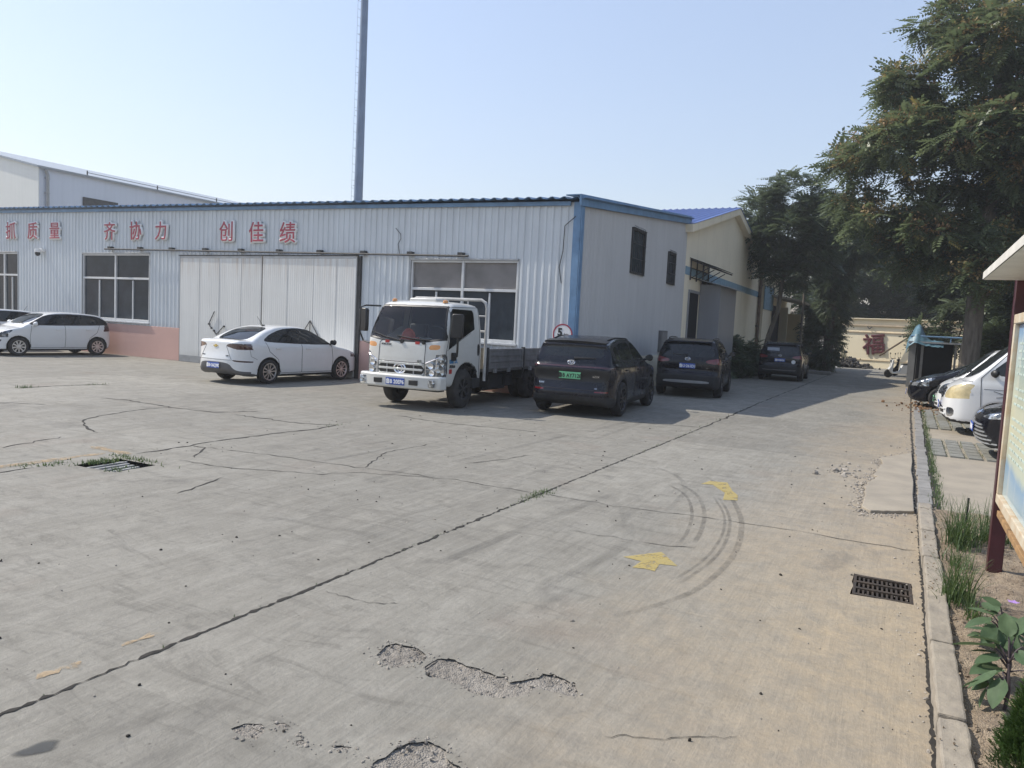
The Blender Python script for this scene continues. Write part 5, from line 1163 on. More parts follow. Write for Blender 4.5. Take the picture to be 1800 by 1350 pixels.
def crossover(car):
    sp = SUVA; side = lambda C, N: C[:, 2] > 1.0; rr = lambda C, N: C[:, 0] < -1.8
    B = Body(sp, base_regs(sp) + [
        ('windscreen', MT['screen'], 'front', [(-.72, 1.14), (.72, 1.14), (.62, 1.56), (-.62, 1.56)], lambda C, N: (C[:, 0] > -.1) & (C[:, 0] < 1.2) & (N[:, 2] > .3)),
        ('rear_window', MT['tint'], 'rear', [(-.66, 1.27), (-.60, 1.22), (.60, 1.22), (.66, 1.27), (.57, 1.45), (-.57, 1.45)], rr),
        ('window_trim', MT['black'], 'side', [(1.05, 1.12), (.20, 1.53), (-.5, 1.59), (-1.3, 1.545), (-1.86, 1.45), (-1.98, 1.35), (-1.72, 1.15), (0, 1.10)], side),
        ('side_window', MT['tint'], 'side', [(.90, 1.15), (.22, 1.49), (-.26, 1.55), (-.30, 1.13)], side), ('side_window', MT['tint'], 'side', [(-.35, 1.13), (-.31, 1.55), (-1.0, 1.53), (-1.38, 1.48), (-1.34, 1.16)], side),
        ('quarter_window', MT['tint'], 'side', [(-1.40, 1.17), (-1.43, 1.475), (-1.78, 1.40), (-1.64, 1.18)], side),
        ('tail_light', MT['taildark'], 'rear', [(-.86, 1.012), (-.86, 1.04), (.86, 1.04), (.86, 1.012)], rr),
        ('tail_light', MT['taildark'], 'side', [(-2.3, .99), (-2.3, 1.045), (-1.86, 1.03), (-1.98, 1.0)], rr),
        ('tailgate_panel', MT['black'], 'rear', [(-.80, .80), (-.84, .99), (.84, .99), (.80, .80), (.74, .72), (-.74, .72)], rr),
        ('rear_bumper_trim', MT['matblack'], 'rear', [(-.96, .14), (-.96, .40), (-.80, .43), (.80, .43), (.96, .40), (.96, .14)], rr),
        ('rear_bumper_trim', MT['matblack'], 'side', [(-2.4, .14), (-2.4, .40), (-1.80, .38), (-1.70, .14)], rr),
        ('reflector', MT['tail'], 'rear', [(.54, .55), (.80, .55), (.80, .52), (.54, .52)], rr), ('reflector', MT['tail'], 'rear', [(-.54, .55), (-.80, .55), (-.80, .52), (-.54, .52)], rr),
        ('arch_trim', MT['matblack'], 'fn', lambda C, N: (np.abs(N[:, 1]) > .3) & (np.minimum(np.hypot(C[:, 0] - 1.38, C[:, 2] - .36), np.hypot(C[:, 0] + 1.38, C[:, 2] - .36)) < .455), None),
        ('sill', MT['matblack'], 'side', [(-1.05, .1), (-1.05, .34), (1.05, .34), (1.05, .1)], None)], .0225)
    B.parts(car, MT['kpaint2']); sm = MB()
    for sd_ in (1, -1):
        B.seam(sm, 'side', [(-.32, 1.10), (-.33, .6), (-.31, .36), (-.98, .36), (-1.1, .7), (-1.36, .92), (-1.42, 1.14)], sd_); B.seam(sm, 'side', [(-.31, .36), (.95, .36), (.98, .7), (.92, 1.1)], sd_)
    B.seam(sm, 'rear', [(-.82, 1.0), (-.78, .56), (.78, .56), (.82, 1.0)], rad=.005)
    tag(sm.build('panel_gaps', MT['matblack'], car), kind='stuff'); hm = MB()
    for sd_ in (1, -1):
        for x, z in ((-1.08, .96), (0, .95)): handle(hm, B, x, z, sd_, .19)
        mirror_part(car, B, .72, 1.15, sd_, MT['kpaint'])
    tag(hm.build('door_handles', MT['kpaint'], car, bevel=.008), kind='stuff')
    s_ = MB(); V = []
    for k in range(13):
        t = k / 12 * 2 - 1; yy = t * .66; V.append((-1.80 - .26 * (1 - .25 * t * t), yy, 1.545 - .03 * t * t))
    for a, b in zip(V, V[1:]):
        s_.add([(-1.70, a[1], 1.585 - .03 * (a[1] / .66) ** 2), (-1.70, b[1], 1.585 - .03 * (b[1] / .66) ** 2), b, a, (-1.70, a[1], 1.50), (-1.70, b[1], 1.50), (b[0] + .02, b[1], b[2] - .045), (a[0] + .02, a[1], a[2] - .045)],
               [(0, 1, 2, 3), (3, 2, 6, 7), (7, 6, 5, 4)])
    s_.build('spoiler', MT['black'], car)
    wp = MB(); p, n = B.hit('rear', -.05, 1.19); q, n2 = B.hit('rear', -.5, 1.21); wp.tube([p + Vector((-.02, 0, 0)), q + Vector((-.02, 0, 0))], [.03, .008], 8); wp.build('wiper', MT['black'], car)
    p, n = B.hit('rear', 0, .84); plate(car, p + Vector((-.012, .0, 0)), (-1, 0, .02), '鲁B AY7128', True, w_=.46, h_=.14)
    emblem(car, B, 'rear', 0, 1.10, .075, .05)
    badge(car, B, 'rear', .60, .66, 'FAW', .055); badge(car, B, 'rear', -.55, .84, 'bZ3X', .06); badge(car, B, 'rear', -.56, .60, 'AIR', .035)
    add_wheels(car, [(1.38, .825), (1.38, -.825), (-1.38, .825), (-1.38, -.825)], .36, .225, 5, 'split', MT['darkalloy'], hub=.68)
    rl = MB()
    for sd_ in (1, -1): B.seam(rl, 'top', [(.1, .60 * sd_), (-.6, .62 * sd_), (-1.6, .58 * sd_)], rad=.012, lift=.01)
    tag(rl.build('roof_trim', MT['matblack'], car), kind='stuff')
c = place('crossover_car', 'shiny black crossover with green number plate parked behind the truck', 'car', (-6.18, 16.03), 95.4)
crossover(c)

# ---- black off-roaders further along
SUVB = dict(x=(-2.32, 2.28), w=.93, h=1.69, bow=(.10, .075), crown=.03,
    low=[(2.15, .26), (2.24, .48), (2.22, .80), (2.08, .98), (1.6, 1.07), (1.0, 1.12), (0, 1.10), (-1.4, 1.14), (-1.98, 1.18), (-2.12, 1.10), (-2.14, .90), (-2.12, .76), (-2.26, .66), (-2.30, .50), (-2.24, .34), (-2.06, .27), (-1, .24), (1, .24)],
    up=[(1.30, .9), (1.15, 1.08), (.85, 1.22), (.28, 1.55), (-.1, 1.655), (-.7, 1.685), (-1.4, 1.67), (-1.84, 1.62), (-1.94, 1.54), (-2.10, 1.15), (-2.10, .85)],
    slow=[(.0, .18), (.78, .20), (.88, .28), (.91, .44), (.925, .62), (.93, .80), (.92, .95), (.90, 1.06), (.85, 1.15), (.6, 1.35), (0, 1.4)],
    sup=[(0, .5), (.90, .5), (.905, 1.05), (.86, 1.16), (.79, 1.38), (.71, 1.60), (.62, 1.73), (0, 1.78)],
    plan=[(2.28, 0), (2.24, .45), (2.10, .74), (1.85, .88), (1.35, .93), (-1.4, .932), (-1.9, .905), (-2.18, .80), (-2.31, .5), (-2.33, 0)],
    arch=[(1.345, .36, .42), (-1.345, .36, .42)])
def offroader(car, ptxt, silver=True, sticker=False, txt=('RAV4', '2.0')):
    sp = SUVB; side = lambda C, N: C[:, 2] > 1.0; rr = lambda C, N: C[:, 0] < -1.7
    B = Body(sp, base_regs(sp) + [
        ('windscreen', MT['screen'], 'front', [(-.72, 1.17), (.72, 1.17), (.64, 1.60), (-.64, 1.60)], lambda C, N: (C[:, 0] > -.1) & (C[:, 0] < 1.2) & (N[:, 2] > .3)),
        ('rear_window', MT['tint'], 'rear', [(-.74, 1.22), (-.66, 1.16), (.66, 1.16), (.74, 1.22), (.64, 1.55), (-.64, 1.55)], rr),
        ('window_trim', MT['black'], 'side', [(1.0, 1.15), (.25, 1.56), (-.5, 1.62), (-1.35, 1.60), (-1.75, 1.52), (-1.88, 1.32), (-1.5, 1.18), (0, 1.13)], side),
        ('side_window', MT['tint'], 'side', [(.88, 1.18), (.27, 1.52), (-.26, 1.58), (-.30, 1.16)], side), ('side_window', MT['tint'], 'side', [(-.35, 1.16), (-.31, 1.58), (-1.0, 1.57), (-1.22, 1.56), (-1.26, 1.19)], side),
        ('quarter_window', MT['tint'], 'side', [(-1.32, 1.23), (-1.30, 1.54), (-1.60, 1.48), (-1.72, 1.33)], side),
        ('tail_light', MT['tail'], 'rear', [(.50, 1.00), (.52, 1.08), (.93, 1.15), (.93, .95)], rr), ('tail_light', MT['tail'], 'rear', [(-.50, 1.00), (-.52, 1.08), (-.93, 1.15), (-.93, .95)], rr),
        ('tail_light', MT['tail'], 'side', [(-2.3, .95), (-2.3, 1.14), (-1.80, 1.12), (-1.98, 1.0)], rr),
        ('rear_bumper_trim', MT['matblack'], 'rear', [(-.96, .18), (-.96, .56), (-.80, .66), (.80, .66), (.96, .56), (.96, .18)], rr),
        ('skid_plate', MT['steelgrey'] if silver else MT['chrome'], 'rear', [(-.66, .42), (-.62, .50), (.62, .50), (.66, .42)] if silver else [(-.7, .46), (-.7, .485), (.7, .485), (.7, .46)], rr),
        ('rear_bumper_trim', MT['matblack'], 'side', [(-2.4, .16), (-2.4, .56), (-1.84, .54), (-1.72, .16)], rr),
        ('arch_trim', MT['matblack'], 'fn', lambda C, N: (np.abs(N[:, 1]) > .3) & (np.minimum(np.hypot(C[:, 0] - 1.345, C[:, 2] - .36), np.hypot(C[:, 0] + 1.345, C[:, 2] - .36)) < .475), None),
        ('sill', MT['matblack'], 'side', [(-1.05, .1), (-1.05, .38), (1.05, .38), (1.05, .1)], None)], .026)
    B.parts(car, MT['kpaint']); sm = MB()
    for sd_ in (1, -1): B.seam(sm, 'side', [(-.32, 1.13), (-.33, .6), (-.31, .4), (-.95, .4), (-1.08, .7), (-1.3, .95), (-1.34, 1.16)], sd_); B.seam(sm, 'side', [(-.31, .4), (.92, .4), (.95, .7), (.9, 1.1)], sd_)
    B.seam(sm, 'rear', [(-.78, 1.1), (-.70, .68), (.70, .68), (.78, 1.1)], rad=.005); tag(sm.build('panel_gaps', MT['matblack'], car), kind='stuff'); hm = MB()
    for sd_ in (1, -1):
        for x, z in ((-1.05, 1.0), (0, .99)): handle(hm, B, x, z, sd_, .19)
        mirror_part(car, B, .72, 1.18, sd_, MT['kpaint'])
    tag(hm.build('door_handles', MT['kpaint'], car, bevel=.008), kind='stuff')
    rl = MB()
    for sd_ in (1, -1): B.seam(rl, 'top', [(-.1, .62 * sd_), (-.6, .64 * sd_), (-1.6, .62 * sd_)], rad=.016, lift=.035)
    tag(rl.build('roof_rails', MT['black'], car), kind='stuff')
    s_ = MB(); s_.prism([(-1.70, 1.66), (-1.98, 1.60), (-2.0, 1.57), (-1.75, 1.58)], -.62, .62, 'Y'); s_.build('spoiler', MT['kpaint'], car)
    wp = MB(); p, n = B.hit('rear', 0, 1.20); q, n2 = B.hit('rear', .42, 1.22); wp.tube([p + Vector((-.02, 0, 0)), q + Vector((-.02, 0, 0))], [.02, .008], 8); wp.build('wiper', MT['black'], car)
    p, n = B.hit('rear', 0, .90); plate(car, p + Vector((-.01, 0, .0)), (-1, 0, .02), ptxt); emblem(car, B, 'rear', 0, 1.09, .07, .048)
    badge(car, B, 'rear', .55, .86, txt[0], .045); badge(car, B, 'rear', -.55, .86, txt[1], .045)
    if sticker:
        p, n = B.hit('rear', -.56, .84); mb = MB(); mb.lathe([(0, -.01), (.085, -.01), (.085, .004), (0, .004)], 20, 'X', c=p); mb.build('round_sticker', MT['white'], car)
        p, n = B.hit('rear', .30, 1.36); mb = MB(); mb.box(p + Vector((-.012, 0, 0)), (.01, .5, .14), M=Matrix.Rotation(R(22), 3, 'Y')); mb.build('window_label', plain('window_label', (.30, .33, .38), .4), car)
    add_wheels(car, [(1.345, .815), (1.345, -.815), (-1.345, .815), (-1.345, -.815)], .36, .225, 5, 'split', MT['darkalloy'], hub=.66)
c = place('offroad_car', 'black off road car with blue plate and grey skid bar by the side wall', 'car', (-5.65, 22.87), 97, 1.0)
offroader(c, '鲁U·261D1')
c = place('offroad_car', 'dark car with round white sticker, furthest along the road', 'car', (-4.72, 35.07), 92, .98)
offroader(c, '鲁B·8K06', False, True, ('CROSS', '2.0'))

# ---- light truck
def truck(car):
    prof = [(2.60, .50), (2.70, .60), (2.71, .95), (2.67, 1.38), (2.60, 1.48), (2.32, 2.06), (2.18, 2.17), (1.9, 2.21), (1.15, 2.20), (1.06, 2.12), (1.03, .62), (1.15, .50)]
    sp = dict(x=(.98, 2.78), w=.97, h=2.25, bow=(.08, .0), crown=.03, k=.09, k2=.09, low=prof, up=prof, ck=1,
        slow=[(0, .2), (.88, .42), (.95, .6), (.962, 1.0), (.955, 1.3), (.93, 1.5), (.845, 2.08), (.76, 2.20), (.6, 2.3), (0, 2.4)], sup=[(0, .2), (.88, .42), (.95, .6), (.962, 1.0), (.955, 1.3), (.93, 1.5), (.845, 2.08), (.76, 2.20), (.6, 2.3), (0, 2.4)],
        plan=[(2.78, 0), (2.75, .5), (2.66, .82), (2.48, .95), (1.02, .97), (.97, .9), (.97, 0)], arch=[(1.65, .42, .54)])
    B = Body(sp, base_regs(sp) + [
        ('screen_surround', MT['black'], 'front', sq([(-.93, 1.42), (-.5, 1.355), (.5, 1.355), (.93, 1.42), (.795, 2.11), (-.795, 2.11)]), lambda C, N: C[:, 0] > 2.1),
        ('windscreen', MT['clear'], 'front', sq([(-.885, 1.46), (-.5, 1.395), (.5, 1.395), (.885, 1.46), (.765, 2.075), (-.765, 2.075)]), lambda C, N: C[:, 0] > 2.1),
        ('side_window', MT['clear'], 'side', sq([(2.40, 1.24), (2.26, 1.98), (2.17, 2.06), (1.36, 2.06), (1.32, 2.0), (1.32, 1.66), (1.5, 1.60), (1.9, 1.45)]), None),
        ('rear_window', MT['tint'], 'rear', [(-.6, 1.55), (.6, 1.55), (.6, 1.95), (-.6, 1.95)], None),
        ('headlight', MT['lamp'], 'front', [(.56, .68), (.56, .96), (.90, 1.12), (.95, 1.10), (.95, .72), (.86, .66)], None), ('headlight', MT['lamp'], 'front', [(-.56, .68), (-.56, .96), (-.90, 1.12), (-.95, 1.10), (-.95, .72), (-.86, .66)], None),
        ('headlight', MT['lamp'], 'side', [(2.75, .70), (2.75, 1.10), (2.50, 1.16), (2.46, 1.12), (2.48, .70)], lambda C, N: C[:, 0] > 2.4),
        ('turn_signal', MT['amber'], 'front', [(.62, 1.22), (.64, 1.32), (.86, 1.33), (.84, 1.23)], None), ('turn_signal', MT['amber'], 'front', [(-.62, 1.22), (-.64, 1.32), (-.86, 1.33), (-.84, 1.23)], None),
        ('grille', MT['grille'], 'front', [(-.54, .68), (-.54, .93), (.54, .93), (.54, .68)], None),
        ('handle_recess', MT['black'], 'side', [(1.22, 1.10), (1.22, 1.35), (1.12, 1.35), (1.12, 1.10)], None)], .0225)
    B.parts(car, MT['wpaint2'])
    sm = MB()
    for sd_ in (1, -1):
        B.seam(sm, 'side', [(2.45, .62), (2.47, 1.2), (2.38, 1.5), (2.25, 2.05)], sd_); B.seam(sm, 'side', [(1.12, .62), (1.10, 2.1)], sd_); B.seam(sm, 'side', [(2.25, 2.09), (1.10, 2.12)], sd_); B.seam(sm, 'side', [(2.44, 1.22), (1.9, 1.44), (1.5, 1.58)], sd_, .004)
    B.seam(sm, 'front', [(-.55, .66), (-.55, 1.33), (-.50, 1.36)], rad=.007); B.seam(sm, 'front', [(.55, .66), (.55, 1.33), (.50, 1.36)], rad=.007); B.seam(sm, 'front', [(-.55, .95), (.55, .95)], rad=.006)
    tag(sm.build('panel_gaps', MT['matblack'], car), kind='stuff')
    gs_ = MB()
    for z in (.70, .81, .92):
        P = []
        for k in range(13):
            y = -.52 + 1.04 * k / 12; p, n = B.hit('front', y, z - (.03 if abs(y) < .2 else 0) * 0); P.append(p + Vector((.01, 0, 0)))
        for a, b in zip(P, P[1:]): gs_.bar(a, b, .05, .042)
    gs_.build('grille_bar', MT['wpaint2'], car, bevel=.006); gx = MB()
    for y in (-.32, .32): p, n = B.hit('front', y, .81); gx.box(p + Vector((.0, 0, 0)), (.03, .02, .22))
    gx.build('grille_post', MT['steelgrey'], car); emblem(car, B, 'front', 0, .82, .13, .10, 'round')
    badge(car, B, 'front', -.38, 1.29, 'FORLAND', .055, MT['darksteel']); badge(car, B, 'front', .44, .985, '时代', .05, MT['darksteel'])
    for y in (-.36, .36): p, n = B.hit('front', y, 1.345); mb = MB(); mb.box(p, (.02, .10, .055)); mb.build('red_reflector', MT['redsq'], car)
    for y in (.22, .72): p, n = B.hit('front', y - .22, 1.36); mb = MB(); mb.lathe([(0, -.01), (.04, -.01), (.04, .03), (0, .03)], 12, 'X', c=p); mb.build('wiper_pivot', MT['black'], car)
    wp = MB(); B.seam(wp, 'front', [(0, 1.37), (-.45, 1.43), (-.80, 1.52)], rad=.012, lift=.015); B.seam(wp, 'front', [(.62, 1.40), (.2, 1.42), (-.15, 1.46)], rad=.012, lift=.015); tag(wp.build('wipers', MT['black'], car), kind='stuff')
    for s_ in (1, -1):
        for y, z in ((.70, .90), (.72, .76)):
            p, n = B.hit('front', y * s_, z); mb = MB(); mb.lathe([(0, .012), (.045, .016), (.058, .022), (.058, -.01)], 16, 'X', c=p); mb.build('lamp_reflector', MT['chrome'], car)
        for z0 in ((.83),):
            fr_ = MB(); B.seam(fr_, 'front', [(.58 * s_, .70), (.58 * s_, .95), (.86 * s_, 1.08)], rad=.012); B.seam(fr_, 'front', [(.58 * s_, .83), (.80 * s_, .83)], rad=.008); B.seam(fr_, 'front', [(.80 * s_, .70), (.80 * s_, 1.04)], rad=.008); fr_.build('lamp_bezel', MT['chrome'], car)
    # bumper with lamps
    mb = MB(); mb.prism([(2.52, -1.0), (2.74, -.96), (2.84, -.7), (2.87, -.3), (2.87, .3), (2.84, .7), (2.74, .96), (2.52, 1.0)], .43, .70); bp = mb.build('bumper', MT['wpaint2'], car, bevel=.035)
    for s_ in (-1, 1):
        mb = MB(); mb.box((2.815, .80 * s_, .565), (.05, .17, .14), rz=-.28 * s_); mb.build('fog_lamp', MT['lamp'], bp, bevel=.01)
        mb = MB(); mb.box((2.865, .42 * s_, .56), (.03, .20, .10)); mb.build('bumper_slot', MT['black'], bp, bevel=.006)
    plate(car, Vector((2.88, 0, .56)), (1, 0, 0), '鲁B 20EP6')
    mb = MB(); mb.box((2.5, 0, .46), (.25, 1.7, .14)); mb.build('front_valance', MT['truckframe'], car)
    for y in (-.93, .93): mb = MB(); mb.box((1.25, y, .52), (.3, .08, .2)); mb.build('cab_step', MT['truckframe'], car)
    # roof hatch, clearance lamps, mirrors
    mb = MB(); mb.prism([(1.45, -.34), (1.95, -.34), (1.98, .34), (1.45, .34)], 2.16, 2.265); mb.build('roof_hatch', MT['wpaint2'], car, bevel=.025)
    for y in (-.62, .62): mb = MB(); mb.lathe([(.055, 0), (.05, .05), (0, .07)], 12, c=(2.08, y, 2.175)); mb.build('clearance_lamp', MT['amber'], car)
    mb = MB(); mb.prism([(2.30, 2.06), (2.46, 2.00), (2.47, 1.985), (2.30, 2.045)], -.80, .80, 'Y')
    for sd_ in (1, -1):
        m_ = MB()
        if sd_ < 0: m_.tube([(2.28, -.82, 2.06), (2.42, -1.10, 2.06), (2.47, -1.20, 2.02), (2.47, -1.21, 1.5), (2.42, -1.15, 1.32), (2.55, -.90, 1.28)], .018, 8)
        else: m_.tube([(2.28, .95, 1.16), (2.30, 1.02, 1.10), (2.36, 1.10, 1.12), (2.42, 1.14, 1.25), (2.42, 1.14, 1.5)], .022, 8); m_.box((2.24, .965, 1.10), (.13, .05, .16))
        m_.build('mirror_arm', MT['black'], car)
        m_ = MB(); m_.prism([(-.11, -.24), (.11, -.24), (.12, -.1), (.12, .2), (.09, .24), (-.09, .24), (-.12, .2), (-.12, -.1)], -.045, .045, 'X'); q = m_.build('mirror', MT['black'], car, bevel=.02)
        q.location = (2.42, 1.12 * sd_, 1.72) if sd_ > 0 else (2.45, -1.13, 1.76); q.rotation_euler = (0, 0, .25 * sd_)
    # door lettering
    for txt, x, z, sz, mm in (('核载 3人', 2.20, 1.00, .085, 'bluetext'), ('限速60', 2.24, .90, .07, 'darksteel')):
        for sd_ in (1, -1): badge(car, B, 'side', x, z, txt, sz, MT[mm], sd_, name='door_lettering', offset=.003)
    for sd_ in (1, -1): p, n = B.hit('side', 2.30, .80, sd_); mb = MB(); mb.box(p, (.10, .012, .09)); mb.build('side_reflector', MT['redsq'], car)
    # cab interior
    mb = MB(); mb.box((2.30, 0, 1.22), (.44, 1.70, .34)); mb.build('dashboard', MT['matblack'], car, bevel=.04)
    for y in (-.45, .0, .45): mb = MB(); mb.box((1.35, y, 1.35), (.16, .42, .75)); mb.box((1.60, y, 1.02), (.5, .42, .14)); mb.build('seat', MT['matblack'], car, bevel=.04)
    mb = MB(); mb.add([(1.12, -.85, .7), (1.12, .85, .7), (1.12, .80, 2.12), (1.12, -.80, 2.12)], [(0, 1, 2, 3)]); mb.add([(1.12, -.72, 2.13), (1.12, .72, 2.13), (2.15, .70, 2.12), (2.15, -.70, 2.12)], [(0, 1, 2, 3)]); mb.build('cab_lining', MT['matblack'], car, fixn=False)
    mb = MB(); mb.tube([(2.05 + .06 * math.sin(t), .45 + .21 * math.cos(t), 1.50 + .19 * math.sin(t)) for t in np.linspace(0, 6.283, 24)], .016, 6); mb.build('steering_wheel', MT['black'], car)
    # chassis and drop-side bed
    mb = MB()
    for y in (-.38, .38): mb.box((-.55, y, .62), (4.6, .09, .20))
    for x in (-2.7, -1.9, -.8, .3, .9): mb.box((x, 0, .62), (.10, .70, .14))
    mb.build('chassis_rail', MT['truckframe'], car)
    mb = MB(); mb.tube([(.6, -.62, .52), (-.35, -.62, .52)], .23, 16); mb.build('fuel_tank', MT['truckframe'], car)
    mb = MB(); mb.box((.15, .70, .52), (.7, .36, .36)); mb.box((.15, .82, .34), (1.1, .06, .06)); mb.box((-.55, .72, .50), (.45, .3, .28)); mb.build('battery_box', MT['truckframe'], car, bevel=.02)
    mb = MB(); mb.box((-1.0, 0, .78), (3.75, 2.0, .07)); bed = mb.build('bed_floor', MT['truckbed'], car)
    for sd_ in (1, -1):
        for x0, x1 in ((-.98, .82), (-2.85, -1.06)):
            mb = MB(); xm = (x0 + x1) / 2; mb.box((xm, 1.0 * sd_, 1.02), (x1 - x0, .035, .46))
            for z in (.82, .97, 1.10, 1.225): mb.box((xm, 1.012 * sd_, z), (x1 - x0, .03, .045))
            for x in (x0 + .04, x1 - .04): mb.box((x, 1.02 * sd_, 1.02), (.06, .03, .46))
            mb.build('drop_side', MT['truckbed'], car, bevel=.004)
        for x in (.86, -1.02, -2.88): mb = MB(); mb.box((x, 1.0 * sd_, .98), (.06, .07, .60)); mb.build('side_post', MT['truckframe'], car)
        mb = MB()
        for x in (.5, -.2, -1.4, -2.2): mb.box((x, 1.03 * sd_, .76), (.10, .05, .09))
        mb.build('latch', MT['steelgrey'], car)
    mb = MB(); mb.box((-2.88, 0, 1.02), (.04, 1.98, .48)); mb.build('tailgate', MT['truckbed'], car)
    mb = MB(); mb.box((.86, 0, 1.04), (.05, 1.94, .46)); mb.build('headboard', MT['beige'], car)
    mb = MB(); mb.tube([(.92, -.98, .60), (.92, -.98, 2.12), (.92, -.94, 2.24), (.92, -.84, 2.30), (.92, .84, 2.30), (.92, .94, 2.24), (.92, .98, 2.12), (.92, .98, .55)], .035, 8)
    mb.tube([(.92, -.98, 1.62), (.92, .98, 1.62)], .025, 6); mb.tube([(.92, -.98, 1.95), (.92, .98, 1.95)], .02, 6)
    for y in (-.5, 0, .5): mb.tube([(.92, y, 1.25), (.92, y, 2.28)], .018, 6)
    mb.build('headboard_hoop', plain('dull_white_tube', (.46, .455, .44), .5, var=.3), car)
    mb = MB(); mb.prism([(-2.28 + .68 * math.cos(t) + .63, .42 + .62 * math.sin(t)) for t in np.linspace(.2, 2.94, 14)] + [(-2.28 + .63 + .62 * math.cos(t), .42 + .57 * math.sin(t)) for t in np.linspace(2.94, .2, 14)], .62, 1.0, 'Y'); mb.build('mudguard', MT['truckframe'], car)
    mb = MB(); mb.prism([(-2.28 + .68 * math.cos(t) + .63, .42 + .62 * math.sin(t)) for t in np.linspace(.2, 2.94, 14)] + [(-2.28 + .63 + .62 * math.cos(t), .42 + .57 * math.sin(t)) for t in np.linspace(2.94, .2, 14)], -1.0, -.62, 'Y'); mb.build('mudguard', MT['truckframe'], car)
    mb = MB(); mb.tube([(1.65, -.7, .40), (1.65, .7, .40)], .06, 8); mb.tube([(-1.65, -.7, .40), (-1.65, .7, .40)], .08, 8); mb.lathe([(0, -.2), (.2, -.1), (.2, .1), (0, .2)], 16, 'Y', c=(-1.65, 0, .40)); mb.build('axle', MT['truckframe'], car)
    add_wheels(car, [(1.65, .79), (1.65, -.79), (-1.65, .86), (-1.65, -.86), (-1.65, .60), (-1.65, -.60)], .41, .22, 6, 'cover', MT['tireclay'], MT['tireclay'], hub=.55)
c = place('light_truck', 'white light truck with open drop side bed and blue front plate', 'truck', (-9.07, 14.82), -87.5, group='vehicles in front of the workshop')
truck(c)
Mt = Matrix.Translation(c.location) @ Matrix.Rotation(R(-87.5), 4, 'Z')
hp = thing('safety_helmet', 'red safety helmet lying on the dashboard behind the truck windscreen', 'helmet', Mt @ Vector((2.33, -.08, 1.395)))
mb = MB(); mb.lathe([(.17, 0), (.165, .01), (.13, .02), (.125, .07), (.10, .12), (.06, .15), (0, .16)], 20); mb.build('shell', MT['orange'], hp)
mb = MB(); mb.tube([(.142 * math.cos(t), 0, .02 + .146 * math.sin(t)) for t in np.linspace(.25, 2.89, 12)], .012, 6); mb.build('ridge', MT['orange'], hp)
hp.scale = (1.15, 1.15, 1.3)
o = thing('paper_sheet', 'white papers lying behind the truck windscreen next to the helmet', 'paper', Mt @ Vector((2.36, .38, 1.395)), R(-87.5))
mb = MB(); mb.box((0, 0, .02), (.12, .30, .006), M=Matrix.Rotation(-.5, 3, 'Y')); mb.build('sheet', MT['paper'], o, smooth=0)
mb = MB(); mb.box((-.02, -.30, .03), (.10, .22, .05)); mb.build('red_pouch', MT['redplastic'], o, bevel=.01)

# ---- vehicles in the right-hand bay, noses to the road
VAN = dict(x=(-2.38, 2.38), w=.85, h=1.98, bow=(.13, .05), crown=.03, k=.09,
    low=[(2.2, .26), (2.32, .36), (2.35, .58), (2.30, .84), (2.20, .98), (1.95, 1.13), (0, 1.16), (-2.30, 1.16), (-2.36, .9), (-2.36, .4), (-2.2, .28), (0, .22), (1.5, .22)],
    up=[(2.15, .85), (1.98, 1.10), (1.30, 1.78), (1.1, 1.88), (.6, 1.95), (-1.8, 1.95), (-2.15, 1.88), (-2.30, 1.2), (-2.30, .9)],
    slow=[(0, .15), (.74, .2), (.81, .3), (.835, .5), (.845, .8), (.84, 1.05), (.82, 1.2), (.6, 1.35), (0, 1.4)], sup=[(0, .5), (.83, .5), (.838, 1.1), (.79, 1.4), (.71, 1.85), (.62, 1.98), (0, 2.05)],
    plan=[(2.38, 0), (2.34, .40), (2.20, .68), (1.95, .81), (1.4, .846), (-2.0, .846), (-2.3, .78), (-2.38, .5), (-2.38, 0)], arch=[(1.38, .32, .38), (-1.38, .32, .38)])
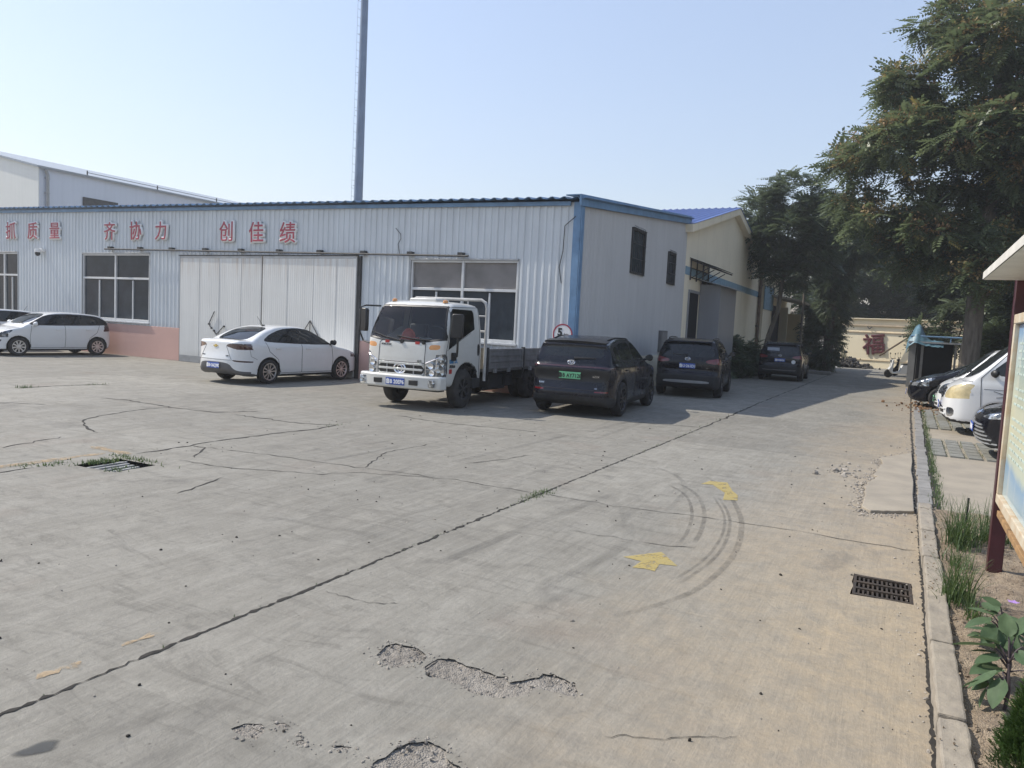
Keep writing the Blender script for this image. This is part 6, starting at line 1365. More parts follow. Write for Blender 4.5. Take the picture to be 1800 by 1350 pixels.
def van(car, ptxt='鲁B·9D37', green=False, lamp='lampyel'):
    sp = VAN
    B = Body(sp, base_regs(sp) + [
        ('screen_surround', MT['black'], 'front', [(-.76, 1.14), (.76, 1.14), (.66, 1.86), (-.66, 1.86)], lambda C, N: (C[:, 0] > .7) & (C[:, 0] < 2.12)),
        ('windscreen', MT['screen'], 'front', [(-.70, 1.19), (.70, 1.19), (.61, 1.81), (-.61, 1.81)], lambda C, N: (C[:, 0] > .7) & (C[:, 0] < 2.12)),
        ('side_window', MT['tint'], 'side', [(1.66, 1.20), (1.16, 1.68), (1.0, 1.76), (.15, 1.76), (.15, 1.20)], None), ('side_window', MT['tint'], 'side', [(.05, 1.20), (.05, 1.76), (-1.0, 1.76), (-1.0, 1.20)], None),
        ('headlight', MT[lamp], 'front', [(.40, .72), (.47, .96), (.90, 1.05), (.90, .78), (.74, .72)], lambda C, N: C[:, 0] > 1.8), ('headlight', MT[lamp], 'front', [(-.40, .72), (-.47, .96), (-.90, 1.05), (-.90, .78), (-.74, .72)], lambda C, N: C[:, 0] > 1.8),
        ('headlight', MT[lamp], 'side', [(2.4, .74), (2.4, .98), (1.78, 1.05), (1.88, .90), (2.05, .75)], lambda C, N: C[:, 0] > 1.7),
        ('grille', MT['grille'], 'front', [(-.37, .70), (-.42, .92), (.42, .92), (.37, .70)], None), ('lower_grille', MT['grille'], 'front', [(-.46, .34), (-.46, .56), (.46, .56), (.46, .34)], None),
        ('fog_lamp', MT['chrome'], 'front', [(.58, .36), (.58, .54), (.72, .54), (.72, .36)], None), ('fog_lamp', MT['chrome'], 'front', [(-.58, .36), (-.58, .54), (-.72, .54), (-.72, .36)], None)], .0225)
    B.parts(car, MT['wpaint']); sm = MB()
    for sd_ in (1, -1):
        B.seam(sm, 'side', [(1.66, .30), (1.70, .8), (1.72, 1.16), (1.2, 1.78)], sd_); B.seam(sm, 'side', [(.1, .3), (.1, 1.85)], sd_); B.seam(sm, 'side', [(1.66, .95), (-2.0, .95)], sd_, .004); B.seam(sm, 'side', [(1.3, .72), (.4, .72)], sd_, .004)
        B.seam(sm, 'side', [(1.5, .92), (.8, .72)], sd_, .005); B.seam(sm, 'side', [(1.45, .80), (.8, .90)], sd_, .005); B.seam(sm, 'side', [(2.25, 1.06), (1.85, 1.08)], sd_, .008)
    tag(sm.build('panel_gaps', MT['matblack'], car), kind='stuff'); hm = MB()
    for z in (.75, .81, .87):
        P = [B.hit('front', y, z)[0] for y in np.linspace(-.36, .36, 7)]
        for a, b in zip(P, P[1:]): hm.bar(a, b, .03, .022)
    hm.build('grille_bar', MT['chrome'], car); mb = MB()
    for z in (.40, .50):
        P = [B.hit('front', y, z)[0] for y in np.linspace(-.55, .55, 9)]
        for a, b in zip(P, P[1:]): mb.bar(a, b, .03, .03)
    mb.build('bumper_bar', MT['wpaint'], car)
    for sd_ in (1, -1): mirror_part(car, B, 1.50, 1.22, sd_, MT['black'], .22)
    p, n = B.hit('front', 0, .56); plate(car, p + Vector((.03, 0, 0)), (1, 0, 0), ptxt, green)
    wp = MB(); B.seam(wp, 'front', [(-.1, 1.2), (-.6, 1.24)], rad=.012, lift=.02); B.seam(wp, 'front', [(.5, 1.2), (.0, 1.24)], rad=.012, lift=.02); tag(wp.build('wipers', MT['black'], car), kind='stuff')
    add_wheels(car, [(1.38, .73), (1.38, -.73), (-1.38, .73), (-1.38, -.73)], .32, .19, 6, 'cover', MT['steelgrey'], hub=.6)
def exec_saloon(car):
    sp = dict(SED); 
    B = Body(sp, base_regs(sp) + [
        ('windscreen', MT['screen'], 'front', [(-.66, 1.04), (.66, 1.04), (.56, 1.39), (-.56, 1.39)], lambda C, N: (C[:, 0] > .1) & (C[:, 0] < 1.2) & (N[:, 2] > .3)),
        ('side_window', MT['tint'], 'side', [(.98, 1.035), (.33, 1.345), (-.16, 1.395), (-.20, 1.03)], lambda C, N: C[:, 2] > .9),
        ('lower_grille', MT['grille'], 'front', [(-.80, .26), (-.56, .56), (.56, .56), (.80, .26), (.5, .22), (-.5, .22)], None),
        ('grille', MT['grille'], 'front', [(-.42, .64), (-.30, .60), (.30, .60), (.42, .64), (.40, .70), (-.40, .70)], None),
        ('headlight', MT['lamp'], 'front', [(.38, .66), (.86, .66), (.88, .78), (.60, .72)], None), ('headlight', MT['lamp'], 'front', [(-.38, .66), (-.86, .66), (-.88, .78), (-.60, .72)], None),
        ('headlight', MT['lamp'], 'side', [(2.14, .64), (1.78, .76), (1.55, .80), (1.82, .67)], lambda C, N: C[:, 0] > 1.4)], .02)
    B.parts(car, MT['kpaint']); hm = MB()
    for i, z in enumerate((.28, .335, .39, .445, .50, .545)):
        wy = .76 - i * .04; P = [B.hit('front', y, z)[0] + Vector((.004, 0, 0)) for y in np.linspace(-wy, wy, 15)]
        for a, b in zip(P, P[1:]): hm.bar(a, b, .02, .022)
    tag(hm.build('grille_slats', MT['steelgrey'], car), kind='stuff'); cm_ = MB(); B.seam(cm_, 'front', [(-.84, .22), (-.5, .20), (.5, .20), (.84, .22)], rad=.02); cm_.build('lip', MT['chrome'], car)
    sm = MB(); B.seam(sm, 'top', [(1.1, -.7), (2.0, -.62), (2.06, 0), (2.0, .62), (1.1, .7)], rad=.004)
    for sd_ in (1, -1): B.seam(sm, 'side', [(.92, .27), (.95, .6), (.90, 1.0)], sd_)
    tag(sm.build('panel_gaps', MT['matblack'], car), kind='stuff'); emblem(car, B, 'front', 0, .70, .08, .055)
    for sd_ in (1, -1): mirror_part(car, B, .86, 1.02, sd_, MT['kpaint'])
    p, n = B.hit('front', 0, .47); plate(car, p + Vector((.03, 0, 0)), (1, 0, 0), '鲁B·5L86', w_=.44, h_=.14)
    add_wheels(car, [(1.30, .76), (1.30, -.76), (-1.30, .76), (-1.30, -.76)], .31, .205, 5, 'split', MT['alloy'], hub=.68)
G2 = 'vehicles parked nose to the road on the right'
c = place('saloon_car', 'black saloon with slatted silver grille, parked nearest the notice board', 'car', (3.42, 14.6), 180, 1.06, G2); exec_saloon(c)
c = place('saloon_car', 'dark saloon parked tail to the road between the white van and black saloon', 'car', (4.02, 16.35), 0, 1.0, G2); saloon(c, MT['kpaint2'], '鲁B·2Z90', .80)
c = place('van', 'white van with yellowed headlights parked nose to the road', 'van', (3.18, 18.3), 180, 1.04, G2); van(c)
c = place('electric_van', 'white electric people carrier with green plate parked behind the white van', 'car', (2.93, 20.9), 180, .94, G2); van(c, '鲁B·AD2715', True, 'lampdark')
c = place('hatchback_car', 'black hatchback with bright headlights parked last before the shed', 'car', (2.36, 24.9), 180, 1.06, G2); hatchback(c, MT['kpaint'], '鲁B·6E31', False, 5, 'split')
c = place('hatchback_car', 'pale silver hatchback mostly hidden behind the black hatchback', 'car', (2.75, 27.3), 180, 1.05, G2); hatchback(c, paint('silver_paint', (.55, .57, .58), .05), '鲁B·1C73', False, 5, 'split')

# ================================================================== NOTICE BOARD
BX = .745
nb = thing('notice_board', 'faded poster notice board on maroon posts with a small white roof', 'notice board', (BX, 6.75, .05))
for yy in (0, -3.3): mb = MB(); mb.box((0, yy, 1.15), (.10, .10, 2.35)); mb.build('post', MT['maroon'], nb, bevel=.006)
mb = MB(); y0, y1 = -3.24, -.06
mb.box((-.005, (y0 + y1) / 2, .62), (.075, y1 - y0, .07)); mb.box((-.005, (y0 + y1) / 2, 1.98), (.075, y1 - y0, .07)); mb.box((-.005, y1 - .03, 1.3), (.073, .06, 1.29)); mb.box((-.005, y0 + .03, 1.3), (.073, .06, 1.29)); mb.build('board_frame', MT['cream_al'], nb, bevel=.005)
mb = MB(); mb.box((.0, (y0 + y1) / 2, .50), (.05, y1 - y0, .045)); mb.build('lower_rail', MT['rust'], nb, bevel=.004)
def poster_mat():
    m_, n, l, p = nodes('faded_poster'); sx = n.new('ShaderNodeSeparateXYZ'); l.new(coords(n, l), sx.inputs[0])
    w_ = nz(n, l, 1.6, coords(n, l), 6, .6); z = mth(n, l, 'ADD', sx.outputs[2], mth(n, l, 'MULTIPLY', mth(n, l, 'SUBTRACT', w_, .5), .28))
    r_ = n.new('ShaderNodeValToRGB'); l.new(mapr(n, l, z, .65, 1.95), r_.inputs[0]); cr_ = r_.color_ramp
    cr_.elements[0].position = 0; cr_.elements[0].color = (.36, .47, .50, 1); cr_.elements[1].position = 1; cr_.elements[1].color = (.10, .24, .50, 1)
    for pos, col in ((.16, (.16, .33, .52)), (.22, (.48, .55, .45)), (.40, (.60, .60, .42)), (.58, (.58, .61, .47)), (.72, (.46, .58, .54)), (.86, (.45, .58, .64)), (.93, (.20, .38, .60))): e = cr_.elements.new(pos); e.color = (*col, 1)
    l.new(mixc(n, l, mapr(n, l, nz(n, l, 1, coords(n, l, (1, 9, .5)), 6, .6), .5, .75, 0, .4), r_.outputs[0], (.62, .62, .55)), p.inputs['Base Color'])
    p.inputs['Roughness'].default_value = .35; p.inputs['Coat Weight'].default_value = .5; return m_
pm = poster_mat()
for a, b in ((y0 + .07, (y0 + y1) / 2 - .03), ((y0 + y1) / 2 + .03, y1 - .07)):
    mb = MB(); mb.box((.0, (a + b) / 2, 1.3), (.02, b - a, 1.28)); po = mb.build('poster', pm, nb, smooth=0)
    tx_ = MB()
    for k in range(16):
        zz = 1.80 - k * .055
        if k in (5, 9): continue
        q = b - .12
        while q > a + .35:
            L = random.uniform(.05, .2); tx_.box((-.0115, q - L / 2, zz), (.002, L, .016)); q -= L + random.uniform(.02, .05)
    tag(tx_.build('faded_print', plain('faded_print', (.42, .50, .46), .6), po, smooth=0), kind='stuff')
mb = MB(); mb.prism([(-.27, 2.27), (-.27, 2.325), (.02, 2.62), (.30, 2.33), (.30, 2.27), (.02, 2.50)], -3.5, -.08, 'Y'); mb.build('board_roof', MT['soffit'], nb, smooth=0, bevel=.004)
mb = MB()
mb.add([(-.265, -3.49, 2.268), (.295, -3.49, 2.268), (.295, -.09, 2.268), (-.265, -.09, 2.268)], [(0, 1, 2, 3)]); mb.build('soffit', MT['soffit'], nb, smooth=0)

# ================================================================== SHED, SCOOTER, CLUTTER
sh = thing('bike_shed', 'grey post shed with a crumpled blue tarpaulin on its flat roof', 'shed', (.15, 36, 0))
for bx_ in (((.12, .1, .95), (.26, .24, 1.9)), ((.5, .3, .95), (.10, .10, 1.9)), ((1.72, .1, .95), (.08, .08, 1.9)), ((1.95, .2, .95), (.16, .2, 1.9))): mb = MB(); mb.box(*bx_); mb.build('post', MT['concretepost'], sh)
mb = MB(); mb.box((.9, 2.5, .95), (1.7, .1, 1.9)); mb.box((.35, 1.3, .95), (.06, 2.2, 1.9)); mb.build('back_wall', MT['dark'], sh)
mb = MB(); mb.box((1.05, 1.2, 1.93), (2.2, 2.8, .07)); mb.build('roof', MT['steelgrey'], sh)
mb = MB(); mb.tube([(0, -.1, 2.18), (2.1, -.1, 2.18)], .035, 8); mb.tube([(.1, -.1, 1.95), (.1, -.1, 2.2)], .03, 6); mb.tube([(1.5, -.1, 1.95), (1.5, -.1, 2.2)], .03, 6); mb.build('roof_rail', MT['bluetrim'], sh)
nn = 30; gx, gy = np.meshgrid(np.linspace(-.12, 1.25, nn), np.linspace(-.3, 2.2, nn), indexing='ij'); V = []
for a, b in zip(gx.ravel(), gy.ravel()):
    hgt = 2.0 + .72 * math.exp(-((a - .30) / .26) ** 2 - ((b - .6) / .7) ** 2) + .10 * noise.noise((a * 3.2, b * 2.5, 3)) + .05 * noise.noise((a * 9, b * 7, 1)); e = min(1, (a + .12) / .06); V.append((a, b, hgt - (.25 if b < -.2 else 0) - (.3 * (1 - e))))
idx = np.arange(nn * nn).reshape(nn, nn); F = np.stack([idx[:-1, :-1], idx[1:, :-1], idx[1:, 1:], idx[:-1, 1:]], -1).reshape(-1, 4)
tp = raw_mesh('tarpaulin', np.array(V), F, MT['tarp'], smooth=True); tp.location = (.15, 36, 0); tag(tp, 'crumpled pale blue tarpaulin heaped on the corner of the shed roof', 'tarpaulin')
def scooter(loc, deg, label, col):
    s_ = thing('electric_scooter', label, 'scooter', loc, R(deg), 'electric scooters by the end wall')
    for x in (-.58, .58):
        mb = MB(); mb.lathe([(.13, -.045), (.20, -.05), (.225, 0), (.20, .05), (.13, .045)], 20, 'Y'); mb.lathe([(.14, .03), (0, .03)], 16, 'Y'); mb.lathe([(.14, -.03), (0, -.03)], 16, 'Y'); w_ = mb.build('wheel', MT['rubber'], s_); w_.location = (x, 0, .225)
    mb = MB(); mb.prism([(-.75, .50), (-.60, .72), (-.05, .70), (.05, .38), (.30, .30), (.40, .34), (.36, .95), (.44, .98), (.52, .60), (.62, .45), (.45, .22), (-.30, .22), (-.45, .42)], -.13, .13, 'Y'); mb.build('bodywork', col, s_, bevel=.03)
    mb = MB(); mb.prism([(-.72, .72), (-.66, .80), (-.1, .78), (-.04, .71)], -.13, .13, 'Y'); mb.build('seat', MT['black'], s_, bevel=.03)
    mb = MB(); mb.tube([(.40, -.33, 1.06), (.44, -.15, 1.02), (.44, .15, 1.02), (.40, .33, 1.06)], .018, 6); mb.tube([(.57, 0, .25), (.42, 0, 1.0)], .03, 8); mb.build('handlebar', MT['darksteel'], s_)
    for y in (-.30, .30):
        mb = MB(); mb.tube([(.42, y, 1.05), (.44, y * 1.15, 1.25)], .008, 5); mb.box((.43, y * 1.2, 1.29), (.02, .12, .08)); mb.build('mirror', MT['black'], s_, bevel=.01)
    mb = MB(); mb.box((.50, 0, .90), (.05, .14, .12)); mb.build('headlight', MT['lamp'], s_, bevel=.02)
    return s_
scooter((-.15, 44.5, 0), 200, 'white electric scooter standing at the corner left of the shed', MT['wpaint'])
scooter((.15, 47.5, 0), 170, 'dark electric scooter standing behind the white one near the shed', MT['kpaint'])
o = thing('timber_pole', 'slanted brown timber pole leaning at the right end of the cream wall', 'pole', (-.9, 58.6, 0)); mb = MB(); mb.tube([(-.7, .3, .9), (1.4, .2, 2.6)], .06, 6); mb.tube([(1.3, .2, 0), (1.3, .2, 2.7)], .06, 6); mb.build('pole_shaft', plain('old_timber', (.12, .09, .06), .9), o)
r_ = random.Random(12); hp_ = []
for _ in range(420): a = r_.gauss(0, 1); hp_.append((-3.75 + a * .75, 57.5 + r_.gauss(0, .7), abs(r_.gauss(0, .35)) * math.exp(-a * a * .4), abs(r_.gauss(.06, .07)) + .03))
stones('rubbish_heap', hp_, MT['trash'], 13)
o = thing('white_board', 'white panel lying on the ground by the dark rubbish heap', 'board', (-4.6, 55.2, .02), .3); mb = MB(); mb.box((0, 0, .02), (1.1, .7, .04), M=Matrix.Rotation(.06, 3, 'X')); mb.build('panel', MT['white'], o)
o = thing('road_kerb_block', 'low dark concrete block beside the road under the ivy tree', 'block', (-4.1, 42.2, 0)); mb = MB(); mb.box((0, 0, .09), (1.5, .5, .18)); mb.build('block_body', MT['kerb2'], o, bevel=.03)
o = thing('street_lamp', 'thin grey lamp pole with a small lamp behind the slim tree', 'lamp post', (-5.25, 44.5, 0)); mb = MB(); mb.tube([(0, 0, 0), (.0, 0, 4.5), (.12, 0, 7.4)], [.07, .06, .04], 8); mb.build('pole', MT['bark'], o); mb = MB(); mb.tube([(.12, 0, 5.9), (.36, 0, 5.9)], .02, 6); mb.lathe([(0, -.12), (.09, -.08), (.11, 0), (.05, .07), (0, .09)], 12, c=(.40, 0, 5.82)); mb.build('lamp_head', MT['black'], o)
o = thing('crate_stack', 'orange and pale blue crates stacked behind the white electric car', 'crates', (2.9, 30.3, 0)); mb = MB(); mb.box((0, 0, .8), (.4, .5, 1.6)); mb.build('orange_crate', plain('faded_orange', (.38, .17, .07), .7, var=.4), o, bevel=.02); mb = MB(); mb.box((.95, .1, .82), (1.3, .6, 1.64)); mb.build('blue_cover', MT['tarp'], o, bevel=.03)

# ================================================================== TREES
def pinnate(pairs=6, droop=.30, ll=.31, lw=.145):
    V, F = [], []
    for i in range(pairs + 1):
        t = .16 + .84 * i / pairs; bx, bz = t, -droop * t * t; last = i == pairs
        for sg in ((1, -1) if not last else (0,)):
            L = ll * (1 - .35 * abs(t - .45)); dx, dy = (math.cos(1.05) * .9, sg * math.sin(1.05)) if not last else (1, 0); px, py = -dy, dx
            b = len(V); zz = -.25 * L
            V += [(bx, 0, bz), (bx + dx * L * .45 + px * lw * .5, dy * L * .45 + py * lw * .5, bz + zz * .2), (bx + dx * L, dy * L, bz + zz), (bx + dx * L * .45 - px * lw * .5, dy * L * .45 - py * lw * .5, bz + zz * .2)]; F.append((b, b + 1, b + 2, b + 3))
    return np.array(V), np.array(F)
def ovate(): return np.array([(0, 0, 0), (.5, .28, -.03), (1, 0, -.12), (.5, -.28, -.03)]), np.array([(0, 1, 2, 3)])
def spray(n, seed, ln=.5, wd=.05):
    r_ = np.random.default_rng(seed); V, F = [], []
    for i in range(n):
        t = i / n; a = r_.uniform(-.8, .8); L = ln * r_.uniform(.4, 1); b = len(V); z = r_.uniform(-.15, .15); d = np.array([math.cos(a), math.sin(a), z]); p = np.array([-d[1], d[0], 0]); o = np.array([t * .7, 0, 0])
        V += [o, o + d * L * .5 + p * wd, o + d * L, o + d * L * .5 - p * wd]; F.append((b, b + 1, b + 2, b + 3))
    return np.array(V), np.array(F)
def scatter(name, tmpl, pos, dirs, size, mat, parent, tint, seed, roll=.35, kind=None):
    """one mesh: template copied to every position, its x axis along dirs"""
    r_ = np.random.default_rng(seed); TV, TF = tmpl; n = len(pos); x = dirs / np.linalg.norm(dirs, axis=1)[:, None]
    up_ = np.tile(np.array([0, 0, 1.]), (n, 1)) + r_.normal(0, roll, (n, 3)); y = np.cross(up_, x); y /= np.linalg.norm(y, axis=1)[:, None] + 1e-9; z = np.cross(x, y)
    Mx = np.stack([x, y, z], 2) * size[:, None, None]
    V = np.einsum('nij,kj->nki', Mx, TV) + pos[:, None, :]; F = TF[None] + (np.arange(n) * len(TV))[:, None, None]
    o = raw_mesh(name, V.reshape(-1, 3), F.reshape(-1, TF.shape[1]), mat, parent, attr=np.repeat(tint, len(TV)))
    if kind: o['kind'] = kind
    return o
def tree(name, label, base, trunk, blobs, ntips, per, lsize, mat, seed, tmpl=None, group=None, seeds=0, cat='tree', shell=.55, rise=.1, bmat=None, lumpy=0):
    """trunk: list of (x,y,z,r) from base; blobs: (x,y,z,rx,ry,rz) relative to base"""
    r_ = np.random.default_rng(seed); t = thing(name, label, cat, base, 0, group); bl = np.array(blobs, float)
    if lumpy:
        nb = []
        for q in bl:
            for _ in range(lumpy):
                d = r_.normal(size=3); d[2] = abs(d[2]) * .8 - .15; d /= np.linalg.norm(d); nb.append((*(q[:3] + d * q[3:] * r_.uniform(.55, .85)), *(q[3:] * r_.uniform(.42, .60))))
        bl = np.array(nb)
    vol = bl[:, 3] * bl[:, 4] * bl[:, 5]
    k = r_.choice(len(bl), ntips, p=vol ** .8 / (vol ** .8).sum()); d = r_.normal(size=(ntips, 3)); d /= np.linalg.norm(d, axis=1)[:, None]; rad = (shell ** 3 + (1 - shell ** 3) * r_.random(ntips)) ** (1 / 3)
    tips = bl[k, :3] + d * bl[k, 3:] * rad[:, None]; tips = tips[tips[:, 2] > .15]
    mb = MB(); mb.tube([p[:3] for p in trunk], [p[3] for p in trunk], 12)
    nd = [np.array(p[:3]) for p in trunk[1:]]; rads = [p[3] for p in trunk[1:]]
    # limbs from trunk to blob centres
    for b in sorted(bl, key=lambda q: q[2]):
        c = b[:3]; N_ = np.array(nd); dd = np.linalg.norm(N_ - c, axis=1) + np.maximum(0, N_[:, 2] - c[2] + .4) * 3; i = int(dd.argmin()); a = N_[i]; L = np.linalg.norm(c - a)
        mid = a * .5 + c * .5 + np.array([0, 0, L * .10]) + r_.normal(0, L * .05, 3); ra = rads[i] * .62
        pts = [a, a * .75 + mid * .25 + np.array([0, 0, L * .02]), mid, mid * .4 + c * .6, c]; rr = [ra, ra * .85, ra * .65, ra * .48, ra * .3]
        mb.tube(pts, rr, 7); nd += pts[1:]; rads += rr[1:]
    N_ = np.array(nd); RR = np.array(rads); order = np.argsort([np.linalg.norm(N_ - q, axis=1).min() for q in tips])
    for q in tips[order]:
        dd = np.linalg.norm(N_ - q, axis=1); i = int(dd.argmin()); a = N_[i]; L = dd[i]
        if L < .12: continue
        mid = (a + q) / 2 + r_.normal(0, .06 * L, 3); r1 = max(.008, min(RR[i] * .5, .012 + .012 * L)); mb.tube([a, mid, q], [r1, r1 * .75, .006], 5, cap=False)
        N_ = np.vstack([N_, mid, q]); RR = np.concatenate([RR, [r1 * .7, r1 * .45]])
    mb.build('trunk', bmat or MT['bark'], t, smooth=60, fixn=False)
    n = len(tips) * per; pos = np.repeat(tips, per, 0) + r_.normal(0, .07 * lsize.__class__(1) if False else .10, (n, 3)); az = r_.uniform(0, 6.283, n); el = r_.normal(rise, .35, n)
    out = pos - np.repeat(bl[k[:len(tips)], :3], per, 0); out /= np.linalg.norm(out, axis=1)[:, None] + 1e-6
    el -= .15; dirs = np.stack([np.cos(az) * np.cos(el), np.sin(az) * np.cos(el), np.sin(el)], 1) + out * .55; size = r_.uniform(.65, 1.25, n) * lsize
    tn = np.clip(np.repeat(r_.beta(1.6, 2.4, len(tips)), per) + r_.normal(0, .10, n), 0, .92); tn[r_.random(n) < .02] = 1
    scatter('crown', tmpl or pinnate(), pos, dirs, size, mat, t, tn, seed + 1)
    if seeds:
        up_ = tips[(r_.random(len(tips)) < seeds)]; m_ = 70; P = np.repeat(up_, m_, 0) + r_.normal(0, 1, (len(up_) * m_, 3)) * np.array([.19, .19, .14]) + np.array([0, 0, .16]); dd = r_.normal(size=P.shape) + np.array([0, 0, .2])
        scatter('seed_clusters', ovate(), P, dd, r_.uniform(.08, .16, len(P)), MT['seed'], t, np.repeat(r_.random(len(up_)), m_), seed + 2, kind='stuff')
    return t
tree('tall_tree', 'tall broad tree with feathery leaves and rusty seed clusters towering over the bay', (2.15, 32.5, 0),
    [(0, 0, 0, .42), (0, 0, .8, .33), (.02, 0, 2.6, .30), (.0, .1, 4.4, .28), (.15, .2, 6.5, .24), (.25, .1, 8.5, .19), (.1, 0, 10.5, .13), (0, 0, 12.5, .08)],
    [(-1.2, -.4, 13.2, 1.7, 1.7, 1.3), (.6, 0, 15.2, 2.4, 2.2, 1.5), (-2.4, -.3, 11.0, 1.8, 1.9, 1.4), (.0, -1.6, 11.8, 1.9, 1.8, 1.5), (2.6, -.5, 13.2, 2.2, 2.2, 1.8), (-3.7, 0, 8.8, 1.7, 1.9, 1.2), (-1.6, -1.8, 8.9, 2.0, 1.8, 1.3), (1.2, -2.0, 8.8, 2.0, 1.7, 1.4), (3.4, -.5, 9.6, 2.3, 2.2, 1.8),
     (-4.1, .4, 7.2, 1.5, 1.7, .9), (-2.4, -.8, 6.3, 1.8, 1.8, 1.0), (.1, 1.8, 7.0, 2.4, 1.9, 1.4), (2.6, -2.2, 6.0, 1.7, 1.5, 1.1), (4.3, -1.4, 6.8, 1.9, 1.8, 1.5), (-1.1, 1.5, 10.4, 2.2, 1.8, 1.5), (1.6, 1.6, 11.4, 2.2, 1.8, 1.6), (-2.2, .6, 4.7, 1.3, 1.4, .7), (2.9, -2.8, 4.5, 1.2, 1.0, .8), (4.6, 1, 12, 2, 2, 2), (-1.5, .2, 7.9, 1.7, 1.6, 1.2), (.5, .3, 8.8, 1.8, 1.6, 1.3), (-.6, -1.0, 5.2, 1.9, 1.6, 1.2), (1.6, -1.6, 7.4, 1.9, 1.5, 1.2), (.6, -1.2, 4.2, 1.4, 1.2, .8), (-3.3, .2, 5.6, 1.4, 1.5, .8), (1.0, -.6, 10.2, 2, 1.8, 1.4), (5.4, -.6, 8.6, 2.2, 2, 2), (4.6, -.4, 4.4, 1.6, 1.5, 1.0)],
    1900, 7, .66, MT['leaf'], 101, pinnate(6), None, .34, shell=.45, lumpy=4)
tree('slim_tree', 'slim bending tree with a rounded crown of feathery leaves before the cream hall', (-6.35, 39.2, 0),
    [(0, 0, 0, .15), (.0, 0, .7, .13), (.20, 0, 1.9, .12), (.55, 0, 3.2, .11), (.65, 0, 4.4, .10), (.72, 0, 6, .07), (.8, 0, 8, .04)],
    [(.9, 0, 8.9, 1.5, 1.4, 1.0), (-.5, 0, 8.0, 1.3, 1.4, 1.0), (2.0, 0, 7.9, 1.2, 1.3, 1.0), (.7, -.6, 7.0, 1.6, 1.3, 1.1), (-.2, .2, 6.1, 1.2, 1.2, .8), (1.9, 0, 6.0, 1.2, 1.2, .9), (.9, 0, 5.0, 1.3, 1.2, .6)], 520, 7, .56, MT['leafd'], 102, pinnate(6), shell=.5)
tree('ivy_tree', 'dark ivy clad tree standing like a column left of the end building', (-3.95, 46.5, 0), [(0, 0, 0, .3), (0, 0, 3, .25), (.1, 0, 6, .2), (.2, 0, 9, .1)],
    [(0, 0, 1.4, .75, .75, 1.3), (.05, 0, 3.4, .85, .85, 1.4), (.1, 0, 5.3, 1.1, 1.1, 1.3), (-.6, 0, 6.9, 1.6, 1.5, 1.2), (1.1, 0, 7.3, 1.6, 1.5, 1.2), (0, 0, 8.8, 1.7, 1.6, 1.2)], 900, 9, .42, MT['leafd'], 103, pinnate(6), shell=.5, rise=-.2)
G3_ = 'trees beyond the end building'
for i, (x, y, h_, lb) in enumerate(((-7.5, 68, 10, 'dark bushy tree behind the far hall, leftmost of the trees beyond the end wall'), (-3.0, 72, 11.5, 'dark spreading tree rising behind the left half of the end building'), (1.8, 71, 12, 'dark tree rising behind the right half of the end building'), (7.5, 66, 13, 'dark tree standing furthest right beyond the end building'), (13, 60, 13, 'dark background tree beyond the shed at the right picture edge'))):
    tree('leafy_tree', lb, (x, y, 0), [(0, 0, 0, .35), (0, 0, 3, .28), (.2, 0, 6, .2), (.1, 0, h_ * .8, .08)],
        [(0, 0, h_ * .86, 2.4, 2.2, h_ * .13), (-1.8, -.4, h_ * .64, 2.4, 2.2, h_ * .16), (1.9, -.3, h_ * .66, 2.4, 2.2, h_ * .16), (0, -1.4, h_ * .50, 2.6, 1.8, h_ * .14), (-2.0, -.5, h_ * .36, 2.0, 1.8, h_ * .11), (2.0, -.6, h_ * .38, 2.1, 1.9, h_ * .12)], 700, 8, .85, MT['leafd'], 110 + i, pinnate(6), G3_, shell=.45, lumpy=3)
G4_ = 'trees behind the parking bay'
for i, (x, y, h_, lb) in enumerate(((5.6, 37, 8.0, 'dark leafy tree right behind the parked white van'), (8.6, 31, 8.5, 'dark leafy tree at the right picture edge above the notice board'), (3.4, 46, 9, 'dark leafy tree growing directly behind the bike shed'))):
    tree('leafy_tree', lb, (x, y, 0), [(0, 0, 0, .22), (0, 0, 2, .18), (.2, 0, 4, .12), (.1, 0, h_ * .8, .06)],
        [(0, 0, h_ * .82, 2.0, 2.0, h_ * .15), (-1.3, -.4, h_ * .56, 1.9, 1.9, h_ * .17), (1.5, -.3, h_ * .58, 2.0, 2.0, h_ * .17), (0, -1.0, h_ * .36, 2.3, 1.7, h_ * .15), (-1.6, -.5, h_ * .2, 1.6, 1.4, h_ * .13), (1.6, -.6, h_ * .2, 1.8, 1.6, h_ * .13)], 700, 8, .66, MT['leafd'], 120 + i, pinnate(6), G4_, shell=.45, lumpy=3)
G5_ = 'low shrubs along the hall'
for i, (x, y, s_, lb) in enumerate(((-6.75, 33.6, 1.0, 'sprawling dark shrub growing against the cream hall behind the second black car'), (-6.5, 36.4, .85, 'low dark shrub left of the furthest dark car'), (-5.3, 50, 1.3, 'climbing dark shrub against the far hall annex'))):
    tree('shrub', lb, (x, y, 0), [(0, 0, 0, .06), (0, 0, .4, .05), (.1, 0, .8, .03)], [(0, 0, .6 * s_, .8 * s_, .9 * s_, .5 * s_), (.1, -.9 * s_, .5 * s_, .7 * s_, .8 * s_, .45 * s_), (-.1, .9 * s_, .65 * s_, .7 * s_, .8 * s_, .55 * s_), (0, 0, 1.3 * s_, .5 * s_, .7 * s_, .5 * s_)] + ([(0, 0, 2.6, .6, .8, .9), (0, 0, 3.9, .6, .8, .7)] if i == 2 else []), 170 + 110 * (i == 2), 8, .36, MT['leafd'], 130 + i, pinnate(7), G5_, cat='shrub', shell=.3)
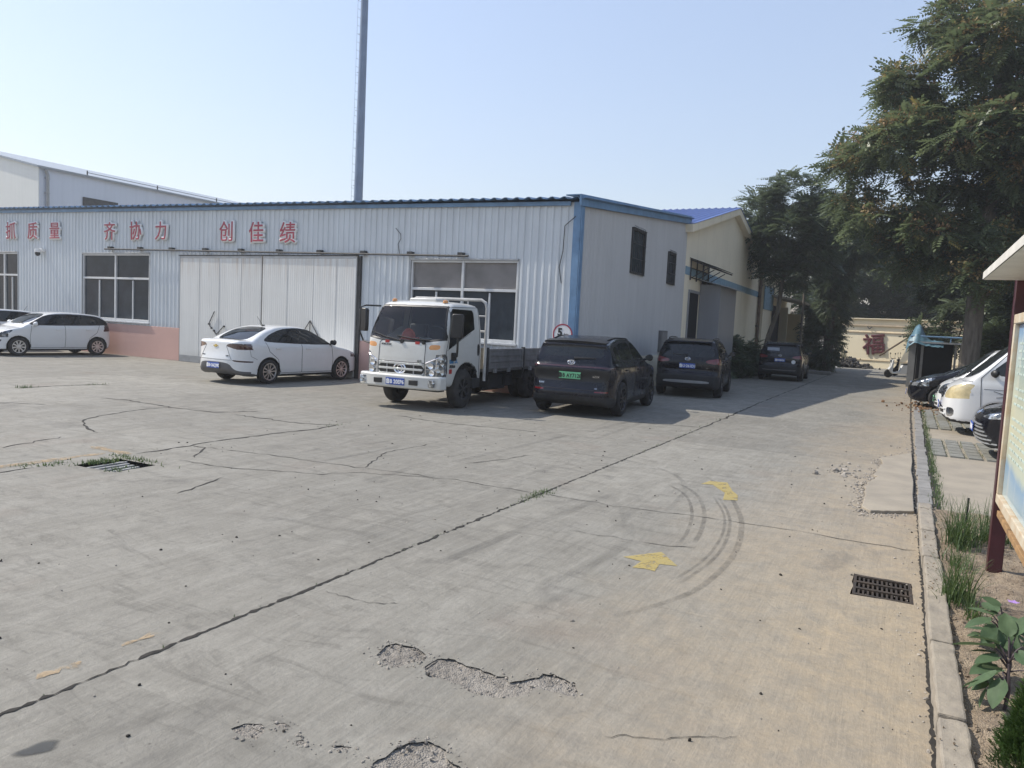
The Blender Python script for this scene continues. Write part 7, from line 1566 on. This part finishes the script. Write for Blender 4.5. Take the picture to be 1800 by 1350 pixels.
tree('wall_plant', 'dark plant sprouting from the eaves at the far end of the gable', (-7.15, 40.9, 5.7), [(0, 0, 0, .04), (.1, 0, .2, .03), (.2, 0, .4, .02)], [(.15, 0, .5, .35, .9, .5), (.1, .6, .2, .3, .6, .35)], 60, 8, .35, MT['leafd'], 140, pinnate(6), cat='plant', shell=.2)

# ================================================================== PLANTS BY THE KERB
def clump(loc, n, h, sp, label, seed):
    r_ = random.Random(seed); t = thing('grass_clump', label, 'grass', (*loc, .08), group='grass clumps in the soil bed'); S_ = []
    for _ in range(n): S_.append((r_.gauss(0, sp * .6), r_.gauss(0, sp), -.01, h * r_.uniform(.45, 1.1), r_.uniform(.006, .010), h * r_.uniform(.1, .75)))
    blades('blades', S_, MT['grass'], t, seed); return t
clump((.56, 7.45), 230, .42, .10, 'long green grass clump beside the thin black stick', 1)
clump((.50, 6.75), 70, .22, .07, 'short sparse grass tuft just before the stick clump', 2)
clump((.80, 7.75), 190, .40, .11, 'arching green grass clump left of the maroon post', 3)
clump((.435, 5.75), 170, .36, .07, 'tall grass clump leaning over the kerb near the drain grate', 4)
clump((.52, 5.45), 60, .20, .05, 'small grass tuft between the kerb clump and broad leaves', 5)
o = thing('thin_stick', 'thin black stick standing upright in the grass clump', 'stick', (.60, 7.65, .05)); mb = MB(); mb.tube([(0, 0, 0), (.005, 0, .42)], .009, 6); mb.build('stick_shaft', MT['matblack'], o)
def leaf_grid(L, W, curl, n=7, m=5):
    V, F = [], []
    for i in range(n):
        t = i / (n - 1); wd = W * (math.sin(math.pi * min(1, t * .92 + .06)) ** .8) * (1 - .25 * t); wav = .06 * math.sin(t * 9)
        for j in range(m):
            s_ = (j / (m - 1) - .5) * 2; V.append((L * t, s_ * wd * .5 * (1 + wav), -curl * t * t * L + .16 * W * abs(s_) * (1 - t) + .02 * math.sin(6 * t + 3 * s_) * L))
    for i in range(n - 1):
        for j in range(m - 1): F.append((i * m + j, (i + 1) * m + j, (i + 1) * m + j + 1, i * m + j + 1))
    return V, F
def broadleaf(loc, leaves, label, seed, flower=None):
    r_ = random.Random(seed); t = thing('broadleaf_plant', label, 'plant', (*loc, .08)); st = MB()
    st.tube([(0, 0, 0), (.01, .0, .10), (.0, .02, .22)], [.009, .008, .004], 6)
    leaves = [(a, e, d, z * .85, L) for a, e, d, z, L in leaves] + [(a + r_.uniform(-50, 50), e + r_.uniform(-25, 15), d + r_.uniform(-.01, .05), z * r_.uniform(.35, .8), L * r_.uniform(.55, .95)) for a, e, d, z, L in leaves]
    for az, el, dist, z, L in leaves:
        a = R(az); e = R(el); p = Vector((math.cos(a) * dist, math.sin(a) * dist, z)); st.tube([(0, 0, z * .6), p * .6 + Vector((0, 0, z * .3)), p], [.005, .004, .003], 5)
        V, F = leaf_grid(L * .90, L * .66, r_.uniform(.1, .35)); Mx = Matrix.Rotation(a, 3, 'Z') @ Matrix.Rotation(-e, 3, 'Y') @ Matrix.Rotation(r_.uniform(-.5, .5), 3, 'X')
        V = np.array([tuple(Mx @ Vector(v) + p) for v in V]); raw_mesh('leaf', V, np.array(F), MT['egg'], t, smooth=True, attr=np.full(len(V), r_.random() * .9))
    st.build('stem', plain('purple_stem', (.06, .045, .05), .6), t)
    if flower:
        fl = MB(); c = Vector(flower)
        for k in range(5):
            a = k * 1.2566; d = Vector((math.cos(a), math.sin(a), .15)); p_ = Vector((-d.y, d.x, 0)); fl.add([c, c + d * .018 + p_ * .012, c + d * .034, c + d * .018 - p_ * .012], [(0, 1, 2, 3)])
        fl.build('flower', MT['purple'], t, smooth=0, fixn=False)
broadleaf((.62, 4.98), [(160, 12, .05, .22, .15), (200, -5, .06, .20, .16), (120, 10, .05, .24, .15), (240, -15, .06, .17, .17), (80, 0, .06, .2, .16), (300, 5, .05, .24, .17), (10, 0, .06, .2, .17), (180, 25, .02, .30, .11), (270, 10, .08, .26, .16), (220, 20, .10, .10, .12)], 'broad leaved plant with a small purple flower at the right edge', 1, (.03, -.06, .31))
broadleaf((.60, 4.50), [(175, 0, .06, .20, .21), (150, 10, .05, .22, .15), (100, 55, .03, .28, .15), (60, 60, .05, .28, .16), (210, 0, .05, .16, .14), (300, 0, .06, .22, .16), (20, 10, .06, .24, .16)], 'broad leaved plant whose long leaf reaches over the kerb', 2)
broadleaf((.56, 4.16), [(190, -30, .04, .20, .17), (240, -35, .04, .18, .16), (120, -10, .04, .2, .15)], 'broad leaved plant with drooping round leaves behind the conifer bush', 3)
cb_ = thing('conifer_bush', 'small bright green conifer bush in the lower right corner', 'bush', (.625, 3.50, .07))
N_ = 5200; h_ = rng.random(N_) ** .8; az = rng.uniform(0, 6.283, N_); rr = .165 * np.sqrt(rng.random(N_)) * (1 - .72 * h_) + .02
P = np.stack([np.cos(az) * rr, np.sin(az) * rr, .02 + h_ * .38], 1); D = np.stack([np.cos(az) * .6, np.sin(az) * .6, np.full(N_, .95)], 1) + rng.normal(0, .3, (N_, 3))
scatter('foliage', spray(9, 3, .45, .035), P, D, rng.uniform(.045, .085, N_), MT['conifer'], cb_, np.clip(rng.random(N_) * .6 + h_ * .25, 0, .9), 9)
mb = MB(); mb.tube([(0, 0, -.02), (0, 0, .4)], [.014, .004], 6); mb.build('stem', MT['bark'], cb_)


# ================================================================== HAZE
hz = MB(); hz.box((0, 0, 22.5), (310, 310, 47)); ho = hz.mesh('haze')
hm_ = bpy.data.materials.new('haze'); hm_.use_nodes = True; hn = hm_.node_tree.nodes; hn.clear(); ov = hn.new('ShaderNodeOutputMaterial'); pv_ = hn.new('ShaderNodeVolumePrincipled')
pv_.inputs['Color'].default_value = (.93, .96, 1, 1); pv_.inputs['Density'].default_value = .0011; pv_.inputs['Anisotropy'].default_value = .3; hm_.node_tree.links.new(pv_.outputs[0], ov.inputs['Volume'])
ho.materials.append(hm_); hob = bpy.data.objects.new('haze', ho); COL.objects.link(hob); tag(hob, kind='stuff')
